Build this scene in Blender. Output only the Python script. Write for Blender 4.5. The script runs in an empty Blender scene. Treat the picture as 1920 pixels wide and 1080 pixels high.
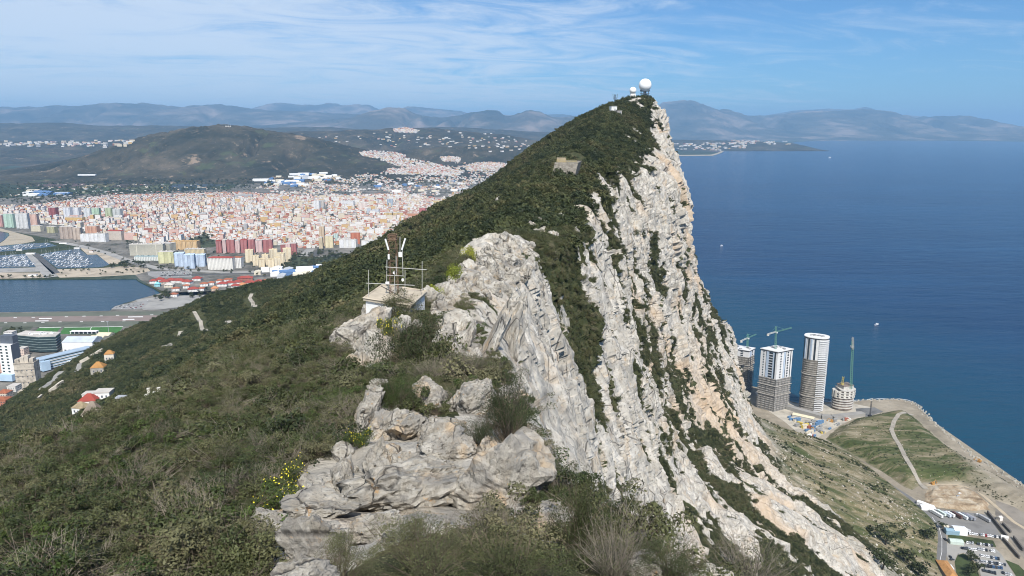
import bpy, bmesh, math, random
import numpy as np
from mathutils import Vector, Matrix
from mathutils.bvhtree import BVHTree
from mathutils.geometry import tessellate_polygon
R = math.radians
SC = bpy.context.scene
# ------------------------------------------------------------------ camera
F_PX, PITCH, CAM_Z = 1386.0, R(12.2), 400.0
cam_d = bpy.data.cameras.new("camera")
cam_d.sensor_width = 36.0
cam_d.lens = 36.0 * F_PX / 1920.0
cam_d.clip_start = 0.5
cam_d.clip_end = 150000.0
cam = bpy.data.objects.new("camera", cam_d)
SC.collection.objects.link(cam)
cam.location = (0, 0, CAM_Z)
cam.rotation_euler = (R(90) - PITCH, 0, 0)
SC.camera = cam
# ------------------------------------------------------------------ light
SUN_AZ, SUN_EL = R(-12), R(47)        # sun stands behind the camera, a little to its right
SUN_DIR = Vector((-math.sin(SUN_AZ) * math.cos(SUN_EL), -math.cos(SUN_AZ) * math.cos(SUN_EL), math.sin(SUN_EL)))
sun_d = bpy.data.lights.new("sun", 'SUN')
sun_d.energy = 5.0
sun_d.angle = R(0.5)
sun_d.color = (1.0, 0.955, 0.89)
sun = bpy.data.objects.new("sun", sun_d)
SC.collection.objects.link(sun)
sun.rotation_euler = SUN_DIR.to_track_quat('Z', 'Y').to_euler()
W = bpy.data.worlds.new("World")
SC.world = W
W.use_nodes = True


def build_world():
    nt = W.node_tree
    for n in list(nt.nodes):
        nt.nodes.remove(n)
    N = lambda t: nt.nodes.new(t)
    L = nt.links.new
    out, bg = N('ShaderNodeOutputWorld'), N('ShaderNodeBackground')
    sky = N('ShaderNodeTexSky')
    sky.sky_type = 'NISHITA'
    sky.sun_disc = False
    sky.sun_elevation = SUN_EL
    sky.sun_rotation = R(180) + SUN_AZ
    sky.altitude = 600
    sky.air_density = 1.0
    sky.dust_density = 0.2
    sky.ozone_density = 3.0
    bg.inputs[1].default_value = 0.072
    tc = N('ShaderNodeTexCoord')
    sep = N('ShaderNodeSeparateXYZ')
    L(tc.outputs['Generated'], sep.inputs[0])

    def M(op, a, b=None, c=None):
        m = N('ShaderNodeMath')
        m.operation = op
        for i, v in enumerate((a, b, c)):
            if v is None:
                continue
            if isinstance(v, (int, float)):
                m.inputs[i].default_value = v
            else:
                L(v, m.inputs[i])
        return m.outputs[0]
    zz = M('ADD', M('MAXIMUM', sep.outputs[2], 0.0), 0.085)
    u, v = M('DIVIDE', sep.outputs[0], zz), M('DIVIDE', sep.outputs[1], zz)
    comb = N('ShaderNodeCombineXYZ')
    # cirrus drawn out along a slanting wind direction
    L(M('ADD', M('MULTIPLY', u, 0.55), M('MULTIPLY', v, 0.22)), comb.inputs[0])
    L(M('ADD', M('MULTIPLY', v, 0.95), M('MULTIPLY', u, -0.30)), comb.inputs[1])

    def noise(scale, det, rough, dist, off):
        mp = N('ShaderNodeMapping')
        mp.inputs['Location'].default_value = off
        L(comb.outputs[0], mp.inputs[0])
        t = N('ShaderNodeTexNoise')
        t.inputs['Scale'].default_value = scale
        t.inputs['Detail'].default_value = det
        t.inputs['Roughness'].default_value = rough
        t.inputs['Distortion'].default_value = dist
        L(mp.outputs[0], t.inputs['Vector'])
        return t.outputs[0]
    big = noise(0.33, 4, 0.5, 0.3, (3.1, 1.7, 0))
    fine = noise(1.7, 10, 0.66, 1.3, (0.4, 5.2, 0))
    # broad veil to the left, thin wisps to the right
    left = M('MULTIPLY', M('SUBTRACT', 0.12, sep.outputs[0]), 0.34)
    mix = M('ADD', M('ADD', M('MULTIPLY', big, 0.45), M('MULTIPLY', fine, 0.72)), left)
    mr = N('ShaderNodeMapRange')
    mr.interpolation_type = 'SMOOTHSTEP'
    L(mix, mr.inputs['Value'])
    mr.inputs['From Min'].default_value = 0.47
    mr.inputs['From Max'].default_value = 0.80
    mr.inputs['To Max'].default_value = 0.74
    tint = N('ShaderNodeMixRGB')
    tint.blend_type = 'MULTIPLY'
    tint.inputs[0].default_value = 1.0
    L(sky.outputs[0], tint.inputs[1])
    tint.inputs[2].default_value = (0.53, 0.88, 1.22, 1)
    mc = N('ShaderNodeMixRGB')
    L(mr.outputs[0], mc.inputs[0])
    L(tint.outputs[0], mc.inputs[1])
    mc.inputs[2].default_value = (9.4, 10.3, 11.4, 1)
    L(mc.outputs[0], bg.inputs[0])
    L(bg.outputs[0], out.inputs[0])


build_world()
SC.view_settings.view_transform = 'Standard'
SC.view_settings.look = 'None'
SC.view_settings.exposure = 0.32
SC.view_settings.gamma = 1.0
SC.cycles.use_denoising = True
SC.cycles.denoising_prefilter = 'ACCURATE'
SC.cycles.filter_width = 1.0
SC.cycles.max_bounces = 5
SC.cycles.diffuse_bounces = 2
SC.cycles.glossy_bounces = 2
SC.cycles.transmission_bounces = 2
SC.cycles.volume_bounces = 0

# ------------------------------------------------------------------ pixel helpers (points of the place surveyed from the photograph)
CP, SP = math.cos(PITCH), math.sin(PITCH)


def ray(px, py):
    a, v = (px - 960.0) / F_PX, (540.0 - py) / F_PX
    return Vector((a, CP + v * SP, -SP + v * CP))


def at_y(px, py, Y):
    d = ray(px, py)
    t = Y / d.y
    return Vector((d.x * t, Y, CAM_Z + d.z * t))


def at_z(px, py, z=2.0):
    d = ray(px, py)
    t = (z - CAM_Z) / d.z
    return Vector((d.x * t, d.y * t, z))


def to_px(p):
    d = Vector(p) - Vector((0, 0, CAM_Z))
    depth = d.y * CP - d.z * SP
    return 960 + F_PX * d.x / depth, 540 - F_PX * (d.y * SP + d.z * CP) / depth


# ------------------------------------------------------------------ noise
_rs = np.random.RandomState(7)
_PERM = np.concatenate([_rs.permutation(256)] * 3).astype(np.int64)
_GR = _rs.normal(size=(256, 3))
_GR /= np.linalg.norm(_GR, axis=1)[:, None]


def perlin(x, y, z):
    x, y, z = np.broadcast_arrays(np.asarray(x, float), np.asarray(y, float), np.asarray(z, float))
    xi, yi, zi = np.floor(x).astype(np.int64), np.floor(y).astype(np.int64), np.floor(z).astype(np.int64)
    xf, yf, zf = x - xi, y - yi, z - zi
    fu = lambda t: t * t * t * (t * (t * 6 - 15) + 10)
    u, v, w = fu(xf), fu(yf), fu(zf)
    xi &= 255
    yi &= 255
    zi &= 255

    def g(i, j, k):
        h = _PERM[_PERM[_PERM[xi + i] + yi + j] + zi + k]
        gr = _GR[h]
        return gr[..., 0] * (xf - i) + gr[..., 1] * (yf - j) + gr[..., 2] * (zf - k)
    l = lambda a, b, t: a + t * (b - a)
    return l(l(l(g(0, 0, 0), g(1, 0, 0), u), l(g(0, 1, 0), g(1, 1, 0), u), v),
             l(l(g(0, 0, 1), g(1, 0, 1), u), l(g(0, 1, 1), g(1, 1, 1), u), v), w) * 1.5


def fbm(x, y, z, octs=4, gain=0.5, lac=2.03):
    s, a = 0.0, 1.0
    for o in range(octs):
        s = s + a * perlin(x + o * 17.3, y - o * 9.1, z + o * 5.7)
        x, y, z = x * lac, y * lac, z * lac
        a *= gain
    return s


def ridged(x, y, z, octs=4, gain=0.5):
    s, a = 0.0, 1.0
    for o in range(octs):
        s = s + a * (1 - 2.2 * np.abs(perlin(x + o * 11.3, y + o * 7.7, z)))
        x, y, z = x * 2.05, y * 2.05, z * 2.05
        a *= gain
    return s


def worley(x, y, z):
    """distances to the nearest and second nearest jittered cell point, its id, and a tilted plane per cell (a flat broken facet)"""
    P = np.stack([x, y, z], -1)
    C = np.floor(P).astype(np.int64)
    d1 = np.full(P.shape[:-1], 9.0)
    d2 = d1.copy()
    idn = np.zeros(P.shape[:-1], np.int64)
    fac = np.zeros(P.shape[:-1])
    for i in (-1, 0, 1):
        for j in (-1, 0, 1):
            for k in (-1, 0, 1):
                c = C + np.array((i, j, k))
                h = _PERM[_PERM[_PERM[c[..., 0] & 255] + (c[..., 1] & 255)] + (c[..., 2] & 255)]
                q = c + 0.5 + 0.42 * _GR[h]
                d = np.sqrt(((q - P) ** 2).sum(-1))
                m = d < d1
                d2 = np.where(m, d1, np.minimum(d2, d))
                idn = np.where(m, h, idn)
                fac = np.where(m, ((P - q) * _GR[(h * 7 + 3) & 255]).sum(-1), fac)
                d1 = np.where(m, d, d1)
    return d1, d2, idn, fac


def sstep(a, b, x):
    t = np.clip((np.asarray(x, float) - a) / (b - a), 0, 1)
    return t * t * (3 - 2 * t)


def pchip(xk, yk, xq):
    xk, yk, xq = np.asarray(xk, float), np.asarray(yk, float), np.asarray(xq, float)
    if yk.ndim == 1:
        return pchip(xk, yk[:, None], xq)[:, 0]
    h = np.diff(xk)[:, None]
    d = np.diff(yk, axis=0) / h
    m = np.zeros_like(yk)
    m[0], m[-1] = d[0], d[-1]
    w1, w2 = 2 * h[1:] + h[:-1], h[1:] + 2 * h[:-1]
    same = d[:-1] * d[1:] > 0
    with np.errstate(divide='ignore', invalid='ignore'):
        hm = (w1 + w2) / (w1 / d[:-1] + w2 / d[1:])
    m[1:-1] = np.where(same, hm, 0)
    i = np.clip(np.searchsorted(xk, xq) - 1, 0, len(xk) - 2)
    hh = h[i]
    t = ((xq - xk[i])[:, None]) / hh
    return ((2 * t ** 3 - 3 * t ** 2 + 1) * yk[i] + (t ** 3 - 2 * t ** 2 + t) * hh * m[i]
            + (-2 * t ** 3 + 3 * t ** 2) * yk[i + 1] + (t ** 3 - t ** 2) * hh * m[i + 1])


# ------------------------------------------------------------------ object helpers
def tag(o, label=None, cat=None, group=None, kind=None):
    for k, v in (("label", label), ("category", cat), ("group", group), ("kind", kind)):
        if v:
            o[k] = v
    return o


def link(o, parent=None):
    SC.collection.objects.link(o)
    if parent:
        o.parent = parent
    return o


def obj(name, me, parent=None, loc=None, rz=0.0):
    o = bpy.data.objects.new(name, me)
    link(o, parent)
    if loc is not None:
        o.location = loc
    o.rotation_euler = (0, 0, rz)
    return o


def empty(name, loc, rz=0.0):
    o = bpy.data.objects.new(name, None)
    o.empty_display_size = 0.5
    link(o)
    o.location = loc
    o.rotation_euler = (0, 0, rz)
    return o


def np_mesh(name, verts, faces, mats=(), mi=None, smooth=False, uv=None):
    verts = np.asarray(verts, np.float32)
    me = bpy.data.meshes.new(name)
    me.vertices.add(len(verts))
    me.vertices.foreach_set("co", verts.ravel())
    faces = np.asarray(faces, np.int32)
    n, k = faces.shape
    me.loops.add(n * k)
    me.loops.foreach_set("vertex_index", faces.ravel())
    me.polygons.add(n)
    me.polygons.foreach_set("loop_start", np.arange(0, n * k, k, dtype=np.int32))
    for m in mats:
        me.materials.append(m)
    if mi is not None:
        me.polygons.foreach_set("material_index", np.asarray(mi, np.int32))
    me.polygons.foreach_set("use_smooth", np.full(n, smooth))
    me.update(calc_edges=True)
    return me


def grid_faces(ni, nj):
    a = np.arange(ni * nj).reshape(ni, nj)
    return np.stack([a[:-1, :-1], a[1:, :-1], a[1:, 1:], a[:-1, 1:]], -1).reshape(-1, 4)


class MB:
    """collects boxes, bars, prisms and sheets; build() links them as ONE mesh object"""
    def __init__(s):
        s.v, s.f, s.m = [], [], []

    def add(s, vs, fs, mi=0):
        b = len(s.v)
        s.v += [tuple(v) for v in vs]
        s.f += [tuple(b + i for i in f) for f in fs]
        s.m += [mi] * len(fs)
        return s

    def box(s, c, d, mi=0, rz=0.0, taper=1.0):
        x, y, z = d[0] / 2, d[1] / 2, d[2] / 2
        vs = [(-x, -y, -z), (x, -y, -z), (x, y, -z), (-x, y, -z)] + [(a * taper, b * taper, z) for a, b in ((-x, -y), (x, -y), (x, y), (-x, y))]
        cs, sn = math.cos(rz), math.sin(rz)
        vs = [(c[0] + a * cs - b * sn, c[1] + a * sn + b * cs, c[2] + h) for a, b, h in vs]
        return s.add(vs, [(0, 3, 2, 1), (4, 5, 6, 7), (0, 1, 5, 4), (1, 2, 6, 5), (2, 3, 7, 6), (3, 0, 4, 7)], mi)

    def bar(s, a, b, r, mi=0, n=4, r2=None):
        a, b = Vector(a), Vector(b)
        d = (b - a).normalized()
        u = d.orthogonal().normalized()
        w = d.cross(u)
        r2 = r if r2 is None else r2
        vs = []
        for p, q in ((a, r), (b, r2)):
            for k in range(n):
                t = 2 * math.pi * (k + 0.5) / n
                vs.append(p + (u * math.cos(t) + w * math.sin(t)) * q)
        fs = [(k, (k + 1) % n, n + (k + 1) % n, n + k) for k in range(n)]
        return s.add(vs, fs + [tuple(range(n - 1, -1, -1)), tuple(range(n, 2 * n))], mi)

    def prism(s, outline, z0, z1, mi=0, top=None, scale=1.0):
        n = len(outline)
        vs = [(x, y, z0) for x, y in outline] + [(x * scale, y * scale, z1) for x, y in outline]
        s.add(vs, [(k, (k + 1) % n, n + (k + 1) % n, n + k) for k in range(n)], mi)
        return s.add([(x * scale, y * scale, z1) for x, y in outline], [tuple(range(n))], mi if top is None else top).add(
            [(x, y, z0) for x, y in outline], [tuple(range(n - 1, -1, -1))], mi)

    def lathe(s, prof, c=(0, 0, 0), mi=0, n=24):
        vs, m = [], len(prof)
        for k in range(n):
            t = 2 * math.pi * k / n
            vs += [(c[0] + r * math.cos(t), c[1] + r * math.sin(t), c[2] + z) for r, z in prof]
        fs = []
        for k in range(n):
            for i in range(m - 1):
                a, b = k * m + i, ((k + 1) % n) * m + i
                fs.append((a, b, b + 1, a + 1))
        return s.add(vs, fs, mi)

    def mesh(s, name, mats, smooth=False):
        me = bpy.data.meshes.new(name)
        me.from_pydata(s.v, [], s.f)
        for m in (mats if isinstance(mats, (list, tuple)) else [mats]):
            me.materials.append(m)
        me.polygons.foreach_set("material_index", s.m)
        if smooth:
            me.polygons.foreach_set("use_smooth", [True] * len(s.f))
        me.update()
        return me

    def build(s, name, mats, parent=None, loc=None, rz=0.0, smooth=False):
        return obj(name, s.mesh(name, mats, smooth), parent, loc, rz)


# ------------------------------------------------------------------ materials
class NT:
    def __init__(s, name, rough=0.8, spec=0.3):
        s.mat = bpy.data.materials.new(name)
        s.mat.use_nodes = True
        s.t = s.mat.node_tree
        s.b = s.t.nodes['Principled BSDF']
        s.b.inputs['Roughness'].default_value = rough
        s.b.inputs['Specular IOR Level'].default_value = spec
        s.geo = None

    def n(s, ty):
        return s.t.nodes.new(ty)

    def l(s, a, b):
        s.t.links.new(a, b)

    def pos(s):
        if s.geo is None:
            s.geo = s.n('ShaderNodeNewGeometry')
        return s.geo.outputs['Position']

    def objco(s):
        return s.n('ShaderNodeTexCoord').outputs['Object']

    def mapping(s, vec, scale=(1, 1, 1), rot=(0, 0, 0), loc=(0, 0, 0)):
        m = s.n('ShaderNodeMapping')
        m.inputs['Scale'].default_value = scale
        m.inputs['Rotation'].default_value = rot
        m.inputs['Location'].default_value = loc
        s.l(vec, m.inputs[0])
        return m.outputs[0]

    def noise(s, vec, scale, det=4, rough=0.55, dist=0.0):
        t = s.n('ShaderNodeTexNoise')
        t.inputs['Scale'].default_value = scale
        t.inputs['Detail'].default_value = det
        t.inputs['Roughness'].default_value = rough
        t.inputs['Distortion'].default_value = dist
        s.l(vec, t.inputs['Vector'])
        return t.outputs[0]

    def vor(s, vec, scale, feature='F1', rand=1.0):
        t = s.n('ShaderNodeTexVoronoi')
        t.feature = feature
        t.inputs['Scale'].default_value = scale
        t.inputs['Randomness'].default_value = rand
        s.l(vec, t.inputs['Vector'])
        return t

    def math(s, op, a, b=None, clamp=False):
        m = s.n('ShaderNodeMath')
        m.operation = op
        m.use_clamp = clamp
        for i, v in enumerate((a, b)):
            if v is None:
                continue
            if isinstance(v, (int, float)):
                m.inputs[i].default_value = v
            else:
                s.l(v, m.inputs[i])
        return m.outputs[0]

    def rng(s, v, a, b, c=0.0, d=1.0, smooth=True):
        m = s.n('ShaderNodeMapRange')
        if smooth:
            m.interpolation_type = 'SMOOTHSTEP'
        for i, q in enumerate((a, b, c, d)):
            m.inputs[i + 1].default_value = q
        s.l(v, m.inputs[0])
        return m.outputs[0]

    def mix(s, f, a, b):
        m = s.n('ShaderNodeMixRGB')
        if isinstance(f, (int, float)):
            m.inputs[0].default_value = f
        else:
            s.l(f, m.inputs[0])
        for i, c in ((1, a), (2, b)):
            if isinstance(c, tuple):
                m.inputs[i].default_value = c if len(c) == 4 else c + (1,)
            else:
                s.l(c, m.inputs[i])
        return m.outputs[0]

    def ramp(s, f, stops):
        r = s.n('ShaderNodeValToRGB')
        e = r.color_ramp.elements
        while len(e) < len(stops):
            e.new(0.5)
        for k, (p, c) in zip(e, stops):
            k.position = p
            k.color = c + (1,)
        s.l(f, r.inputs[0])
        return r.outputs[0]

    def attr(s, name):
        a = s.n('ShaderNodeAttribute')
        a.attribute_name = name
        return a

    def color(s, c):
        if isinstance(c, tuple):
            s.b.inputs['Base Color'].default_value = c if len(c) == 4 else c + (1,)
        else:
            s.l(c, s.b.inputs['Base Color'])
        return s

    def bump(s, h, strength=0.5, dist=1.0):
        m = s.n('ShaderNodeBump')
        m.inputs['Strength'].default_value = strength
        m.inputs['Distance'].default_value = dist
        s.l(h, m.inputs['Height'])
        s.l(m.outputs[0], s.b.inputs['Normal'])
        return s


_MC = {}


def paint(name, c, rough=0.7, var=0.12, scale=0.4, spec=0.3, metal=0.0):
    """a weathered painted / plastered / metal surface: base colour with blotches and fine grain"""
    if name in _MC:
        return _MC[name]
    m = NT(name, rough, spec)
    p = m.objco()
    a = m.noise(p, scale, 5, 0.6)
    d = tuple(x * (1 - var * 2.2) for x in c)
    e = tuple(min(1, x * (1 + var * 0.9)) for x in c)
    m.color(m.ramp(a, [(0.3, d), (0.5, c), (0.72, e)]))
    m.b.inputs['Metallic'].default_value = metal
    _MC[name] = m.mat
    return m.mat


def rock_material(name, scale, lichen=0.5, attr=False, tone=1.0, grey=0.55):
    m = NT(name, 0.92, 0.15)
    p = m.pos()
    w = m.noise(p, 0.05 * scale, 3)
    streak = m.noise(m.mapping(p, (1.0, 1.6, 0.22), (0.05, -0.12, 0.1)) if attr else m.mapping(p, (1.0, 1.6, 0.22), (0.15, -0.25, 0.1)), 0.55 * scale, 7, 0.68, 0.15 if attr else 0.4)
    spot = m.noise(m.mapping(p, (1.25, 1.25, 0.55)) if attr else p, (1.5 if attr else 1.9) * scale, 6, 0.7)
    blot = m.noise(p, 0.17 * scale, 5, 0.6, 0.6)
    c = m.ramp(streak, [(0.25, tuple(v * tone for v in (0.20, 0.18, 0.145))), (0.42, tuple(v * tone for v in (0.40, 0.365, 0.305))), (0.56, tuple(v * tone for v in (0.575, 0.54, 0.47))), (0.75, tuple(v * tone for v in (0.71, 0.68, 0.615)))])
    if attr:
        chip = m.vor(m.mapping(p, (1.0, 1.0, 0.4), (0.1, -0.1, 0)), 0.55)
        tint = m.n('ShaderNodeSeparateXYZ')
        m.l(chip.outputs['Color'], tint.inputs[0])
        c = m.mix(0.62, c, m.ramp(tint.outputs[0], [(0.0, (0.36, 0.33, 0.28)), (0.55, (0.50, 0.47, 0.415)), (1.0, (0.62, 0.59, 0.535))]))
    c = m.mix(m.rng(spot, 0.45, 0.33, 0, 0.75), c, (0.085, 0.08, 0.07))
    c = m.mix(m.rng(blot, 0.53, 0.68, 0, 0.75 * lichen), c, (0.50, 0.36, 0.215))
    c = m.mix(m.rng(m.noise(p, 0.6 * scale, 5, 0.7, 0.8), 0.60, 0.70, 0, lichen), c, (0.42, 0.24, 0.085))
    c = m.mix(m.rng(m.noise(p, 0.33 * scale, 4, 0.6, 0.2), 0.47, 0.66, 0, grey), c, (0.235, 0.225, 0.205))
    cr = m.vor(m.mapping(p, (1.0, 1.0, 0.34), (0.2, -0.2, 0.3)), 0.22 * scale, 'DISTANCE_TO_EDGE')
    crack = m.rng(cr.outputs['Distance'], 0.0, 0.028, 1, 0)
    crack = m.math('MULTIPLY', crack, m.rng(w, 0.42, 0.56))
    c = m.mix(m.math('MULTIPLY', crack, 0.75), c, (0.07, 0.065, 0.06))
    h = m.math('ADD', m.math('MULTIPLY', streak, 1.2), m.math('MULTIPLY', spot, 0.55))
    h = m.math('SUBTRACT', h, m.math('MULTIPLY', crack, 0.5))
    if attr:
        # soil, turf and low herbs where the survey attribute says vegetation grows
        va = m.attr('veg').outputs['Fac']
        ta = m.attr('talus').outputs['Fac']
        na = m.attr('warm').outputs['Fac']
        c = m.mix(m.math('MULTIPLY', na, 0.7), c, (0.50, 0.37, 0.245))
        vv = m.math('ADD', va, m.math('MULTIPLY', m.math('SUBTRACT', m.noise(p, 0.6, 5, 0.7), 0.5), 0.9))
        soil = m.ramp(m.noise(p, 0.35, 5, 0.65), [(0.3, (0.030, 0.038, 0.018)), (0.52, (0.055, 0.062, 0.028)), (0.74, (0.12, 0.10, 0.062))])
        c = m.mix(m.rng(vv, 0.42, 0.58), c, soil)
        along = m.mapping(p, (0.5, 1.2, 0.5), (0, 0, R(20)))
        tal = m.ramp(m.noise(along, 0.09, 7, 0.68, 0.5), [(0.28, (0.050, 0.060, 0.024)), (0.42, (0.105, 0.108, 0.048)), (0.54, (0.22, 0.185, 0.110)), (0.70, (0.36, 0.31, 0.23))])
        tal = m.mix(m.rng(m.noise(p, 0.55, 4, 0.7), 0.58, 0.68, 0, 0.8), tal, (0.46, 0.44, 0.39))
        tal = m.mix(m.rng(m.noise(along, 0.028, 4, 0.6), 0.5, 0.64, 0, 0.8), tal, (0.060, 0.080, 0.026))
        c = m.mix(ta, c, tal)
    m.color(c)
    m.bump(h, 0.9, 0.55 / scale)
    return m.mat


# ------------------------------------------------------------------ the ridge: surveyed cross-sections, west foot -> crest -> cliff -> talus -> east foot
def P(px, py):
    return ('p', px, py)


def Wd(x, z):
    return ('w', x, z)


SECT = [
 (2, [Wd(-820, 5), Wd(-560, 120), Wd(-330, 230), Wd(-170, 310), Wd(-80, 352), Wd(-22, 388), Wd(-6, 395), Wd(-1, 395.6), Wd(3, 395), Wd(5, 385), Wd(12, 355), Wd(32, 300), Wd(140, 180), Wd(490, 12)]),
 (8, [Wd(-820, 5), Wd(-560, 120), Wd(-330, 230), Wd(-170, 310), Wd(-80, 352), Wd(-20, 388), Wd(-6, 393.6), Wd(-1, 394.4), Wd(3, 394.0), Wd(4.6, 386), Wd(11, 358), Wd(32, 300), Wd(140, 180), Wd(490, 12)]),
 (12, [Wd(-820, 5), Wd(-560, 120), Wd(-330, 230), Wd(-170, 310), Wd(-75, 352), P(-260, 1075), P(480, 1055), P(850, 1010), P(1240, 1045), Wd(4.6, 384), Wd(11, 358), Wd(32, 300), Wd(140, 180), Wd(490, 12)]),
 (18, [Wd(-820, 5), Wd(-560, 120), Wd(-330, 230), Wd(-165, 310), Wd(-70, 354), P(-150, 950), P(480, 945), P(800, 900), P(1050, 915), P(1150, 1080), Wd(12, 355), Wd(34, 300), Wd(140, 180), Wd(490, 12)]),
 (25, [Wd(-820, 5), Wd(-560, 122), Wd(-325, 232), Wd(-160, 312), Wd(-65, 356), P(0, 880), P(540, 850), P(800, 812), P(1000, 815), P(1060, 960), Wd(13, 352), Wd(35, 298), Wd(140, 180), Wd(490, 12)]),
 (35, [Wd(-820, 5), Wd(-555, 124), Wd(-320, 234), Wd(-155, 314), Wd(-62, 357), P(225, 795), P(590, 765), P(760, 728), P(955, 722), P(1005, 860), P(1060, 1050), Wd(36, 296), Wd(140, 180), Wd(490, 12)]),
 (50, [Wd(-815, 5), Wd(-545, 126), Wd(-310, 236), Wd(-150, 315), Wd(-62, 358), P(440, 698), P(620, 670), P(740, 650), P(905, 648), P(962, 760), P(1020, 930), Wd(38, 292), Wd(145, 178), Wd(490, 12)]),
 (70, [Wd(-810, 5), Wd(-535, 128), Wd(-300, 236), Wd(-150, 312), Wd(-68, 355), P(590, 622), P(680, 596), P(745, 582), P(870, 588), P(948, 680), P(1025, 860), Wd(42, 290), Wd(150, 175), Wd(490, 12)]),
 (110, [Wd(-805, 5), Wd(-525, 130), Wd(-300, 232), Wd(-165, 300), Wd(-95, 336), Wd(-45, 365), P(820, 535), P(905, 480), P(968, 506), P(1016, 626), P(1080, 800), P(1180, 1080), Wd(160, 170), Wd(490, 12)]),
 (160, [Wd(-795, 5), Wd(-600, 72), Wd(-400, 180), Wd(-250, 252), Wd(-140, 305), Wd(-70, 344), P(880, 470), P(960, 430), P(1048, 440), P(1094, 560), P(1140, 750), P(1220, 1010), Wd(175, 155), Wd(490, 11)]),
 (240, [Wd(-785, 5), Wd(-600, 72), Wd(-430, 165), Wd(-300, 222), Wd(-170, 286), Wd(-80, 335), P(930, 430), P(985, 402), P(1064, 412), P(1114, 538), P(1165, 730), P(1235, 970), Wd(185, 130), Wd(350, 10)]),
 (330, [Wd(-770, 6), Wd(-600, 72), Wd(-445, 162), Wd(-320, 212), Wd(-190, 272), Wd(-90, 328), P(975, 375), P(1025, 352), P(1100, 366), P(1148, 500), P(1180, 660), P(1238, 860), Wd(195, 122), Wd(340, 8)]),
 (400, [Wd(-760, 7), Wd(-600, 72), Wd(-450, 155), Wd(-325, 203), Wd(-190, 262), Wd(-80, 325), P(1000, 335), P(1048, 313), P(1128, 316), P(1165, 440), P(1200, 620), P(1262, 820), Wd(255, 90), Wd(345, 8)]),
 (440, [Wd(-755, 7), Wd(-600, 72), Wd(-450, 152), Wd(-325, 201), Wd(-190, 262), Wd(-75, 328), P(1020, 322), P(1062, 305), P(1140, 330), P(1172, 445), P(1210, 630), P(1285, 820), P(1690, 1100), Wd(360, 8)]),
 (500, [Wd(-745, 8), Wd(-600, 70), Wd(-450, 150), Wd(-325, 200), Wd(-190, 262), Wd(-65, 332), P(1045, 305), P(1090, 284), P(1162, 338), P(1200, 460), P(1240, 640), P(1330, 830), P(1615, 1010), Wd(372, 8)]),
 (600, [Wd(-735, 8), Wd(-590, 75), Wd(-440, 160), Wd(-320, 205), Wd(-200, 258), Wd(-65, 330), P(1075, 272), P(1120, 250), P(1208, 306), P(1266, 400), P(1284, 560), P(1340, 740), P(1492, 945), Wd(388, 7)]),
 (700, [Wd(-725, 8), Wd(-580, 82), Wd(-430, 170), Wd(-310, 210), Wd(-200, 252), Wd(-50, 328), P(1095, 237), P(1148, 214), P(1236, 284), P(1282, 362), P(1298, 520), P(1342, 680), P(1445, 840), Wd(432, 7)]),
 (780, [Wd(-715, 8), Wd(-572, 90), Wd(-425, 176), P(440, 555), P(620, 512), P(870, 374), P(1095, 222), P(1175, 195), P(1226, 226), P(1268, 330), P(1303, 520), P(1352, 640), P(1415, 785), Wd(427, 7)]),
 (850, [Wd(-705, 5), P(110, 700), P(330, 580), P(450, 541), P(640, 500), P(890, 361), P(1095, 221), P(1198, 183), P(1228, 190), P(1257, 290), P(1303, 520), P(1366, 640), P(1395, 765), Wd(420, 6)]),
 (875, [Wd(-690, 4), P(150, 720), P(345, 600), P(460, 556), P(640, 512), P(880, 370), P(1085, 230), P(1190, 190), P(1218, 196), P(1245, 300), P(1290, 520), P(1350, 650), P(1385, 765), Wd(410, 6)]),
 (905, [Wd(-680, 2), Wd(-520, 60), Wd(-380, 110), Wd(-300, 120), Wd(-190, 130), Wd(-50, 150), Wd(70, 160), Wd(140, 165), Wd(150, 160), Wd(165, 130), Wd(190, 90), Wd(220, 60), Wd(260, 30), Wd(402, 3)]),
 (935, [Wd(-680, -3), Wd(-520, -2), Wd(-380, 0), Wd(-300, 0), Wd(-190, 0), Wd(-50, 0), Wd(70, 0), Wd(140, 0), Wd(150, 0), Wd(165, 0), Wd(190, 0), Wd(220, 0), Wd(260, 0), Wd(400, -3)]),
]
OUTCROPS = [
 [(690, 722), (720, 735), (745, 770), (790, 770), (845, 790), (930, 715), (930, 790), (1000, 850), (1012, 960), (1050, 1020), (940, 1010), (850, 1000), (750, 1020), (690, 1050), (640, 1085), (520, 1095), (505, 1030), (530, 940), (560, 890), (615, 850), (660, 840), (668, 790)],
 [(622, 640), (640, 615), (690, 580), (735, 585), (735, 640), (740, 690), (690, 700), (650, 665)],
 [(815, 580), (850, 570), (880, 620), (900, 660), (905, 700), (870, 690), (830, 650)],
 [(802, 562), (822, 536), (850, 512), (872, 498), (890, 484), (905, 470), (925, 452), (945, 444), (962, 446), (980, 455), (996, 462), (1006, 478), (1002, 500), (990, 520), (968, 534), (945, 548), (920, 556), (890, 566), (860, 574), (830, 576)],
 [(998, 412), (1030, 410), (1032, 438), (998, 440)],
]


def in_outcrop(X, Y):
    res = np.zeros(np.shape(X), bool)
    for poly in OUTCROPS:
        ins = np.zeros(np.shape(X), bool)
        for a in range(len(poly)):
            (x1, y1), (x2, y2) = poly[a], poly[a - 1]
            ins ^= ((y1 > Y) != (y2 > Y)) & (X < (x2 - x1) * (Y - y1) / (y2 - y1 + 1e-9) + x1)
        res |= ins
    return res


SEG = [10, 22, 26, 28, 32, 34, 22, 24, 60, 70, 66, 46, 40]
NST = 880


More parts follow.
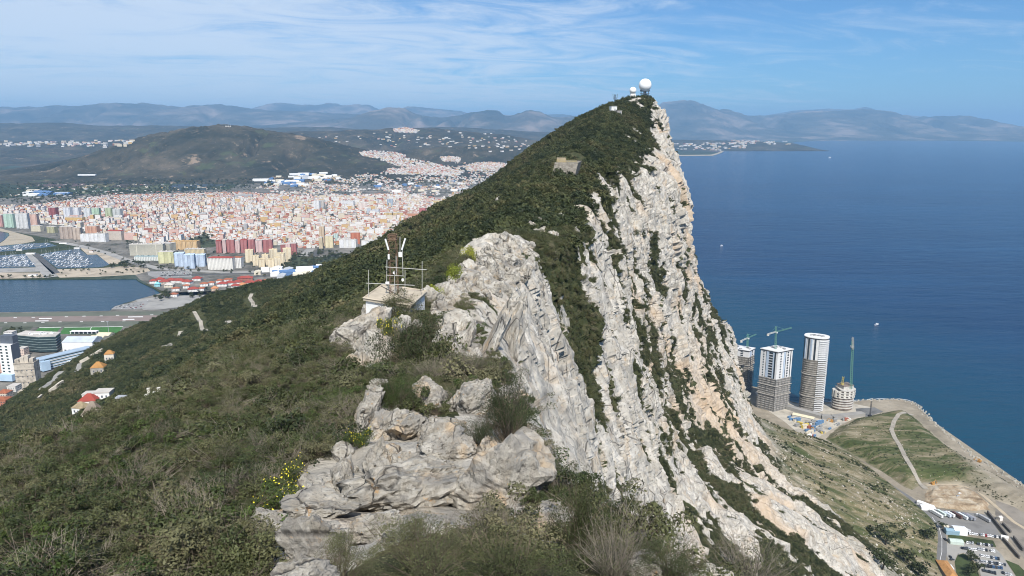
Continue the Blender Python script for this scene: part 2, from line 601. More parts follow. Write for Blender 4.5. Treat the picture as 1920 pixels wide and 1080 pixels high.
def build_ridge():
    Yk = np.array([s[0] for s in SECT], float)
    K = np.zeros((len(SECT), 14, 2))
    for i, (Y, lm) in enumerate(SECT):
        for j, e in enumerate(lm):
            if e[0] == 'p':
                q = at_y(e[1], e[2], Y)
                K[i, j] = (q.x, q.z)
            else:
                K[i, j] = e[1:]
    t = np.linspace(0, 1, NST)
    lo, hi = math.log(2 + 9), math.log(935 + 9)
    Ys = np.exp(lo + (hi - lo) * t) - 9
    Ys[0], Ys[-1] = 2.0, 935.0
    lk = np.log(Yk + 9)
    S = pchip(lk, K.reshape(len(SECT), -1), np.log(Ys + 9)).reshape(NST, 14, 2)
    uq = np.concatenate([np.linspace(j, j + 1, n, endpoint=False) for j, n in enumerate(SEG)] + [[13.0]])
    nj = len(uq)
    G = np.zeros((NST, nj, 3))
    flat = pchip(np.arange(14), S.transpose(1, 0, 2).reshape(14, -1), uq).reshape(nj, NST, 2)
    G[:, :, 0] = flat[:, :, 0].T
    G[:, :, 2] = flat[:, :, 1].T
    G[:, :, 1] = Ys[:, None]
    U = np.broadcast_to(uq[None, :], (NST, nj))
    YY = G[:, :, 1]
    # outward normals
    du, dv = np.gradient(G, axis=1), np.gradient(G, axis=0)
    nrm = np.cross(du, dv)
    nrm /= np.linalg.norm(nrm, axis=2)[..., None] + 1e-9
    X, Z = G[:, :, 0], G[:, :, 2]
    cliff = sstep(7.8, 8.2, U) * (1 - sstep(11.6, 12.4, U))
    talus = sstep(11.7, 12.35, U + 0.35 * fbm(X / 60, YY / 60, Z / 60, 3))
    west = 1 - sstep(7.2, 8.0, U)
    far = sstep(60, 200, YY)
    nearf = np.clip(YY / 160, 0.14, 1)
    # ribs and gullies run down the face along the bedding
    yy = YY + 12 * fbm(X / 60, YY / 80, Z / 60, 4) * nearf - (Z - 300) * 0.30
    zl = Z / 170
    rib1 = ridged(yy / 56, zl * 0.7, 3.3, 3)
    rib2 = ridged(yy / 15, zl * 2.0, 8.1, 3)
    rib3 = 0.55 * fbm(yy / 4.2, Z / 22, X / 22, 3) + 0.55 * (ridged(yy / 3.4, Z / 40, 2.2, 3) - 0.6)
    a1, a2, aid, fa = worley(X / 27 + 0.3 * fbm(X / 20, YY / 20, Z / 20, 2), YY / 27, Z / 42)
    w1, w2, wid, fw = worley(X / 9, yy / 9, Z / 24)
    blk = (_GR[wid, 0] + 0.6 * _GR[wid, 1])
    v1, v2, vid, fv = worley(X / 3.1, yy / 2.6, Z / 11)
    u1, u2, uid, fu = worley(X / 1.5, yy / 1.2, Z / 7)
    wall = sstep(455, 540, YY) * (1 - sstep(10.7, 11.4, U))
    bed = (Z * 0.92 + X * 0.30 - YY * 0.10) / 12 + 0.5 * fbm(X / 50, YY / 50, Z / 50, 3)
    bed = (bed - np.floor(bed)) - 0.5
    blk2 = _GR[vid, 0]
    crack = 1 - sstep(0.0, 0.09, w2 - w1)
    rz = 1 - 0.72 * wall
    disp_c = nearf * (rz * (5.4 * (0.22 + 0.78 * sstep(110, 230, YY)) * (rib1 - 0.6) + 1.7 * (rib2 - 0.6) + 0.9 * rib3) + (1.5 + 5.0 * sstep(170, 380, YY)) * fa + (2.0 + 1.2 * sstep(110, 260, YY)) * fw + (0.9 + 0.4 * sstep(100, 240, YY)) * fv + 0.45 * (1 - sstep(150, 260, YY)) * fu + (0.1 + 0.25 * sstep(100, 240, YY)) * blk - 0.5 * crack + wall * (1.3 * bed)) + 0.35 * fbm(X / 2.2, YY / 2.2, Z / 3.5, 3)
    disp_c += sstep(450, 600, YY) * (1.2 * blk + 1.5 * fbm(X / 18, YY / 18, Z / 12, 4))
    # west slope: broad spurs and hollows
    disp_w = far * (7.0 * fbm(X / 120, YY / 120, 2.2, 4) + 1.6 * fbm(X / 22, YY / 22, 5.0, 3)) + (1 - far) * 0.5 * fbm(X / 3, YY / 3, 1.0, 3)
    disp_w *= sstep(0, 0.6, U)
    disp_w += np.exp(-((YY - 118) / 22) ** 2) * sstep(6.25, 6.6, U) * (1.0 * blk2 + 0.5 * fbm(X / 1.5, YY / 1.5, Z / 1.5, 3))
    disp_w *= 1 - 0.85 * sstep(5.7, 6.7, U) * sstep(600, 700, YY)
    disp_w += sstep(760, 800, YY) * sstep(6.6, 7.0, U) * (1.6 * fw + 0.5 * blk + 0.7 * fbm(X / 8, YY / 8, Z / 8, 3))
    disp_t = 2.2 * fbm(X / 40, YY / 40, Z / 40, 5) + 2.0 * ridged(YY / 38 + X / 400, 4.4, 1.1, 3) * (1 - sstep(12.5, 13, U))
    disp_t *= 1 - sstep(12.8, 13.0, U)
    # keep the crest itself calm where the hut and the battery stand
    disp = disp_c * cliff * (1 - talus) + disp_t * talus + disp_w * west
    disp *= 1 - sstep(868, 890, YY)
    G2 = G + nrm * disp[..., None]
    me = np_mesh("hill", G2.reshape(-1, 3), grid_faces(NST, nj)[:, ::-1], [rock_material("limestone_face", 1.0, 0.5, True, 0.86, 0.62)], None, False)
    # vegetation survey
    du, dv = np.gradient(G2, axis=1), np.gradient(G2, axis=0)
    n2 = np.cross(du, dv)
    n2 /= np.linalg.norm(n2, axis=2)[..., None] + 1e-9
    slope = np.abs(n2[:, :, 2])
    gul = 0.62 - rib2 * 0.55 - rib1 * 0.42
    patch = fbm(X / 26, YY / 26, Z / 40, 4)
    val = 0.5 * rib1 + 0.62 * rib2 + 0.16 * rib3 - 0.55 * patch - 0.35 * (slope - 0.4)
    rank = np.zeros_like(val)
    sel = (U > 7.8) & (U < 12.3)
    rank[sel] = np.argsort(np.argsort(val[sel])) / sel.sum()
    tgt = np.interp(YY, [0, 75, 95, 112, 124, 136, 158, 176, 200, 330, 390, 450, 500, 560, 700, 900], [0.03, 0.08, 0.30, 0.22, 0.40, 0.56, 0.50, 0.34, 0.44, 0.46, 0.46, 0.34, 0.20, 0.12, 0.12, 0.14])
    low = np.interp(YY, [0, 120, 250, 330, 380, 430, 480, 560, 700, 900], [0.05, 0.25, 0.46, 0.58, 0.74, 0.60, 0.36, 0.28, 0.26, 0.30])
    crag = sstep(10.9, 11.3, U) * sstep(300, 380, YY)
    low = low * (1 - crag) + crag * np.interp(YY, [0, 380, 450, 600, 900], [0.30, 0.40, 0.22, 0.26, 0.30])
    kk = sstep(9.4, 10.4, U)
    tgt = tgt * (1 - kk) + low * kk
    tgt = tgt + 0.06 * sstep(11.6, 12.0, U)
    veg_c = 0.5 + (tgt - rank) * 3.2
    veg_w = 1.0 - 0.0 * U
    rocky = sstep(0.42, 0.62, fbm(X / 22, YY / 22, 7.7, 4)) * sstep(5.6, 6.6, U) * sstep(430, 520, YY)
    rocky2 = sstep(-0.25, 0.15, fbm(X / 9, YY / 9, 3.7, 3)) * sstep(760, 800, YY) * sstep(6.62, 6.95, U)
    veg_w = veg_w - np.clip(rocky + rocky2, 0, 1)
    crest_rock = np.exp(-((YY - 118) / 22) ** 2) * sstep(6.25, 6.6, U)
    veg_w = veg_w - 1.0 * crest_rock
    tt = sstep(7.6, 8.1, U + 0.25 * patch + 0.55 * sstep(770, 815, YY))
    dep = YY * CP - (G2[:, :, 2] - CAM_Z) * SP
    PX, PY = 960 + F_PX * G2[:, :, 0] / dep, 540 - F_PX * (YY * SP + (G2[:, :, 2] - CAM_Z) * CP) / dep
    veg_w = veg_w - 1.0 * in_outcrop(PX, PY) * (YY < 170)
    # beyond the notch a green slope runs down to the lip of the far wall
    veg = np.clip(veg_w * (1 - tt) + veg_c * tt, 0, 1)
    warm = np.clip(sstep(0.12, 0.5, fbm(X / 42, YY / 42, Z / 55, 4)) * 0.9 * sstep(200, 320, YY)
                   + np.exp(-((YY - 560) / 70) ** 2 - ((U - 11.0) / 0.5) ** 2) * 0.9, 0, 1) * cliff
    for nm, a in (("veg", veg * (1 - talus) + 0 * U), ("talus", talus), ("warm", warm)):
        at = me.attributes.new(nm, 'FLOAT', 'POINT')
        at.data.foreach_set("value", np.ascontiguousarray(a, np.float32).ravel())
    o = obj("hill", me)
    tag(o, "white limestone ridge with a sheer eastern cliff and a green western slope", "hill", kind="structure")
    return o, G2, n2, U, veg, talus, cliff


HILL, HG, HN, HU, HVEG, HTAL, HCLF = build_ridge()
_nj = HG.shape[1]
_hv = HG.reshape(-1, 3)
HBVH = BVHTree.FromPolygons([tuple(v) for v in _hv.tolist()], grid_faces(NST, _nj).tolist())
CAMV = Vector((0, 0, CAM_Z))


def hit(px, py):
    """where the sight line through a photo point meets the ridge"""
    d = ray(px, py).normalized()
    loc, nr, i, dist = HBVH.ray_cast(CAMV, d, 3000)
    return loc, dist


def ground(x, y, default=2.0):
    loc, nr, i, dist = HBVH.ray_cast(Vector((x, y, 700)), Vector((0, 0, -1)), 900)
    return loc.z if loc else default

# ------------------------------------------------------------------ sea, plain, hills, mountains
def sheet(name, pts, z, mat, kind="structure", skirt=0.0, parent=None, label=None):
    """a level piece of ground with its outline surveyed point by point; skirt = quay or bank below its edge"""
    pts = [Vector((p[0], p[1], 0)) for p in pts]
    tris = tessellate_polygon([pts])
    vs = [(p.x, p.y, z) for p in pts]
    fs = []
    for t in tris:
        a, b, c = (pts[i] for i in t)
        fs.append(tuple(t) if (b - a).cross(c - a).z > 0 else tuple(reversed(t)))
    n = len(pts)
    if skirt:
        vs += [(p.x, p.y, z - skirt) for p in pts]
        fs += [(i, (i + 1) % n, n + (i + 1) % n, n + i) for i in range(n)]
    me = bpy.data.meshes.new(name)
    me.from_pydata(vs, [], fs)
    me.materials.append(mat)
    me.update()
    o = obj(name, me, parent)
    if kind:
        o["kind"] = kind
    if label:
        o["label"] = label
    return o


def px_pts(l, z=2.0):
    return [at_z(a, b, z) for a, b in l]


def strip(name, pts, w, z, mat, **k):
    """a ribbon of road of width w along world points"""
    pts = [Vector((p[0], p[1], 0)) for p in pts]
    L_, R_ = [], []
    for i, p in enumerate(pts):
        a, b = pts[max(0, i - 1)], pts[min(len(pts) - 1, i + 1)]
        t = (b - a).normalized()
        n = Vector((-t.y, t.x, 0)) * w / 2
        L_.append(p + n)
        R_.append(p - n)
    return sheet(name, L_ + R_[::-1], z, mat, **k)


def water_material(name, deep, shore, wave=0.02, rough=0.16, bay=False):
    m = NT(name, rough, 0.15)
    p = m.pos()
    big = m.noise(m.mapping(p, (0.0007, 0.0016, 1), (0, 0, R(25))), 1.0, 4, 0.55, 0.6)
    streak = m.noise(m.mapping(p, (0.0006, 0.006, 1), (0, 0, R(-18))), 1.0, 6, 0.6, 1.2)
    c = m.ramp(m.math('ADD', m.math('MULTIPLY', big, 0.45), m.math('MULTIPLY', streak, 0.55)), [(0.36, deep), (0.50, tuple(0.6 * a + 0.4 * b for a, b in zip(deep, shore))), (0.68, shore)])
    if not bay:
        # the shoal water under the east coast is greener
        s = m.n('ShaderNodeSeparateXYZ')
        m.l(p, s.inputs[0])
        d = m.math('ADD', s.outputs[1], m.math('MULTIPLY', s.outputs[0], 1.9))
        c = m.mix(m.rng(d, 1900, 3600, 0.75, 0.0), c, (0.006, 0.056, 0.088))
    m.color(c)
    rip = m.noise(m.mapping(p, (1.0, 2.6, 1), (0, 0, R(-22))), wave, 8, 0.72)
    swell = m.noise(m.mapping(p, (1.0, 3.2, 1), (0, 0, R(-30))), wave * 0.28, 5, 0.6)
    m.bump(m.math('ADD', rip, m.math('MULTIPLY', swell, 1.6)), 0.8, 9.0 if not bay else 2.0)
    return m.mat


LAND_BVH = []


def land_hit(px, py, z=2.0):
    d = ray(px, py).normalized()
    best = (at_z(px, py, z) - CAMV).length if d.z < -1e-4 else 1e9
    for b in LAND_BVH:
        r = b.ray_cast(CAMV, d, 60000)
        if r[0] is not None and r[3] < best:
            best = r[3]
    return CAMV + d * best, best


def build_land():
    sea = water_material("open_sea", (0.002, 0.016, 0.062), (0.007, 0.042, 0.115))
    bay = water_material("harbour_water", (0.005, 0.032, 0.062), (0.009, 0.046, 0.082), 0.03, 0.22, True)
    me = bpy.data.meshes.new("sea")
    s = 88000
    me.from_pydata([(-s, -3000, 0), (s, -3000, 0), (s, s, 0), (-s, s, 0)], [], [(0, 1, 2, 3)])
    me.materials.append(sea)
    obj("sea", me)["kind"] = "structure"
    # plain
    m = NT("plain_fields", 0.95, 0.1)
    p = m.pos()
    a = m.noise(p, 0.0011, 7, 0.62, 0.4)
    c = m.ramp(a, [(0.30, (0.022, 0.033, 0.018)), (0.47, (0.036, 0.048, 0.025)), (0.57, (0.070, 0.080, 0.040)), (0.70, (0.15, 0.13, 0.085))])
    fld = m.vor(m.mapping(p, (0.0032, 0.0019, 1), (0, 0, R(18))), 1.0)
    c = m.mix(m.rng(m.noise(p, 0.0006, 3), 0.5, 0.6, 0, 0.6), c, m.mix(0.5, fld.outputs['Color'], (0.06, 0.075, 0.03)))
    c = m.mix(0.72, c, (0.040, 0.052, 0.027))
    tre = m.noise(p, 0.016, 6, 0.75)
    c = m.mix(m.rng(tre, 0.52, 0.60, 0, 0.6), c, (0.022, 0.032, 0.016))
    m.color(c)
    plain = m.mat
    q = at_z
    east = [q(a, b) for a, b in ((2150, 267), (1920, 265.5), (1800, 264), (1700, 263), (1640, 261.5), (1600, 262.5), (1540, 263.5), (1492, 266), (1484, 268.5), (1430, 270), (1398, 273), (1372, 276), (1358, 281), (1352, 286), (1337, 291), (1300, 291.5), (1250, 292))]
    pts = ([(-2600, 300), q(-250, 586), q(0, 586), q(205, 583), q(214, 577), q(228, 570), q(262, 560.5), q(290, 553), q(302, 549), q(288, 540), q(268, 531), q(259, 526), q(255, 522.5), q(120, 523), q(0, 523.5), q(-320, 524), q(-320, 430), (-9000, 6000), (-60000, 20000), (-60000, 85000), (75000, 85000), (62000, 45000)]
           + east + [(1500, 7000), (300, 1400), (150, 900), (-100, 450), (-2600, 300)][:-1])
    o = sheet("ground", pts, 1.8, plain, skirt=5.0)
    tag(o, kind="structure")
    # harbour basins let into the quays
    for nm, pl in (("marina_water", [(73, 477), (110, 470.5), (148, 466), (164, 478), (181, 477.5), (206, 496), (190, 501), (108, 503.5)]),
                   ("marina_water", [(-330, 486), (0, 479), (48, 476), (73, 499.5), (0, 503), (-330, 512)]),
                   ("marina_water", [(-330, 475), (0, 461.5), (45, 457), (90, 455), (107, 461), (60, 467), (0, 472), (-330, 487)]),
                   ("bay_water", [(-330, 430), (0, 434), (15, 437), (17, 441), (8, 450), (0, 455), (-330, 470)])):
        sheet(nm, px_pts(pl), 1.95, bay)
    sheet("bay_water", [(-30000, 300)] + px_pts([(-250, 587), (0, 587), (210, 584), (330, 549), (255, 521), (0, 522), (-320, 522)], 0.0) + [(-30000, 2500)], 0.15, bay)
    # built-up ground
    m = NT("town_ground", 0.95, 0.1)
    p = m.pos()
    c = m.ramp(m.noise(p, 0.012, 7, 0.7), [(0.32, (0.035, 0.045, 0.025)), (0.46, (0.115, 0.110, 0.097)), (0.58, (0.20, 0.187, 0.165)), (0.72, (0.31, 0.28, 0.24))])
    m.color(c)
    town = m.mat
    sheet("town_ground", px_pts([(-320, 380), (0, 372), (150, 364), (300, 360), (430, 354), (470, 336), (600, 320), (720, 298), (900, 308), (1010, 300), (1010, 470), (640, 535), (400, 560), (310, 549), (262, 524), (228, 490), (170, 467), (100, 448), (0, 430), (-320, 426)]), 1.90, town)
    sheet("quay_ground", px_pts([(-250, 585.5), (0, 585.5), (206, 582.5), (215, 577), (263, 560), (303, 549), (420, 545), (420, 700), (100, 800), (-250, 800)]), 1.90, town)
    sand = paint("beach_sand", (0.36, 0.31, 0.23), 0.95, 0.1, 0.02)
    sheet("beach", px_pts([(0, 433.5), (16, 436.5), (18, 441), (9, 450), (0, 456), (0, 461), (44, 456.5), (66, 452), (60, 444), (30, 436), (0, 428)]), 1.93, sand)
    sheet("beach", [q(a, b) for a, b in ((1258, 293), (1300, 292.4), (1337, 291.9), (1353, 286.6), (1360, 281.4), (1354, 281.6), (1346, 286.4), (1333, 290.0), (1300, 290.4), (1258, 290.8))], 2.3, sand)
    prom = paint("promenade_earth", (0.40, 0.34, 0.26), 0.95, 0.16, 0.02)
    sheet("promenade", px_pts([(0, 511), (78, 511), (85, 521), (0, 522.5), (-320, 523), (-320, 512)]), 1.97, prom)
    sheet("promenade", px_pts([(108, 505), (190, 502.5), (232, 499), (277, 503), (282, 508), (255, 515), (180, 519), (112, 520.5), (100, 512)]), 1.97, prom)
    sheet("promenade", px_pts([(149, 464), (170, 468), (222, 484), (230, 494), (206, 496.5), (182, 477.0), (164, 477.5)]), 1.98, prom)
    asph = paint("asphalt", (0.085, 0.085, 0.085), 0.9, 0.12, 0.03)
    pale = paint("worn_concrete", (0.30, 0.29, 0.27), 0.9, 0.14, 0.03)
    conc = paint("pink_brown_runway", (0.215, 0.170, 0.150), 0.9, 0.10, 0.02)
    verge = paint("grey_green_verge", (0.115, 0.125, 0.095), 0.95, 0.15, 0.02)
    white = paint("road_paint", (0.75, 0.75, 0.73), 0.8, 0.08, 0.1)
    sheet("quay", px_pts([(-250, 500), (0, 503.3), (70, 501), (76, 509), (0, 511), (-250, 512)]), 1.96, pale)
    sheet("road", px_pts([(48, 477), (58, 476), (110, 518), (84, 521)]), 2.0, pale)
    sheet("road", px_pts([(60, 476), (72, 475), (113, 511), (98, 514)]), 2.0, asph)
    sheet("runway", px_pts([(-250, 614), (-250, 587), (0, 587), (210, 584), (420, 583), (420, 612)]), 1.96, verge)
    sheet("runway", px_pts([(-250, 605), (-250, 593), (0, 594), (420, 590), (420, 601)]), 2.02, conc)
    for (x, y, w) in ((73, 596.6, 24), (66, 601.2, 25), (240, 593.6, 28), (230, 598.2, 22), (-40, 598, 24)):
        sheet("runway_marking", px_pts([(x, y), (x + w, y - 0.3), (x + w, y + 1.1), (x, y + 1.4)]), 2.08, white)
    for (x, y) in ((26, 595), (60, 594.6), (122, 593.6), (155, 592.4), (187, 592), (218, 590.8), (282, 590), (8, 605), (44, 605), (78, 603.9), (150, 603), (110, 603.2), (190, 602.2), (230, 601.4)):
        sheet("runway_marking", px_pts([(x, y), (x + 5, y - 0.2), (x + 6, y + 0.7), (x - 1, y + 0.9)]), 2.07, white)
    turf = paint("pitch_turf", (0.050, 0.150, 0.035), 0.95, 0.1, 0.05)
    red = paint("court_red", (0.21, 0.055, 0.045), 0.9, 0.1, 0.05)
    dark = paint("rough_ground", (0.075, 0.085, 0.055), 0.95, 0.25, 0.03)
    sheet("rough_ground", px_pts([(5, 613), (62, 612), (48, 629), (0, 629)]), 1.98, dark)
    sheet("sports_pitch", px_pts([(63, 623), (74, 614), (115, 613.2), (105, 624)]), 2.0, turf)
    sheet("sports_pitch", px_pts([(110, 626), (121, 613.5), (231, 612), (219, 628)]), 2.0, turf)
    for (a, b, c, d) in (((74, 614), (115, 613.2), (114.6, 613.9), (73.5, 614.7)), ((66, 622.2), (104, 621.9), (103.6, 622.6), (65.5, 622.9)), ((121, 613.5), (231, 612), (230.7, 612.6), (120.6, 614.1)), ((171, 613.2), (172, 613.2), (166, 626), (165, 626))):
        sheet("pitch_line", px_pts([a, b, c, d]), 2.05, white)
    sheet("sports_court", px_pts([(232, 627), (243, 612), (258, 612), (252, 624)]), 2.02, red)
    sheet("road", px_pts([(255, 562), (300, 556), (420, 551), (420, 566), (300, 580), (268, 581)]), 1.98, pale)
    # roads through the Spanish town
    for nm, l, w in (("road", [(100, 452), (150, 461), (200, 474), (250, 492), (300, 504), (420, 511), (560, 508)], 26),
                     ("road", [(300, 517), (420, 514), (520, 512), (640, 505)], 18),
                     ("road", [(470, 520), (540, 512), (600, 470), (612, 440), (622, 400), (618, 378), (604, 350)], 24),
                     ("road", [(530, 508), (560, 490), (583, 466)], 30),
                     ("road", [(735, 455), (715, 435), (740, 415), (760, 385)], 20)):
        strip(nm, px_pts(l), w, 2.06, pale if w > 25 else asph)
    sheet("car_park", px_pts([(276, 509), (360, 508), (360, 520), (290, 521), (278, 516)]), 2.04, paint("pale_tarmac", (0.26, 0.255, 0.245), 0.9, 0.1, 0.03))
    sheet("car_park", px_pts([(208, 580), (216, 574), (232, 570), (285, 562), (272, 574), (262, 580)]), 2.04, _MC["pale_tarmac"])
    sheet("park_lawn", px_pts([(500, 497), (530, 478), (600, 482), (640, 480), (670, 482), (620, 506), (560, 508)]), 2.08, paint("park_grass", (0.055, 0.068, 0.032), 0.95, 0.3, 0.03))
    sheet("park_lawn", px_pts([(350, 448), (400, 440), (405, 462), (372, 466)]), 2.08, _MC["park_grass"])
    # ---- hills
    hm = NT("hill_scrub", 0.95, 0.1)
    p = hm.pos()
    c = hm.ramp(hm.noise(p, 0.0024, 8, 0.66, 0.3), [(0.30, (0.014, 0.018, 0.011)), (0.45, (0.034, 0.033, 0.020)), (0.57, (0.062, 0.054, 0.034)), (0.72, (0.125, 0.100, 0.068))])
    sp = hm.noise(p, 0.020, 5, 0.8)
    c = hm.mix(hm.rng(sp, 0.57, 0.68, 0, 0.75), c, (0.22, 0.18, 0.13))
    scar = hm.math('MULTIPLY', hm.noise(p, 0.0052, 4, 0.55), hm.noise(p, 0.011, 6, 0.75))
    c = hm.mix(hm.rng(scar, 0.335, 0.40, 0, 0.8), c, (0.27, 0.20, 0.14))
    c = hm.mix(hm.rng(sp, 0.44, 0.36, 0, 0.7), c, (0.014, 0.020, 0.012))
    c = hm.mix(hm.rng(hm.noise(p, 0.0035, 4, 0.6), 0.60, 0.68, 0, 0.5), c, (0.075, 0.095, 0.040))
    hm.color(c)
    mm = NT("mountain_slopes", 0.95, 0.1)
    p = mm.pos()
    c = mm.ramp(mm.noise(p, 0.0006, 8, 0.62, 0.3), [(0.32, (0.016, 0.022, 0.018)), (0.50, (0.075, 0.070, 0.055)), (0.64, (0.24, 0.19, 0.155))])
    mm.color(c)

    def rangeh(name, trace, Y, front, back, rough, mat, nx=260, ny=60, seed=1.0, ox=0.0, label=None, sharp=1.0):
        tr = np.array(trace, float)
        pxs = np.linspace(tr[0, 0], tr[-1, 0], nx)
        pys = pchip(tr[:, 0], tr[:, 1], pxs)
        crest = np.array([at_y(a, b, Y)[:] for a, b in zip(pxs, pys)])
        r = np.concatenate([np.linspace(-1, 0, ny, endpoint=False), np.linspace(0, 1, ny // 3)])
        y = Y + np.where(r < 0, r * front, r * back)
        X = np.broadcast_to(crest[:, 0][:, None], (nx, len(r))).copy()
        Yg = np.broadcast_to(y[None, :], X.shape).copy()
        prof = (1 - np.abs(r)) ** (1.15 * sharp)
        prof = 0.15 * prof + 0.85 * prof * prof * (3 - 2 * prof)
        H = crest[:, 2][:, None]
        sc = front * 0.42
        # spurs: warp the ground plan so ridges run down from the crest
        wob = fbm(X / sc, Yg / (sc * 2.2), seed, 4)
        n = ridged(X / sc * 1.9 + wob * 0.5, Yg / (sc * 2.6), seed + 4, 6, 0.58)
        edge = np.minimum(1, np.abs(r) * 2.5)[None, :]
        Z = H * prof[None, :] * np.minimum(1.04, 1 + rough * (n - 0.9) * edge * 0.8) + H * rough * 0.05 * fbm(X / (sc * .12), Yg / (sc * .12), seed, 4)
        Z = Z - (np.abs(r)[None, :] > 0.985) * 30
        o = obj(name, np_mesh(name, np.stack([X, Yg, Z], -1).reshape(-1, 3), grid_faces(nx, len(r)), [mat], None, True))
        tag(o, label, kind="structure")
        if name == "hills":
            LAND_BVH.append(BVHTree.FromPolygons([tuple(v) for v in np.stack([X, Yg, Z], -1).reshape(-1, 3).tolist()], grid_faces(nx, len(r)).tolist()))
        return o
    rangeh("mountains", [(-250, 205), (0, 203), (60, 203), (130, 199), (180, 197), (240, 194.5), (265, 195), (300, 198), (350, 201), (415, 198), (470, 205), (520, 209), (600, 212), (700, 216), (850, 222), (1000, 224), (1150, 225)], 30000, 9000, 6000, 0.8, mm.mat, 300, 60, 1.1)
    rangeh("mountains", [(400, 218), (470, 207), (500, 198), (530, 193), (560, 197), (590, 197), (620, 193), (650, 198), (690, 196), (705, 203), (720, 207), (745, 208), (770, 200), (800, 203), (830, 205), (860, 208), (880, 212), (905, 210), (930, 208), (945, 216), (980, 214), (1000, 208), (1020, 215), (1050, 214), (1090, 219), (1200, 222)], 39000, 8000, 6000, 0.35, mm.mat, 300, 50, 2.2)
    rangeh("mountains", [(480, 236), (600, 227), (650, 222), (690, 213), (715, 207), (740, 203), (760, 206), (780, 215), (830, 220), (870, 214), (900, 209), (930, 208.5), (950, 219), (975, 212), (990, 208), (1010, 211), (1040, 219), (1100, 219), (1180, 220)], 25000, 7000, 5000, 0.8, mm.mat, 300, 60, 3.3)
    rangeh("mountains", [(1130, 224), (1180, 214), (1240, 195), (1258, 193.5), (1276, 190), (1295, 192), (1310, 196), (1345, 208), (1352, 207.5), (1375, 213), (1420, 217), (1460, 215), (1500, 211), (1550, 209), (1600, 207), (1650, 210), (1700, 217), (1722, 222), (1750, 218), (1790, 218), (1815, 224), (1840, 230), (1868, 231), (1920, 238), (2100, 248)], 33000, 8500, 6000, 0.85, mm.mat, 360, 70, 4.4)
    rangeh("mountains", [(1400, 222), (1470, 211), (1500, 206.5), (1560, 205), (1600, 207), (1616, 202), (1640, 208), (1700, 217), (1760, 222)], 44000, 7000, 6000, 0.4, mm.mat, 160, 40, 5.5)
    rangeh("mountains", [(-300, 231), (0, 232), (100, 231), (200, 236), (320, 236), (420, 241), (600, 239), (700, 243), (830, 238), (930, 243), (1000, 247), (1150, 252)], 16000, 4500, 4000, 0.5, hm.mat, 300, 50, 6.6)
    rangeh("hills", [(-300, 262), (-100, 263), (60, 266), (200, 264), (330, 266), (420, 258), (520, 248), (600, 246), (700, 244), (740, 240), (790, 240), (860, 245), (950, 253), (1010, 264), (1080, 272), (1180, 280)], 10500, 2600, 2600, 0.5, hm.mat, 300, 60, 7.7)
    rangeh("hills", [(-320, 330), (-100, 326), (0, 320), (100, 306), (180, 289), (240, 268), (300, 252), (350, 243), (385, 236), (410, 234), (440, 237), (480, 242), (540, 251), (600, 263), (660, 277), (720, 290), (780, 301), (860, 312), (960, 320)], 6900, 1500, 1900, 0.62, hm.mat, 380, 90, 8.8)
    rangeh("hills", [(1240, 268), (1275, 262), (1330, 263), (1400, 264), (1440, 266), (1480, 268)], 15500, 2200, 3000, 0.5, hm.mat, 80, 30, 9.9)
    rangeh("hills", [(560, 300), (640, 296), (720, 287), (800, 278), (880, 274), (960, 274), (1040, 280), (1120, 290)], 7900, 900, 1500, 0.5, hm.mat, 160, 40, 10.9)


build_land()

# ------------------------------------------------------------------ vegetation
def leaf_material(name, stops, nscale=0.02, rough=0.6):
    m = NT(name, rough, 0.25)
    oi = m.n('ShaderNodeObjectInfo')
    big = m.noise(m.pos(), nscale, 4, 0.6)
    f = m.math('ADD', m.math('MULTIPLY', oi.outputs['Random'], 0.55), m.math('MULTIPLY', m.rng(big, 0.3, 0.7), 0.45))
    c = m.ramp(f, stops)
    tone = m.attr('tone').outputs['Fac']
    c2 = m.n('ShaderNodeHueSaturation')
    m.l(c, c2.inputs['Color'])
    m.l(m.rng(tone, 0, 1, 0.50, 1.60, False), c2.inputs['Value'])
    m.color(c2.outputs[0])
    return m.mat


LEAF_FAR = leaf_material("maquis_leaves", [(0.08, (0.0185, 0.0277, 0.0109)), (0.36, (0.0336, 0.0437, 0.0160)), (0.62, (0.0571, 0.0638, 0.0227)), (0.80, (0.0756, 0.0722, 0.0302)), (0.97, (0.1134, 0.0991, 0.0521))], 0.012)
LEAF_NEAR = leaf_material("olive_scrub_leaves", [(0.08, (0.0235, 0.0362, 0.0114)), (0.36, (0.0472, 0.0605, 0.0212)), (0.60, (0.0798, 0.0847, 0.0361)), (0.95, (0.1361, 0.1260, 0.0706))], 0.16)
LEAF_GREEN = leaf_material("fresh_green_leaves", [(0.1, (0.0286, 0.0487, 0.0101)), (0.5, (0.0437, 0.0655, 0.0160)), (0.95, (0.0689, 0.0840, 0.0244))], 0.3)
TWIG = paint("grey_twigs", (0.19, 0.165, 0.130), 0.9, 0.2, 3.0)
TWIG_DARK = paint("brown_twigs", (0.120, 0.095, 0.070), 0.9, 0.2, 3.0)
BLOSSOM = paint("yellow_blossom", (0.85, 0.74, 0.06), 0.7, 0.06, 9.0)


def quads(P_, N_, L_, Wd_, rng):
    """leaf faces at P_ with normals N_, length L_, width Wd_; returns vertex and face arrays"""
    n = len(P_)
    a = rng.normal(size=(n, 3))
    a -= (a * N_).sum(1)[:, None] * N_
    a /= np.linalg.norm(a, axis=1)[:, None] + 1e-9
    b = np.cross(N_, a)
    a = a * (L_ / 2)[:, None]
    b = b * (Wd_ / 2)[:, None]
    V = np.stack([P_ - a, P_ - 0.15 * a + b, P_ + a, P_ - 0.15 * a - b], 1).reshape(-1, 3)
    return V, np.arange(n * 4).reshape(n, 4)


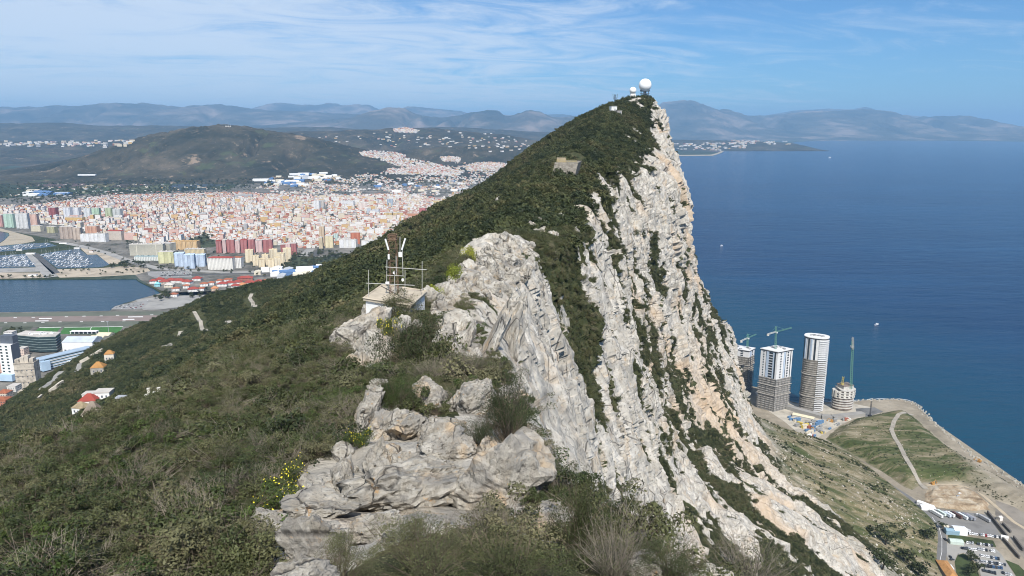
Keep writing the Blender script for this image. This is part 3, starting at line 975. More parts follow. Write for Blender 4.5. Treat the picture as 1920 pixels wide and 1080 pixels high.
def tri_bars(A, B, r0, r1):
    """three-sided tapering twigs as quads"""
    d = B - A
    L = np.linalg.norm(d, axis=1)[:, None] + 1e-9
    d = d / L
    u = np.cross(d, np.array([0.31, 0.52, 0.79]))
    u /= np.linalg.norm(u, axis=1)[:, None] + 1e-9
    w = np.cross(d, u)
    V = []
    for P_, r in ((A, r0), (B, r1)):
        for k in range(3):
            t = 2 * math.pi * k / 3
            V.append(P_ + (u * math.cos(t) + w * math.sin(t)) * np.asarray(r).reshape(-1, 1))
    V = np.stack(V, 1)
    n = len(A)
    base = np.arange(n)[:, None] * 6
    F = np.concatenate([base + np.array([[k, (k + 1) % 3, 3 + (k + 1) % 3, 3 + k]]) for k in range(3)], 0)
    return V.reshape(-1, 3), F


def plant_mesh(name, seed, n_leaf, leaf, lobes, mats, twigs=0, twig_len=0.5, twig_r=0.006, flat=0.75, aspect=0.5, bare=0.0, flowers=0, inner=0.35, fl_size=0.05, small=1.0):
    """a plant of unit radius: leaves spread through the volume of several uneven lobes, twigs from the root outward"""
    rng = np.random.RandomState(seed)
    cen = rng.normal(size=(lobes, 3)) * np.array([0.42, 0.42, 0.22]) + np.array([0, 0, 0.48 * flat])
    rad = rng.uniform(0.32, 0.58, lobes) * small
    cen *= 1.0 + 0.35 * (1 - small)
    which = rng.randint(0, lobes, n_leaf)
    d = rng.normal(size=(n_leaf, 3))
    d /= np.linalg.norm(d, axis=1)[:, None]
    d[:, 2] = np.where(d[:, 2] < -0.35, -d[:, 2], d[:, 2])
    rr = rad[which] * (1 - inner * rng.rand(n_leaf) ** 1.6) * (1 + 0.22 * rng.normal(size=n_leaf) * 0.6)
    Pp = cen[which] + d * rr[:, None] * np.array([1, 1, flat])
    Pp[:, 2] = np.abs(Pp[:, 2])
    N_ = d * 0.75 + rng.normal(size=d.shape) * 0.55 + np.array([0, 0, 0.25])
    N_ /= np.linalg.norm(N_, axis=1)[:, None]
    L = leaf * rng.uniform(0.6, 1.4, n_leaf)
    V, F = quads(Pp, N_, L, L * aspect, rng)
    tone = np.repeat(rng.rand(n_leaf) * 0.6 + 0.4 * rng.rand(lobes)[which], 4)
    VV, FF, MI, TT = [V], [F], [np.zeros(len(F), int)], [tone]
    off = len(V)
    if twigs:
        k = rng.randint(0, lobes, twigs)
        dd = rng.normal(size=(twigs, 3))
        dd /= np.linalg.norm(dd, axis=1)[:, None]
        dd[:, 2] = np.abs(dd[:, 2])
        tip = cen[k] + dd * rad[k][:, None] * np.array([1, 1, flat]) * rng.uniform(0.8, 1.25 + bare * 0.4, twigs)[:, None]
        mid = tip * 0.55 + rng.normal(size=tip.shape) * 0.07
        root = tip * 0.08 * rng.rand(twigs)[:, None]
        side = tip + rng.normal(size=tip.shape) * 0.16 * twig_len
        for A, B, a, b in ((root, mid, twig_r * 1.6, twig_r), (mid, tip, twig_r, twig_r * 0.4), (mid * 0.4 + tip * 0.6, side, twig_r * 0.7, twig_r * 0.3)):
            v, f = tri_bars(A, B, np.full(len(A), a), np.full(len(A), b))
            VV.append(v)
            FF.append(f + off)
            MI.append(np.full(len(f), 1))
            TT.append(np.full(len(v), 0.5))
            off += len(v)
    if flowers:
        sel = rng.choice(n_leaf, flowers)
        v, f = quads(Pp[sel] + d[sel] * 0.05 + np.array([0, 0, 0.04]), np.tile(np.array([[0.0, -0.4, 0.9]]), (flowers, 1)) + rng.normal(size=(flowers, 3)) * 0.3, np.full(flowers, fl_size), np.full(flowers, fl_size), rng)
        VV.append(v)
        FF.append(f + off)
        MI.append(np.full(len(f), 2))
        TT.append(np.full(len(v), 0.5))
    me = np_mesh(name, np.concatenate(VV), np.concatenate(FF), mats, np.concatenate(MI))
    at = me.attributes.new("tone", 'FLOAT', 'POINT')
    at.data.foreach_set("value", np.concatenate(TT).astype(np.float32))
    return me


def variant_collection(name, meshes):
    c = bpy.data.collections.new(name)
    for i, me in enumerate(meshes):
        c.objects.link(bpy.data.objects.new("%s_%02d" % (name, i), me))
    return c


def scatter(name, label, pts, scl, coll, nvar, seed, tilt=0.15, normals=None):
    """ONE stuff object: a cloud of points that carries a plant on each"""
    rng = np.random.RandomState(seed)
    n = len(pts)
    me = bpy.data.meshes.new(name)
    me.vertices.add(n)
    me.vertices.foreach_set("co", np.asarray(pts, np.float32).ravel())
    rot = np.stack([rng.normal(size=n) * tilt, rng.normal(size=n) * tilt, rng.rand(n) * 6.283], 1)
    if normals is not None:
        rot[:, 1] += normals[:, 0] * 0.5
        rot[:, 0] -= normals[:, 1] * 0.5
        # lean first, then no free spin, so plants on a face grow out of it
        rot[:, 2] = rng.normal(size=n) * 0.4
    for nm, ty, a in (("rot", 'FLOAT_VECTOR', rot), ("scl", 'FLOAT_VECTOR', np.asarray(scl)), ("idx", 'INT', rng.randint(0, nvar, n))):
        at = me.attributes.new(nm, ty, 'POINT')
        if ty == 'FLOAT_VECTOR':
            at.data.foreach_set("vector", np.ascontiguousarray(a, np.float32).ravel())
        else:
            at.data.foreach_set("value", np.ascontiguousarray(a, np.int32))
    o = obj(name, me)
    ng = bpy.data.node_groups.new(name + "_growth", 'GeometryNodeTree')
    ng.interface.new_socket("Geometry", in_out='INPUT', socket_type='NodeSocketGeometry')
    ng.interface.new_socket("Geometry", in_out='OUTPUT', socket_type='NodeSocketGeometry')
    gi, go = ng.nodes.new('NodeGroupInput'), ng.nodes.new('NodeGroupOutput')
    ci = ng.nodes.new('GeometryNodeCollectionInfo')
    ci.inputs['Collection'].default_value = coll
    ci.inputs['Separate Children'].default_value = True
    ci.inputs['Reset Children'].default_value = True
    ip = ng.nodes.new('GeometryNodeInstanceOnPoints')
    ip.inputs['Pick Instance'].default_value = True

    def named(nm, ty):
        a = ng.nodes.new('GeometryNodeInputNamedAttribute')
        a.data_type = ty
        a.inputs['Name'].default_value = nm
        return next(s for s in a.outputs if s.enabled and s.name == 'Attribute')
    ng.links.new(gi.outputs[0], ip.inputs['Points'])
    ng.links.new(ci.outputs[0], ip.inputs['Instance'])
    ng.links.new(named("idx", 'INT'), ip.inputs['Instance Index'])
    ng.links.new(named("rot", 'FLOAT_VECTOR'), ip.inputs['Rotation'])
    ng.links.new(named("scl", 'FLOAT_VECTOR'), ip.inputs['Scale'])
    ng.links.new(ip.outputs[0], go.inputs[0])
    md = o.modifiers.new("growth", 'NODES')
    md.node_group = ng
    tag(o, label, kind="stuff")
    return o


def hill_samples(weight, count, seed, margin=120):
    """random points on the ridge, weight per grid cell (times its area), only where the photograph could see them"""
    rng = np.random.RandomState(seed)
    a, b, c = HG[:-1, :-1], HG[1:, :-1], HG[:-1, 1:]
    area = np.linalg.norm(np.cross(b - a, c - a), axis=2)
    w = (area * weight).ravel()
    n = rng.poisson(w.sum()) if count is None else count
    i = rng.choice(len(w), n, p=w / w.sum())
    ni, nj = area.shape
    r, q = i // nj, i % nj
    s, t = rng.rand(n)[:, None], rng.rand(n)[:, None]
    p = HG[r, q] * (1 - s) * (1 - t) + HG[r + 1, q] * s * (1 - t) + HG[r, q + 1] * (1 - s) * t + HG[r + 1, q + 1] * s * t
    d = p - np.array([0, 0, CAM_Z])
    dep = d[:, 1] * CP - d[:, 2] * SP
    X = 960 + F_PX * d[:, 0] / dep
    Y = 540 - F_PX * (d[:, 1] * SP + d[:, 2] * CP) / dep
    k = (dep > 1) & (X > -margin) & (X < 1920 + margin) & (Y < 1080 + 2 * margin)
    return p[k], HN[r, q][k], X[k], Y[k]


BARE = []      # (x, y, radius) kept free of plants: hut, battery, houses, roads
BARE_PX = [((1035, 300), (1085, 345), 380, 470)]


def keep_clear(p, extra=0.0):
    k = np.ones(len(p), bool)
    for (x, y, r) in BARE:
        k &= (p[:, 0] - x) ** 2 + (p[:, 1] - y) ** 2 > (r + extra) ** 2
    return k


def build_plants():
    c = lambda a: 0.25 * (a[:-1, :-1] + a[1:, :-1] + a[:-1, 1:] + a[1:, 1:])
    Yc, Uc, Vc, Tc, Cc, Xc, Zc = c(HG[:, :, 1]), c(HU), c(HVEG), c(HTAL), c(HCLF), c(HG[:, :, 0]), c(HG[:, :, 2])
    rng = np.random.RandomState(5)
    far_v = variant_collection("maquis_crown", [plant_mesh("maquis_crown", 20 + i, 420, 0.20, 7, [LEAF_FAR], flat=0.85, aspect=0.75, inner=0.3) for i in range(6)])
    mid_v = variant_collection("maquis_bush", [plant_mesh("maquis_bush", 40 + i, 1500, 0.105, 9, [(LEAF_FAR, LEAF_NEAR)[i % 2], TWIG], 40 + 50 * (i % 2), 0.8, 0.008, flat=0.8, aspect=0.6) for i in range(6)])
    near_m = []
    for i in range(7):
        dry = i in (1, 6)
        near_m.append(plant_mesh("olive_scrub", 60 + i, 1500 if dry else 3300, 0.080, 20, [LEAF_NEAR if i != 3 else LEAF_GREEN, TWIG if dry else TWIG_DARK], 190 if dry else 70, 1.2, 0.007, flat=0.9, aspect=0.48, bare=0.5 if dry else 0.15, small=0.55))
    near_v = variant_collection("olive_scrub", near_m)

    def size(p, lo, hi, seed, ns=0.02):
        r = np.random.RandomState(seed)
        s = lo + (hi - lo) * r.rand(len(p)) ** 1.5
        s *= 1 + 0.35 * fbm(p[:, 0] * ns, p[:, 1] * ns, 3.0, 2)
        s = np.clip(s, lo * 0.6, hi * 1.4)
        return np.stack([s, s, s * r.uniform(0.7, 1.15, len(p))], 1)
    # west slope, far: closed maquis with thin lanes
    lanes = sstep(-0.5, -0.1, fbm(Xc / 30, Yc / 30, 2.5, 4))
    wgt = 0.125 * sstep(120, 190, Yc) * (Uc < 8.3) * (Uc > 0.1) * sstep(0.3, 0.7, Vc) * (0.35 + 0.65 * lanes) * (1 - Tc) * (1 + 0.8 * (1 - sstep(200, 420, Yc)))
    p, nr, X, Y = hill_samples(wgt, None, 1)
    k = keep_clear(p, 2)
    p = p[k]
    sc = size(p, 1.2, 4.2, 2, 0.012) * (0.75 + 0.25 * sstep(150, 400, p[:, 1]))[:, None]
    p[:, 2] -= 0.25 * sc[:, 2]
    print("far", len(p))
    scatter("hillside_maquis", "dense dark green maquis covering the western slope", p, sc, far_v, 6, 3)
    # middle ground
    wgt = (0.36 * sstep(42, 75, Yc) + 0.06 * sstep(17, 28, Yc)) * (1 - sstep(150, 210, Yc)) * (Uc < 8.3) * (Uc > 3.0) * sstep(0.3, 0.7, Vc)
    p, nr, X, Y = hill_samples(wgt, None, 4)
    p = p[keep_clear(p, 0.6) & ~in_outcrop(X, Y)]
    sc = size(p, 0.8, 1.7, 5, 0.05)
    p[:, 2] -= 0.2 * sc[:, 2]
    print("mid", len(p))
    scatter("hillside_scrub", "brown and olive scrub on the near shoulder of the ridge", p, sc, mid_v, 6, 6)
    # near shoulder
    wgt = 1.5 * (1 - sstep(60, 90, Yc)) * (Uc < 8.05) * (Uc > 3.9) * (Yc > 9.5)
    p, nr, X, Y = hill_samples(wgt, None, 7)
    k = keep_clear(p, 0.3)
    k &= ~in_outcrop(X, Y)
    p = p[k]
    sc = size(p, 0.36, 1.0, 8, 0.15)
    p[:, 2] -= 0.15 * sc[:, 2]
    print("near", len(p))
    scatter("near_scrub", "twiggy grey-brown and olive scrub in the foreground", p, sc, near_v, 7, 9)
    # ledges and gullies of the cliff
    wgt = 0.55 * sstep(0.44, 0.62, Vc) * (Uc >= 7.9) * (Uc < 12.1) * (Yc > 30) * (1 - sstep(0.6, 0.9, Tc)) * (1 - 0.5 * sstep(300, 500, Yc))
    p, nr, X, Y = hill_samples(wgt, None, 10)
    sc = size(p, 0.55, 1.5, 11, 0.03) * (0.65 + 0.75 * sstep(120, 450, p[:, 1]))[:, None]
    print("cliff", len(p))
    scatter("cliff_scrub", "green scrub in the gullies and on the ledges of the white cliff", p, sc, mid_v, 6, 12, 0.2, nr)
    # talus: scattered bushes in drifts
    dr = sstep(0.1, 0.5, fbm(Xc / 45, Yc / 30, 9.1, 4))
    wgt = (0.006 + 0.10 * dr) * sstep(0.5, 0.9, Tc) * (Uc > 11.8) * (Uc < 12.97) * (Yc > 250)
    p, nr, X, Y = hill_samples(wgt, None, 13)
    p = p[keep_clear(p, 2)]
    sc = size(p, 0.5, 1.9, 14, 0.03)
    print("talus", len(p))
    scatter("talus_scrub", "dark bushes scattered over the grassy talus below the cliff", p, sc, far_v, 6, 15)
    # loose white stones on the talus
    st = [rock_mesh("talus_stone", 300 + i, 2, (1, 0.8, 0.7), ROCK_FAR) for i in range(5)]
    wgt = (0.006 + 0.035 * sstep(0.1, 0.5, fbm(Xc / 25, Yc / 60, 4.1, 4))) * sstep(0.4, 0.9, Tc) * (Uc > 11.6) * (Uc < 12.9) * (Yc > 250)
    p, nr, X, Y = hill_samples(wgt, None, 16)
    sc = size(p, 0.35, 1.5, 17, 0.05)
    print("stones", len(p))
    scatter("talus_scree", "white stones strewn over the talus below the cliff", p, sc, variant_collection("talus_stone", st), 5, 18, 0.6)


# ------------------------------------------------------------------ rocks
ROCK_NEAR = rock_material("weathered_limestone", 4.0, 0.85, False, 0.68, 0.85)
ROCK_MID = rock_material("grey_limestone", 1.8, 0.5, False, 0.82, 0.8)
ROCK_FAR = rock_material("pale_limestone", 0.8, 0.3)


def rock_mesh(name, seed, sub, dims, mat, cuts=16, rough=0.13, smooth=False):
    """an angular limestone block: an ice-hewn ball cut by bedding and joint planes, then worn"""
    rng = np.random.RandomState(seed)
    bm = bmesh.new()
    bmesh.ops.create_icosphere(bm, subdivisions=sub, radius=1.0)
    V = np.array([v.co[:] for v in bm.verts])
    F = np.array([[v.index for v in f.verts] for f in bm.faces])
    bm.free()
    d = V / np.linalg.norm(V, axis=1)[:, None]
    r = np.full(len(d), 1.25)
    for i in range(cuts):
        n = rng.normal(size=3)
        n /= np.linalg.norm(n)
        h = rng.uniform(0.55, 0.98)
        c = d @ n
        with np.errstate(divide='ignore'):
            rr = np.where(c > 0.05, h / np.maximum(c, 0.05), 9)
        # soft minimum keeps worn edges
        r = -np.log(np.exp(-r * 34) + np.exp(-np.minimum(rr, 9) * 34)) / 34
    V = d * r[:, None]
    o = rng.rand(3) * 50
    lay = V @ np.array([0.35, 0.25, 0.9]) * 7 + 1.2 * fbm(V[:, 0] * 2 + o[0], V[:, 1] * 2, V[:, 2] * 2, 2)
    bed = np.abs(lay - np.floor(lay) - 0.5) * 2
    n = fbm(V[:, 0] * 2.3 + o[0], V[:, 1] * 2.3 + o[1], V[:, 2] * 2.3 + o[2], 6, 0.55)
    rd = ridged(V[:, 0] * 1.6 + o[1], V[:, 1] * 1.6, V[:, 2] * 1.6 + o[2], 3)
    fa = worley(V[:, 0] * 1.7 + o[0], V[:, 1] * 1.7 + o[1], V[:, 2] * 1.7 + o[2])[3]
    fb = worley(V[:, 0] * 4.5 + o[2], V[:, 1] * 4.5 + o[1], V[:, 2] * 4.5 + o[0])[3]
    V = V * (1 + rough * 0.75 * n + 0.17 * fa + 0.08 * fb + 0.04 * rd - 0.04 * (bed < 0.2))[:, None]
    V = V * np.array(dims)
    return np_mesh(name, V, F, [mat], None, smooth)


# (px, py, width px, height px, lean deg, label) of the blocks one can tell apart
BOULDERS = [
 (932, 905, 165, 150, 12, "large rounded pale boulder at the right edge of the foreground outcrop"),
 (765, 905, 235, 88, -24, "long pale slab rising to the right across the foreground outcrop"),
 (828, 835, 110, 72, -18, "pale block directly above the upper end of the long slab"),
 (706, 862, 66, 84, 10, "upright whitish boulder standing left of the long slab"),
 (641, 892, 52, 84, 14, "narrow upright boulder with an orange lichen streak, beside the upright whitish one"),
 (582, 916, 58, 62, 4, "pointed grey boulder standing behind the yellow flowers"),
 (492, 984, 60, 48, 0, "small grey boulder alone in the scrub, farthest left of the outcrop"),
 (598, 958, 125, 52, -10, "low cracked ledge below the pointed grey boulder"),
 (590, 1028, 150, 110, -20, "big rough grey block at the lower left end of the outcrop"),
 (703, 992, 104, 66, -28, "block with a bright orange lichen patch below the long slab"),
 (565, 1085, 90, 70, -15, "grey block cut off by the bottom edge of the picture, under the rough grey block"),
 (666, 940, 62, 40, -30, "small split block between the low ledge and the long slab"),
 (692, 765, 50, 84, 28, "tilted grey pillar with a rusty patch, topmost left of the outcrop"),
 (722, 796, 58, 62, 24, "leaning slab just right of the rusty pillar"),
 (758, 800, 84, 66, -35, "slab with a rusty band in the middle of the outcrop"),
 (806, 746, 80, 78, 0, "dark grey round boulder below the twiggy bush"),
 (882, 757, 104, 60, -36, "flat-topped pale slab leaning to the right, behind the dark round boulder"),
 (815, 795, 46, 38, 0, "small pale block wedged under the dark round boulder"),
 (852, 803, 56, 34, -10, "low pale block under the flat-topped slab"),
 (712, 718, 44, 26, 0, "small white stone alone in the scrub above the rusty pillar"),
 (962, 738, 52, 30, -14, "small white ledge at the edge of the cliff beside a dark green bush"),
 (994, 816, 26, 50, 6, "narrow white stone at the brink of the cliff right of the dark green bush"),
 (1000, 988, 108, 76, -30, "shattered white block at the foot of the large rounded boulder"),
 (1206, 1066, 60, 54, 20, "pale pointed boulder at the bottom edge of the picture"),
 (1332, 1082, 96, 46, 0, "flat pale boulder at the bottom edge, farthest right in the foreground"),
 (752, 868, 60, 44, -28, "small orange-stained block above the middle of the long slab"),
 (690, 604, 84, 46, -42, "long pale rib of rock in front of the hut"),
 (652, 628, 62, 44, -25, "rounded white rock at the left end of the outcrop below the hut"),
 (700, 656, 84, 74, -30, "bright white rock face in the middle of the outcrop below the hut"),
 (636, 640, 36, 26, 0, "small rusty rock at the foot of the outcrop below the hut"),
 (754, 616, 34, 54, 10, "upright white rock beside the yellow broom below the hut"),
 (782, 612, 20, 34, 8, "small upright grey rock in the bushes below the hut"),
 (846, 602, 48, 72, 26, "white slab at the top of the rock spur right of the hut"),
 (868, 634, 32, 84, 24, "narrow white slab standing behind the rock spur right of the hut"),
 (834, 634, 46, 66, 14, "rounded rusty slab in front of the rock spur right of the hut"),
 (858, 664, 38, 56, 16, "lower slab with yellow lichen on the rock spur right of the hut"),
 (888, 668, 30, 42, 10, "small white rock at the lower end of the spur right of the hut"),
 (925, 628, 26, 120, 26, "tall thin lichen-stained fin of rock on the cliff brink"),
 (955, 618, 44, 150, 16, "tall flat pillar of grey rock on the cliff brink"),
]


def build_rocks():
    for i, (px, py, w, h, lean, lab) in enumerate(BOULDERS):
        loc, dist = hit(px, min(py + 0.25 * h, 1120))
        if loc is None:
            continue
        s = dist / F_PX
        W2, H2 = w * s / 2, h * s / 2
        mat = ROCK_NEAR if dist < 45 else ROCK_MID
        me = rock_mesh("boulder", 100 + i, 5 if dist < 45 else 4, (W2 * 1.06, (W2 + H2) * 0.46 + 0.1, H2 * 1.18), mat)
        o = obj("boulder", me, None, loc + Vector((0, 0.15 * W2, 0.30 * H2)))
        o.rotation_euler = (R(-12), R(-lean) if False else R(lean), R((i * 37) % 30 - 15))
        tag(o, lab, "boulder", "limestone boulders along the crest")
        BARE.append((loc.x, loc.y, 0.75 * W2))
    # the shattered outcrop on the crest beyond the hut
    rng = np.random.RandomState(77)
    base = [rock_mesh("crest_block", 500 + i, 4, (1, 0.85, 1.0), ROCK_MID, 12, 0.12) for i in range(9)]
    n = 0

    def fill(poly, count, lo, hi, gap, name, lab, grp, meshes, squash=(0.8, 1.35)):
        pts = []
        x0, x1, y0, y1 = min(q[0] for q in poly), max(q[0] for q in poly), min(q[1] for q in poly), max(q[1] for q in poly)
        for k in range(6000):
            if len(pts) >= count:
                break
            px, py, w = rng.uniform(x0, x1), rng.uniform(y0, y1), lo + (hi - lo) * rng.rand() ** 1.6
            if not in_poly(px, py, poly) or any((px - a) ** 2 + (py - b) ** 2 < (gap * (c + w)) ** 2 for a, b, c in pts):
                continue
            pts.append((px, py, w))
        for k, (px, py, w) in enumerate(pts):
            loc, dist = hit(px, py)
            if loc is None or dist > 260:
                continue
            s = w * dist / F_PX * 0.58
            o = obj(name, meshes[k % len(meshes)], None, loc - Vector((0, 0, 0.05 * s)))
            o.scale = (s, s * rng.uniform(0.7, 1.1), s * rng.uniform(*squash))
            o.rotation_euler = (rng.normal() * 0.25, R(22) + rng.normal() * 0.25, rng.uniform(0, 6.28))
            tag(o, lab, "boulder", grp)
    near_b = [rock_mesh("boulder", 560 + i, 4, (1, 0.85, 0.9), ROCK_NEAR, 14, 0.12) for i in range(7)]
    fill(OUTCROPS[3], 95, 12, 34, 0.30, "crest_block", "angular grey limestone block in the shattered outcrop on the crest right of the hut", "blocks of the shattered crest outcrop", base)
    fill(OUTCROPS[4], 8, 12, 24, 0.30, "crest_block", "pale limestone block in the little cluster above the shattered crest outcrop", "blocks of the little cluster above the crest outcrop", base)
    fill(OUTCROPS[0], 58, 16, 58, 0.36, "boulder", "limestone block wedged between the larger boulders of the foreground outcrop", "blocks filling the foreground outcrop", near_b, (0.75, 1.25))
    fill(OUTCROPS[1], 22, 14, 40, 0.28, "boulder", "pale limestone block in the small outcrop below the hut", "blocks of the outcrop below the hut", base, (0.6, 1.0))
    fill(OUTCROPS[2], 16, 14, 34, 0.28, "boulder", "white limestone slab in the rock spur right of the hut", "slabs of the rock spur right of the hut", base, (0.9, 1.6))
    for (px, py, w, lab) in ((1038, 442, 16, "single white block in the green scrub above the cliff brink"), (1050, 414, 14, "small pale block on the green slope above the cliff brink"), (936, 376, 14, "isolated grey crag in the middle of the dark green slope")):
        loc, dist = hit(px, py)
        s = w * dist / F_PX * 0.6
        o = obj("boulder", base[int(px) % 9], None, loc)
        o.scale = (s, s * 0.8, s * 1.3)
        tag(o, lab, "boulder")
        BARE.append((loc.x, loc.y, s * 1.2))


def in_poly(px, py, poly):
    ins = False
    for a in range(len(poly)):
        (x1, y1), (x2, y2) = poly[a], poly[a - 1]
        if (y1 > py) != (y2 > py) and px < (x2 - x1) * (py - y1) / (y2 - y1) + x1:
            ins = not ins
    return ins


# (px, py of the foot, width px, height px, kind, label)
SHRUBS = [
 (738, 598, 84, 50, 0, "grey-green bush in front of the hut with the antennas"),
 (775, 690, 120, 95, 2, "dark green bush right of the bright white rock face"),
 (745, 768, 74, 66, 3, "bright green bush left of the dark round boulder"),
 (868, 716, 110, 56, 1, "bare twiggy grey-brown bush above the dark round boulder"),
 (812, 716, 84, 44, 1, "bare twiggy bush left of the flat-topped slab"),
 (955, 830, 104, 120, 2, "dark green bush at the brink of the white cliff"),
 (897, 838, 66, 60, 2, "small dark green bush behind the large rounded boulder"),
 (800, 1085, 200, 76, 0, "dense olive bush at the bottom edge below the long slab"),
 (960, 1090, 190, 84, 2, "dark leafy bush at the bottom edge below the shattered white block"),
 (1080, 1040, 110, 150, 2, "tall dark bush with bare twigs standing against the white cliff"),
 (640, 1090, 110, 80, 0, "olive bush at the bottom edge left of the dense one"),
 (1150, 1085, 130, 80, 1, "leafless twiggy bush at the bottom edge right of the tall dark bush"),
 (1255, 1090, 130, 70, 2, "low bush at the bottom edge between the two pale boulders"),
 (1400, 1100, 130, 70, 1, "leafless twiggy bush at the bottom edge right of the flat pale boulder"),
 (910, 995, 90, 60, 1, "dry grassy tuft growing in front of the large rounded boulder"),
 (520, 952, 80, 52, 4, "yellow-flowering herb clump left of the low cracked ledge"),
 (550, 916, 46, 50, 4, "small yellow-flowering clump left of the pointed grey boulder"),
 (676, 838, 40, 40, 4, "small yellow-flowering clump left of the upright whitish boulder"),
 (728, 632, 34, 46, 4, "yellow broom between the rocks below the hut"),
 (850, 528, 40, 34, 5, "bright yellow-green spurge below the crest outcrop"),
 (880, 486, 30, 26, 5, "bright yellow-green spurge at the top left of the crest outcrop"),
 (812, 556, 40, 22, 5, "bright yellow-green spurge just right of the hut"),
]


def build_shrubs():
    kinds = {}
    for i, (px, py, w, h, k, lab) in enumerate(SHRUBS):
        loc, dist = hit(px, min(py, 1130))
        if loc is None:
            continue
        s = dist / F_PX
        W2, H = w * s / 2, h * s
        near = dist < 40
        if k not in kinds or k in (0, 1, 2):
            sz = (0.030 if near else 0.045)
            if k == 1:
                kinds[k] = plant_mesh("shrub", 700 + i, 4200, sz, 16, [LEAF_NEAR, TWIG], 240, 1.4, 0.007, flat=0.9, aspect=0.45, bare=0.9)
            elif k in (0, 2, 3):
                kinds[k] = plant_mesh("shrub", 700 + i, 15000 if near else 9000, sz, 22, [LEAF_GREEN if k == 3 else (LEAF_FAR if k == 2 else LEAF_NEAR), TWIG_DARK], 110, 1.2, 0.007, flat=0.95, aspect=0.45, bare=0.35, small=0.8)
            elif k == 4:
                kinds[k] = plant_mesh("shrub", 700 + i, 2600, 0.10, 10, [LEAF_GREEN, TWIG_DARK, BLOSSOM], 60, 1.0, 0.008, flat=0.8, aspect=0.4, flowers=150, fl_size=0.085)
            else:
                kinds[k] = plant_mesh("shrub", 700 + i, 2200, 0.09, 9, [SPURGE, TWIG_DARK], 60, 1.0, 0.008, flat=0.85, aspect=0.6)
        o = obj("shrub", kinds[k], None, loc - Vector((0, 0, 0.12 * H)), (i * 2.4) % 6.28)
        o.scale = (W2 * 1.05, W2 * 1.05, H * 1.02)
        tag(o, lab, "shrub", "flowering clumps among the rocks" if k >= 4 else "single bushes among the rocks")


SPURGE = leaf_material("spurge_leaves", [(0.1, (0.13, 0.16, 0.02)), (0.5, (0.21, 0.23, 0.03)), (0.95, (0.32, 0.31, 0.05))], 0.5)


# ------------------------------------------------------------------ hut and aerials on the crest
def fit_box(mb, a, b, thick):
    mb.bar(a, b, thick)


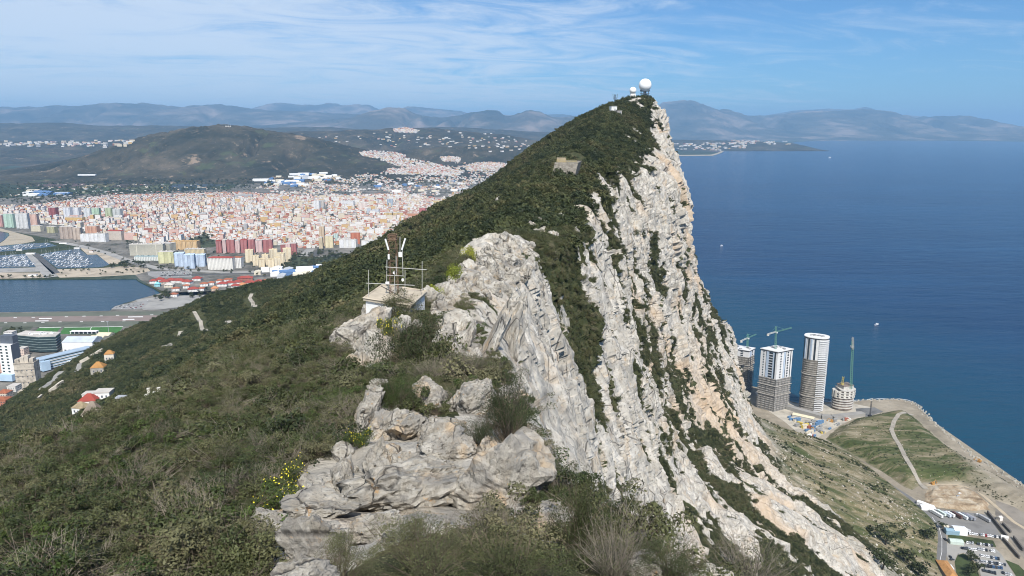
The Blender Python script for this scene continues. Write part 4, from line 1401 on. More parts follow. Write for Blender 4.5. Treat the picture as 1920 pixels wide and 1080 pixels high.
def build_hut():
    zr = 384.35
    A, B, C, D = (at_z(*q, zr) for q in ((681, 559), (717, 534), (800, 546), (771, 571)))
    D = A + (C - B)
    cen = (A + B + C + D) / 4
    loc = Vector((cen.x, cen.y, zr - 2.6))
    h = empty("hut", loc)
    tag(h, "small white flat-roofed hut with a tan roof on the crest", "hut")
    q = [Vector((p.x - loc.x, p.y - loc.y, 0)) for p in (A, D, C, B)]
    wall_m = paint("white_plaster", (0.72, 0.72, 0.70), 0.9, 0.08, 0.8)
    roof_m = paint("tan_roof_felt", (0.46, 0.40, 0.31), 0.95, 0.14, 0.7)
    MB().prism([(v.x * 0.93, v.y * 0.93) for v in q], -2.0, 2.36).build("wall", wall_m, h)
    rf = MB().prism([(v.x, v.y) for v in q], 2.36, 2.60).build("roof", roof_m, h)
    k = MB()
    for a, b in zip(q, q[1:] + q[:1]):
        k.bar(Vector((a.x, a.y, 2.62)) * 1.0, Vector((b.x, b.y, 2.62)), 0.09)
    k.build("kerb", roof_m, rf)
    mid = (q[2] - q[1])
    MB().bar(Vector((*(q[1] + mid * 0.15).xy, 2.63)) * 1, Vector((*(q[0] * 0.2 + q[3] * 0.8 + mid * 0.1).xy, 2.63)), 0.05).build("conduit", paint("dark_conduit", (0.12, 0.11, 0.10)), rf)
    n = Vector((q[2].y - q[1].y, -(q[2].x - q[1].x), 0)).normalized()
    c = (q[1] * 0.5 + q[2] * 0.5) * 0.93 + n * 0.03
    ang = math.atan2(q[2].y - q[1].y, q[2].x - q[1].x)
    MB().box((c.x, c.y, 0.9), (0.9, 0.06, 1.9), 0, ang).build("door", paint("grey_blue_door", (0.30, 0.34, 0.40)), h)
    BARE.append((loc.x, loc.y, 3.2))
    # mast
    Y = cen.y + 0.4
    pt = lambda px, py, dy=0.0: at_y(px, py, Y + dy)
    base = pt(739, 539)
    m = empty("antenna_mast", base)
    tag(m, "rusty lattice mast with white panel antennas on the hut roof", "mast")
    rel = lambda p: p - base
    rust, steel, wh = paint("rusty_steel", (0.20, 0.125, 0.085), 0.8, 0.25, 3), paint("galvanised_steel", (0.42, 0.41, 0.38), 0.6, 0.12, 3), paint("white_fibreglass", (0.78, 0.78, 0.75), 0.5, 0.05, 2)
    lt = MB()
    top = rel(pt(739, 440)).z
    hw = 0.36
    z0 = -0.6
    cs = [(-hw, -hw), (hw, -hw), (hw, hw), (-hw, hw)]
    for x, y in cs:
        lt.bar((x, y, z0), (x, y, top), 0.028)
    nseg = 9
    for s in range(nseg + 1):
        za = z0 + (top - z0) * s / nseg
        zb = z0 + (top - z0) * (s + 1) / nseg
        for (a, b) in zip(cs, cs[1:] + cs[:1]):
            lt.bar((*a, za), (*b, za), 0.013)
            if s < nseg:
                lt.bar((*(a if s % 2 else b), za), (*(b if s % 2 else a), zb), 0.010)
    lt.build("lattice", rust, m)
    hd = MB()
    for za in (top - 0.45, top - 0.2, top):
        for (a, b) in zip(cs, cs[1:] + cs[:1]):
            hd.bar((a[0] * 1.12, a[1] * 1.12, za), (b[0] * 1.12, b[1] * 1.12, za), 0.04)
    hd.build("head_frame", rust, m)
    for (a, b) in (((722.4, 448), (728.4, 468.5)), ((760, 447), (753.4, 468.5))):
        p, q2 = rel(pt(*a, -0.5)), rel(pt(*b, -0.5))
        MB().bar(p, q2, 0.085, 0, 6).build("panel_antenna", wh, m)
    for (x, y, w, hh) in ((750.6, 477, 0.30, 0.45), (729, 481.5, 0.16, 0.45), (726.5, 530.5, 0.34, 0.22)):
        p = rel(pt(x, y, -0.5))
        MB().box(p, (w, 0.24, hh)).build("radio_box", wh, m)
    pp = MB()
    for a, b in (((754.3, 468), (755.6, 516)), ((725.5, 487), (725, 533)), ((725, 516), (757, 517.5)), ((750, 445), (750, 474)), ((742.6, 480), (743, 515))):
        pp.bar(rel(pt(*a, -0.5)), rel(pt(*b, -0.5)), 0.035, 0, 6)
    pp.build("pole", steel, m)
    for (x, y, r) in ((756.3, 524.5, 0.17), (739.5, 511.3, 0.13)):
        p = rel(pt(x, y, -0.6))
        d = MB().lathe([(0, -0.03), (r * 0.6, 0.0), (r, 0.08), (r * 0.97, 0.09), (r * 0.55, 0.03), (0, 0.01)], (0, 0, 0), 0, 14).build("dish", wh, m, p)
        d.rotation_euler = (R(80), 0, R(-40))
    for nm, lab, bar_, ups in (("aerial_frame", "upper steel crossbar with one tall upright at the right of the hut roof", ((722, 500.5), (800, 506)), (((791.5, 490), (791.5, 545)),)),
                               ("aerial_frame", "lower steel crossbar with a tall upright at the left front of the hut roof", ((687, 531), (777.5, 535)), (((691, 506), (691, 557)), ((759.5, 507), (759.3, 552)), ((740, 508), (740, 549))))):
        yo = -0.9 if bar_[0][0] == 722 else -1.4
        b0 = pt(*bar_[0], yo)
        f = empty(nm, Vector((b0.x, b0.y, zr)))
        tag(f, lab, "aerial", "pipe aerials on the hut roof")
        MB().bar(pt(*bar_[0], yo) - f.location, pt(*bar_[1], yo) - f.location, 0.035, 0, 6).build("crossbar", steel, f)
        for u in ups:
            MB().bar(pt(*u[0], yo) - f.location, pt(*u[1], yo) - f.location, 0.03, 0, 6).build("upright", steel, f)


# ------------------------------------------------------------------ summit: radomes, masts, battery
def build_summit():
    wh = paint("radome_white", (0.80, 0.80, 0.79), 0.5, 0.03, 0.15)
    st = paint("grey_blue_steel", (0.11, 0.14, 0.17), 0.6, 0.15, 0.5)
    wb = paint("whitewash", (0.74, 0.73, 0.70), 0.85, 0.08, 0.3)
    con = paint("weathered_concrete", (0.36, 0.34, 0.31), 0.9, 0.15, 0.3)
    for (px, py, rpx, Y, lab, big) in ((1209.6, 159.6, 11.2, 846, "large white radome ball on a dark steel platform at the summit", True), (1186.8, 169.4, 6.0, 838, "small white radome ball on a low white building left of the large one", False)):
        c = at_y(px, py, Y)
        s = (c - CAMV).length / F_PX
        r = rpx * s
        gz = ground(c.x, c.y, c.z - 2 * r)
        loc = Vector((c.x, c.y, gz - 0.5))
        e = empty("radome", loc)
        tag(e, lab, "radome")
        cz = c.z - loc.z
        # geodesic shell: flat panels, every edge a fine seam
        bm = bmesh.new()
        bmesh.ops.create_icosphere(bm, subdivisions=4, radius=r)
        cut = -0.86 * r
        for v in bm.verts:
            v.co.z = max(v.co.z, cut)
            v.co.z += cz
        me = bpy.data.meshes.new("shell")
        bm.to_mesh(me)
        bm.free()
        me.materials.append(wh)
        me.polygons.foreach_set("use_smooth", [True] * len(me.polygons))
        obj("shell", me, e)
        zb = cz - 0.84 * r
        if big:
            MB().lathe([(0.05, zb - 0.9), (0.76 * r, zb - 0.9), (0.78 * r, zb + 0.6), (0.62 * r, zb + 0.9)], (0, 0, 0), 0, 24).build("collar", st, e)
            MB().lathe([(0.1, zb - 5), (0.24 * r, zb - 5), (0.24 * r, zb - 0.9)], (0, 0, 0), 0, 12).build("core", st, e)
            for k in range(6):
                t = k * math.pi / 3 + 0.3
                MB().bar((0.68 * r * math.cos(t), 0.68 * r * math.sin(t), -2.5), (0.68 * r * math.cos(t), 0.68 * r * math.sin(t), zb - 0.5), 0.28, 0, 6).build("leg", st, e)
            MB().lathe([(0.74 * r, zb - 3.6), (0.76 * r, zb - 3.6), (0.76 * r, zb - 3.2), (0.74 * r, zb - 3.2)], (0, 0, 0), 0, 24).build("gallery", st, e)
            MB().box((0, 0, min(0.6, zb - 4.5)), (8.6, 8.2, 2.6), 0).build("plinth", con, e)
        else:
            MB().lathe([(0.05, zb - 0.5), (0.72 * r, zb - 0.5), (0.76 * r, zb + 0.3), (0.6 * r, zb + 0.5)], (0, 0, 0), 0, 18).build("collar", st, e)
            b = MB().box((0, 0, (zb - 0.5) / 2 - 1.5), (5.6, 5.2, zb + 2.5)).build("building", wb, e)
            for x in (-1.4, 1.2):
                MB().box((x, -2.62, zb - 2.2), (0.8, 0.06, 1.0)).build("window", paint("dark_glass", (0.03, 0.035, 0.04), 0.2, 0.1), b)
            MB().box((-4.2, -1.0, -0.5), (3.0, 3.4, 3.6)).build("annex", wb, e)
            MB().box((3.6, -0.6, 0.3), (2.2, 2.4, 3.0)).build("shed", con, e)
    # lattice mast
    c = at_y(1153, 197, 830)
    gz = ground(c.x, c.y, c.z)
    tz = at_y(1153, 176.5, 830).z
    m = empty("radio_mast", Vector((c.x, c.y, gz - 0.3)))
    tag(m, "dark lattice radio mast standing left of the radomes", "mast")
    lt = MB()
    H = tz - gz
    for x, y in ((-0.8, -0.8), (0.8, -0.8), (0.8, 0.8), (-0.8, 0.8)):
        lt.bar((x, y, 0), (x * 0.7, y * 0.7, H), 0.14)
    for k in range(7):
        z = H * k / 7
        z2 = H * (k + 1) / 7
        for a, b in (((-0.75, -0.75), (0.75, -0.75)), ((0.75, -0.75), (0.75, 0.75)), ((0.75, 0.75), (-0.75, 0.75)), ((-0.75, 0.75), (-0.75, -0.75))):
            lt.bar((*a, z), (*b, z2), 0.08)
    lt.build("lattice", st, m)
    for z, w in ((H * 0.92, 2.6), (H * 0.72, 2.2), (H * 0.55, 1.8)):
        for sx in (-1, 1):
            MB().bar((0, 0, z - 0.5), (sx * w, -0.3, z + 0.6), 0.1).bar((sx * w, -0.3, z - 0.6), (sx * w, -0.3, z + 1.4), 0.16).build("antenna_arm", st, m)
    # outbuildings under the summit
    for (px, py, w, h, lab, mt) in ((1149.5, 206, 11, 10, "small white building on the slope below the radio mast", wb), (1160, 212, 9, 7, "low concrete block beside the small white building", con)):
        p, d = hit(px, py + h * 0.3)
        if p is None:
            continue
        s = d / F_PX
        e = empty("outbuilding", p - Vector((0, 0, 1.5)), 0.35)
        tag(e, lab, "building")
        MB().box((0, 0, h * s / 2 + 0.3), (w * s, w * s * 0.8, h * s + 1.5)).build("wall", mt, e)
        MB().box((0, 0, h * s + 1.15), (w * s + 0.8, w * s * 0.8 + 0.8, 0.25)).build("roof", con, e)
        MB().box((0.8, -w * s * 0.4 - 0.03, h * s * 0.5 + 0.4), (1.1, 0.08, 2.0)).build("door", st, e)
        BARE.append((p.x, p.y, w * s * 0.7))
    # stone battery
    Y = 402
    q0, q1 = hit(1031, 340)[0], hit(1074, 333)[0]
    Y = 0.5 * (q0.y + q1.y) + 7.0
    lo0, lo1, hi0, hi1 = at_y(1030, 341, Y), at_y(1072, 334, Y), at_y(1040, 304.5, Y + 4), at_y(1084, 305.5, Y + 4)
    loc = (lo0 + lo1) / 2
    e = empty("battery", loc)
    tag(e, "old stone gun battery with a sloping retaining wall on the crest", "battery")
    stn = NT("battery_masonry", 0.95, 0.1)
    p = stn.objco()
    br = stn.vor(stn.mapping(p, (1, 1, 1.8)), 1.1)
    stn.color(stn.mix(0.55, stn.ramp(stn.noise(p, 0.5, 5, 0.65), [(0.3, (0.12, 0.11, 0.09)), (0.55, (0.23, 0.21, 0.175)), (0.75, (0.32, 0.295, 0.25))]), stn.ramp(br.outputs['Color'], [(0.2, (0.15, 0.135, 0.11)), (0.8, (0.29, 0.265, 0.225))])))
    stn.bump(br.outputs['Distance'], 0.5, 0.3)
    f = [lo0 - loc - Vector((0, 0, 5)), lo1 - loc - Vector((0, 0, 5)), hi1 - loc, hi0 - loc]
    bk = [v + Vector((4, 24, 0)) for v in f]
    MB().add([v[:] for v in f + bk], [(0, 1, 2, 3), (1, 5, 6, 2), (4, 0, 3, 7), (3, 2, 6, 7), (5, 4, 7, 6)]).build("retaining_wall", stn.mat, e)
    yl = paint("yellow_rail", (0.42, 0.34, 0.13), 0.6, 0.1, 1)
    rl = MB()
    a, b = hi0 - loc + Vector((1, 0.8, 0)), hi1 - loc + Vector((-0.5, 0.8, 0))
    for k in range(11):
        q = a.lerp(b, k / 10)
        rl.bar(q, q + Vector((0, 0, 1.2)), 0.07)
    for z in (0.6, 1.2):
        rl.bar(a + Vector((0, 0, z)), b + Vector((0, 0, z)), 0.07)
    rl.build("railing", yl, e)
    MB().box((hi0 - loc).lerp(hi1 - loc, 0.3) + Vector((0, 4, 1.0)), (4.2, 3, 2.2)).build("lookout", paint("sand_render", (0.34, 0.28, 0.19), 0.9, 0.1, 0.5), e)
    BARE.append((loc.x + 2, Y + 8, 9))
    for k in range(5):
        q = lo0.lerp(lo1, k / 4)
        BARE.append((q.x, q.y - 4, 2.6 - 0.35 * k))


build_hut()
build_summit()
build_rocks()
build_shrubs()

# ------------------------------------------------------------------ east side: reclaimed shore, tower blocks, roads, car parks
def inside(px, py, poly):
    ins = False
    for a in range(len(poly)):
        (x1, y1), (x2, y2) = poly[a][:2], poly[a - 1][:2]
        if (y1 > py) != (y2 > py) and px < (x2 - x1) * (py - y1) / (y2 - y1) + x1:
            ins = not ins
    return ins


EAST = [(1398, 722), (1425, 727), (1447, 736), (1470, 749), (1487, 753.5), (1500, 757), (1522, 754), (1560, 754), (1600, 753), (1640, 749.5), (1690, 749.5), (1712, 754), (1733, 773), (1737, 779),
        (1768, 808), (1800, 836), (1835, 861), (1870, 883), (1920, 914), (2110, 1030)]


def build_east_ground():
    m = NT("reclaimed_earth", 0.95, 0.1)
    p = m.pos()
    n1 = m.noise(m.mapping(p, (1, 1, 1), (0, 0, R(35))), 0.020, 8, 0.7, 0.4)
    c = m.ramp(n1, [(0.28, (0.13, 0.115, 0.085)), (0.5, (0.27, 0.235, 0.18)), (0.72, (0.40, 0.355, 0.28))])
    c = m.mix(m.rng(m.noise(p, 0.15, 5, 0.7), 0.5, 0.7, 0, 0.4), c, (0.17, 0.15, 0.12))
    m.color(c)
    m.bump(n1, 0.4, 2.0)
    o = sheet("ground", [at_z(a, b, 3) for a, b in EAST] + [(900, 250), (330, 250), (330, 500), (200, 900)], 3.0, m.mat, skirt=5)
    # rubble edge along the shore
    rub = paint("pale_armour_rock", (0.40, 0.375, 0.32), 0.95, 0.22, 0.15)
    edge = [at_z(a, b, 3) for a, b in EAST[8:]]
    mb = MB()
    rng = np.random.RandomState(3)
    for a, b in zip(edge, edge[1:]):
        L = (b - a).length
        for k in range(int(L / 1.5)):
            q = a.lerp(b, (k + rng.rand()) / (L / 1.5)) + Vector((rng.normal() * 2.2, rng.normal() * 2.2, 0))
            mb.box((q.x, q.y, 2.4 + rng.rand() * 1.2), (1.4 + rng.rand() * 1.6, 1.2 + rng.rand() * 1.4, 2.0), 0, rng.rand() * 6, 0.6)
    tag(mb.build("shore_rubble", rub), "pale rock armour piled along the reclaimed shore", kind="stuff")
    surf = paint("surf_foam", (0.62, 0.66, 0.68), 0.8, 0.25, 0.25)
    shore = [at_z(a, b, 0.3) for a, b in EAST[5:]]
    for k, (a, b) in enumerate(zip(shore, shore[1:])):
        d = (b - a).normalized()
        n = Vector((-d.y, d.x, 0)) * (1 if d.x > 0 else -1)
        pts = [a.lerp(b, t / 6) + n * (3.2 + 1.6 * math.sin(5 * t + k)) for t in range(7)]
        strip("surf", pts, 1.6, 0.4, surf)
    # overgrown tip: a low plateau with banks
    gm = NT("overgrown_fill", 0.95, 0.1)
    p = gm.pos()
    al = gm.mapping(p, (0.45, 1.5, 1), (0, 0, R(-52)))
    n2 = gm.noise(al, 0.040, 8, 0.72, 0.5)
    c = gm.ramp(n2, [(0.30, (0.035, 0.050, 0.018)), (0.46, (0.070, 0.085, 0.032)), (0.56, (0.17, 0.150, 0.090)), (0.72, (0.36, 0.31, 0.22))])
    s = gm.n('ShaderNodeSeparateXYZ')
    gm.l(p, s.inputs[0])
    c = gm.mix(gm.rng(gm.attr('bank').outputs['Fac'], 0.25, 0.75), c, gm.ramp(gm.noise(al, 0.06, 6, 0.7), [(0.3, (0.20, 0.175, 0.13)), (0.7, (0.37, 0.325, 0.25))]))
    gm.color(c)
    gm.bump(n2, 0.6, 2.0)
    poly = [at_z(a, b, 3) for a, b in ((1538, 822), (1565, 800), (1600, 784), (1650, 772), (1680, 768), (1706, 772), (1730, 790), (1790, 840), (1850, 876), (1900, 905), (1990, 960), (1965, 985), (1890, 950), (1850, 935), (1800, 912), (1738, 908), (1715, 925), (1690, 915), (1640, 882), (1590, 852))]
    xs = [q.x for q in poly]
    ys = [q.y for q in poly]
    X, Y = np.meshgrid(np.linspace(min(xs) - 5, max(xs) + 5, 170), np.linspace(min(ys) - 5, max(ys) + 5, 170), indexing='ij')
    D = np.full(X.shape, 1e9)
    ins = np.zeros(X.shape, bool)
    for a in range(len(poly)):
        p1, p2 = poly[a - 1], poly[a]
        ex, ey = p2.x - p1.x, p2.y - p1.y
        t = np.clip(((X - p1.x) * ex + (Y - p1.y) * ey) / (ex * ex + ey * ey), 0, 1)
        D = np.minimum(D, np.hypot(X - p1.x - t * ex, Y - p1.y - t * ey))
        cr = ((p1.y > Y) != (p2.y > Y)) & (X < (p2.x - p1.x) * (Y - p1.y) / (p2.y - p1.y + 1e-9) + p1.x)
        ins ^= cr
    sd = np.where(ins, D, -D)
    Z = 2.2 + 9.5 * sstep(0, 26, sd + 2.5 * fbm(X / 20, Y / 20, 1.5, 3)) + 0.8 * fbm(X / 25, Y / 25, 4.0, 4) * sstep(5, 20, sd)
    Z = np.where(sd < -1, 1.0, Z)
    me = np_mesh("spoil_plateau", np.stack([X, Y, Z], -1).reshape(-1, 3), grid_faces(170, 170), [gm.mat], None, True)
    at = me.attributes.new("bank", 'FLOAT', 'POINT')
    east_side = sstep(0, 1, (X - Y * 0.35 - (min(xs) * 0.45 + max(xs) * 0.55) + np.mean(ys) * 0.35) / 90)
    at.data.foreach_set("value", (np.clip(0.9 * east_side * (1 - sstep(10, 80, sd)) + 0.5 * (1 - sstep(3, 14, sd)), 0, 1)).astype(np.float32).ravel())
    tag(obj("terrain", me), kind="structure")
    bv = BVHTree.FromPolygons([tuple(v) for v in np.stack([X, Y, Z], -1).reshape(-1, 3).tolist()], grid_faces(170, 170).tolist())

    def drape(name, pts, w, mat, lift=0.25):
        P_ = []
        for (a, b), (c2, d2) in zip(pts, pts[1:]):
            p1, p2 = at_z(a, b, 9), at_z(c2, d2, 9)
            n = max(2, int((p2 - p1).length / 3))
            P_ += [p1.lerp(p2, k / n) for k in range(n)]
        P_.append(at_z(*pts[-1], 9))
        vs, fs = [], []
        for i, q in enumerate(P_):
            t = (P_[min(i + 1, len(P_) - 1)] - P_[max(i - 1, 0)]).normalized()
            nn = Vector((-t.y, t.x, 0)) * w / 2
            for v in (q + nn, q - nn):
                h = bv.ray_cast(Vector((v.x, v.y, 60)), Vector((0, 0, -1)), 58.5)[0]
                z = max(h.z if h else 3.0, 3.05)
                vs.append((v.x, v.y, z + lift))
        fs = [(2 * i, 2 * i + 1, 2 * i + 3, 2 * i + 2) for i in range(len(P_) - 1)]
        me = bpy.data.meshes.new(name)
        me.from_pydata(vs, [], fs)
        me.materials.append(mat)
        tag(obj(name, me), kind="structure")
    drape("dirt_track", [(1712, 770), (1684, 781), (1676, 794), (1671, 810), (1678, 826), (1687, 840), (1695, 858), (1708, 880), (1722, 895), (1737, 908)], 5.2, paint("grey_track", (0.33, 0.30, 0.25), 0.95, 0.12, 0.1), 0.5)
    # flat made ground
    asp, pale = _MC["asphalt"], paint("grey_tarmac", (0.20, 0.195, 0.185), 0.95, 0.12, 0.06)
    z = 3.0
    strip("road", [at_z(*q, z) for q in ((1575, 865), (1610, 881), (1660, 906), (1700, 931), (1726, 950), (1748, 970), (1761, 990), (1766, 1010), (1766, 1035), (1758, 1070), (1745, 1110))], 8.5, 3.16, paint("road_asphalt", (0.17, 0.168, 0.163), 0.9, 0.08, 0.1))
    strip("road_marking", [at_z(*q, z) for q in ((1748, 970), (1761, 990), (1766, 1010), (1766, 1035), (1758, 1070), (1745, 1110))], 0.35, 3.20, _MC["road_paint"])
    sheet("car_park", px_pts([(1744, 957), (1760, 955), (1853, 965), (1880, 1009), (1776, 996), (1758, 977)], z), 3.12, pale)
    sheet("car_park", px_pts([(1775, 1020), (1783, 1016), (1864, 1026), (1878, 1040), (1903, 1080), (1925, 1115), (1846, 1115), (1836, 1065), (1822, 1044), (1806, 1036), (1795, 1040), (1790, 1052), (1778, 1050), (1772, 1035)], z), 3.12, paint("light_tarmac", (0.31, 0.30, 0.275), 0.95, 0.1, 0.06))
    sheet("grass_verge", px_pts([(1777, 1004), (1790, 1003), (1862, 1014), (1868, 1026), (1790, 1014), (1780, 1012)], z), 3.3, paint("verge_grass", (0.050, 0.068, 0.025), 0.95, 0.3, 0.1))
    sheet("grass_verge", px_pts([(1806, 1038), (1820, 1046), (1833, 1066), (1842, 1115), (1800, 1115), (1790, 1054), (1796, 1041)], z), 3.3, _MC["verge_grass"])
    sheet("grass_verge", px_pts([(1885, 1050), (1910, 1060), (1960, 1110), (1925, 1115), (1905, 1080)], z), 3.3, _MC["verge_grass"])
    # sandy platform
    pl = px_pts([(1733, 950), (1729, 930), (1738, 912), (1760, 908), (1800, 911), (1835, 924), (1858, 945), (1862, 958), (1830, 960), (1790, 957)], z)
    xs, ys = [q.x for q in pl], [q.y for q in pl]
    X, Y = np.meshgrid(np.linspace(min(xs) - 3, max(xs) + 3, 90), np.linspace(min(ys) - 3, max(ys) + 3, 90), indexing='ij')
    D, ins = np.full(X.shape, 1e9), np.zeros(X.shape, bool)
    for a in range(len(pl)):
        p1, p2 = pl[a - 1], pl[a]
        ex, ey = p2.x - p1.x, p2.y - p1.y
        t = np.clip(((X - p1.x) * ex + (Y - p1.y) * ey) / (ex * ex + ey * ey), 0, 1)
        D = np.minimum(D, np.hypot(X - p1.x - t * ex, Y - p1.y - t * ey))
        ins ^= ((p1.y > Y) != (p2.y > Y)) & (X < (p2.x - p1.x) * (Y - p1.y) / (p2.y - p1.y + 1e-9) + p1.x)
    sd = np.where(ins, D, -D)
    Z = 2.4 + 3.4 * sstep(0, 9, sd + 2 * fbm(X / 7, Y / 7, 0.4, 4)) + (0.9 * fbm(X / 9, Y / 9, 6.0, 5) + 0.7 * ridged(X / 16, Y / 16, 2.0, 3)) * sstep(2, 9, sd)
    Z = np.where(sd < -1, 1.5, Z)
    fm = NT("orange_sandy_fill", 0.95, 0.1)
    p = fm.pos()
    n3 = fm.noise(p, 0.07, 8, 0.7, 0.6)
    c = fm.ramp(n3, [(0.3, (0.17, 0.125, 0.08)), (0.46, (0.31, 0.235, 0.155)), (0.58, (0.41, 0.345, 0.255)), (0.75, (0.52, 0.47, 0.39))])
    fm.color(c)
    fm.bump(fm.noise(p, 0.8, 6, 0.7), 0.7, 0.8)
    tag(obj("terrain", np_mesh("sandy_platform", np.stack([X, Y, Z], -1).reshape(-1, 3), grid_faces(90, 90), [fm.mat], None, False)), kind="structure")
    # weeds and rubble on the fill
    rg = np.random.RandomState(14)
    Pw, Sw, Pr, Sr = [], [], [], []
    for k in range(9000):
        px, py = rg.uniform(1538, 1960), rg.uniform(765, 990)
        q = at_z(px, py, 9)
        h = bv.ray_cast(Vector((q.x, q.y, 60)), Vector((0, 0, -1)), 58)[0]
        if h is None or h.z < 4:
            continue
        f = fbm(np.array([q.x / 22]), np.array([q.y / 60]), np.array([3.3]), 3)[0] - 0.5 * max(0, (px - 1780) / 120)
        if f > rg.uniform(-0.35, 0.5):
            s_ = rg.uniform(0.5, 1.6)
            Pw.append((q.x, q.y, h.z - 0.2))
            Sw.append((s_, s_, s_ * 0.7))
        elif rg.rand() < 0.10:
            s_ = rg.uniform(0.3, 0.9)
            Pr.append((q.x, q.y, h.z))
            Sr.append((s_, s_, s_))
    scatter("plateau_weeds", "low green weeds covering the overgrown fill", np.array(Pw), np.array(Sw), variant_collection("weed_tuft", [plant_mesh("weed_tuft", 970 + i, 150, 0.3, 6, [LEAF_FAR], flat=0.7, aspect=0.7) for i in range(4)]), 4, 51)
    scatter("plateau_rubble", "pale stones and rubble lying on the overgrown fill", np.array(Pr), np.array(Sr), variant_collection("rubble_stone", [rock_mesh("rubble_stone", 330 + i, 2, (1, 0.8, 0.6), ROCK_FAR) for i in range(4)]), 4, 52, 0.5)
    # slag apron right
    sheet("ground", px_pts([(1868, 935), (1900, 915), (1990, 962), (2050, 1060), (1930, 1060), (1890, 1010), (1866, 965)], z), 3.08, paint("grey_spoil", (0.24, 0.215, 0.18), 0.95, 0.18, 0.05))
    strip("dirt_track", [at_z(*q, z) for q in ((1737, 910), (1790, 908), (1830, 918), (1862, 945), (1900, 978), (1960, 1015))], 4, 3.18, paint("sandy_track", (0.42, 0.35, 0.25), 0.95, 0.1, 0.1))
    strip("dirt_track", [at_z(*q, 3) for q in ((1845, 890), (1880, 905), (1925, 935), (1990, 985))], 6, 3.22, _MC["sandy_track"])
    # building site
    sheet("building_site", px_pts([(1415, 735), (1447, 738), (1490, 757), (1600, 757), (1640, 765), (1650, 775), (1600, 786), (1560, 805), (1525, 826), (1500, 815), (1470, 790), (1440, 770)], z), 3.10, paint("site_dust", (0.42, 0.385, 0.32), 0.95, 0.22, 0.05))
    sheet("building_site", px_pts([(1604, 766), (1640, 764), (1656, 772), (1625, 782), (1608, 779)], z), 3.16, paint("grey_yard", (0.15, 0.15, 0.145), 0.95, 0.2, 0.08))
    conc = _MC["worn_concrete"]
    mb = MB()
    for a, b in (((1476, 766), (1540, 784)), ((1540, 784), (1560, 786)), ((1560, 786), (1618, 779))):
        p, q = at_z(*a, z), at_z(*b, z)
        d = q - p
        mb.box(((p + q) / 2 + Vector((0, 0, 2.5))), (d.length, 9, 5), 0, math.atan2(d.y, d.x))
    o = mb.build("access_deck", conc)
    tag(o, "long grey concrete access deck in front of the tower blocks", "deck")
    # walls of the old siding
    for i, (a, b, h, lab) in enumerate((((1851, 963), (1887, 1008), 3.4, "long dark retaining wall right of the lorry park"), ((1879, 1011), (1911, 1048), 3.0, "dark retaining wall right of the lower car park"),
                                        ((1880, 984), (1895, 1000), 2.5, "short broken wall in the spoil beside the long dark wall"), ((1900, 1010), (1918, 1034), 3.2, "dark wall in the spoil at the right edge"))):
        p, q = at_z(*a, z), at_z(*b, z)
        d = q - p
        o = MB().box((0, 0, h / 2), (d.length, 1.2, h)).box((0, 0, h + 0.12), (d.length + 0.1, 1.5, 0.25)).build("retaining_wall", paint("dark_wall", (0.12, 0.11, 0.10), 0.95, 0.2, 0.2), None, (p + q) / 2, math.atan2(d.y, d.x))
        tag(o, lab, "wall")


# ---- facade with windows set by storey and bay (far blocks)
_FM = {}


def facade(c, bay=3.2, storey=3.1, ww=0.5, wh=0.45, dark=(0.05, 0.055, 0.065)):
    key = (c, bay, storey, ww, wh)
    if key in _FM:
        return _FM[key]
    m = NT("facade_render", 0.85, 0.2)
    tc = m.n('ShaderNodeTexCoord')
    s, sn = m.n('ShaderNodeSeparateXYZ'), m.n('ShaderNodeSeparateXYZ')
    m.l(tc.outputs['Object'], s.inputs[0])
    m.l(tc.outputs['Normal'], sn.inputs[0])
    ax = m.math('ABSOLUTE', sn.outputs[0])
    side = m.math('GREATER_THAN', ax, 0.7)
    h = m.math('ADD', m.math('MULTIPLY', s.outputs[0], m.math('SUBTRACT', 1.0, side)), m.math('MULTIPLY', s.outputs[1], side))
    fx = m.math('FRACT', m.math('ADD', m.math('DIVIDE', h, bay), 100.5))
    fz = m.math('FRACT', m.math('ADD', m.math('DIVIDE', s.outputs[2], storey), 100.0))
    wx = m.math('LESS_THAN', m.math('ABSOLUTE', m.math('SUBTRACT', fx, 0.5)), ww / 2)
    wz = m.math('LESS_THAN', m.math('ABSOLUTE', m.math('SUBTRACT', fz, 0.55)), wh / 2)
    up = m.math('LESS_THAN', m.math('ABSOLUTE', sn.outputs[2]), 0.5)
    w = m.math('MULTIPLY', m.math('MULTIPLY', wx, wz), up)
    n = m.noise(tc.outputs['Object'], 0.15, 4)
    cc = m.ramp(n, [(0.3, tuple(0.85 * v for v in c)), (0.7, c)])
    m.color(m.mix(m.math('MULTIPLY', w, 0.85), cc, dark))
    _FM[key] = m.mat
    return m.mat


def on_ground(px, py, z=3.0):
    return at_z(px, py, z)


def tower_fp(roof_pts, base_front, zb):
    """footprint and height from the surveyed front corner (foot and top) and the other roof corners"""
    b = at_z(*base_front, zb)
    t = at_y(*roof_pts[1], b.y)
    zr = t.z
    pts = [at_z(*q, zr) for q in roof_pts[:3]]
    pts.append(pts[0] + pts[2] - pts[1])
    return [Vector((q.x, q.y, 0)) for q in pts], zr


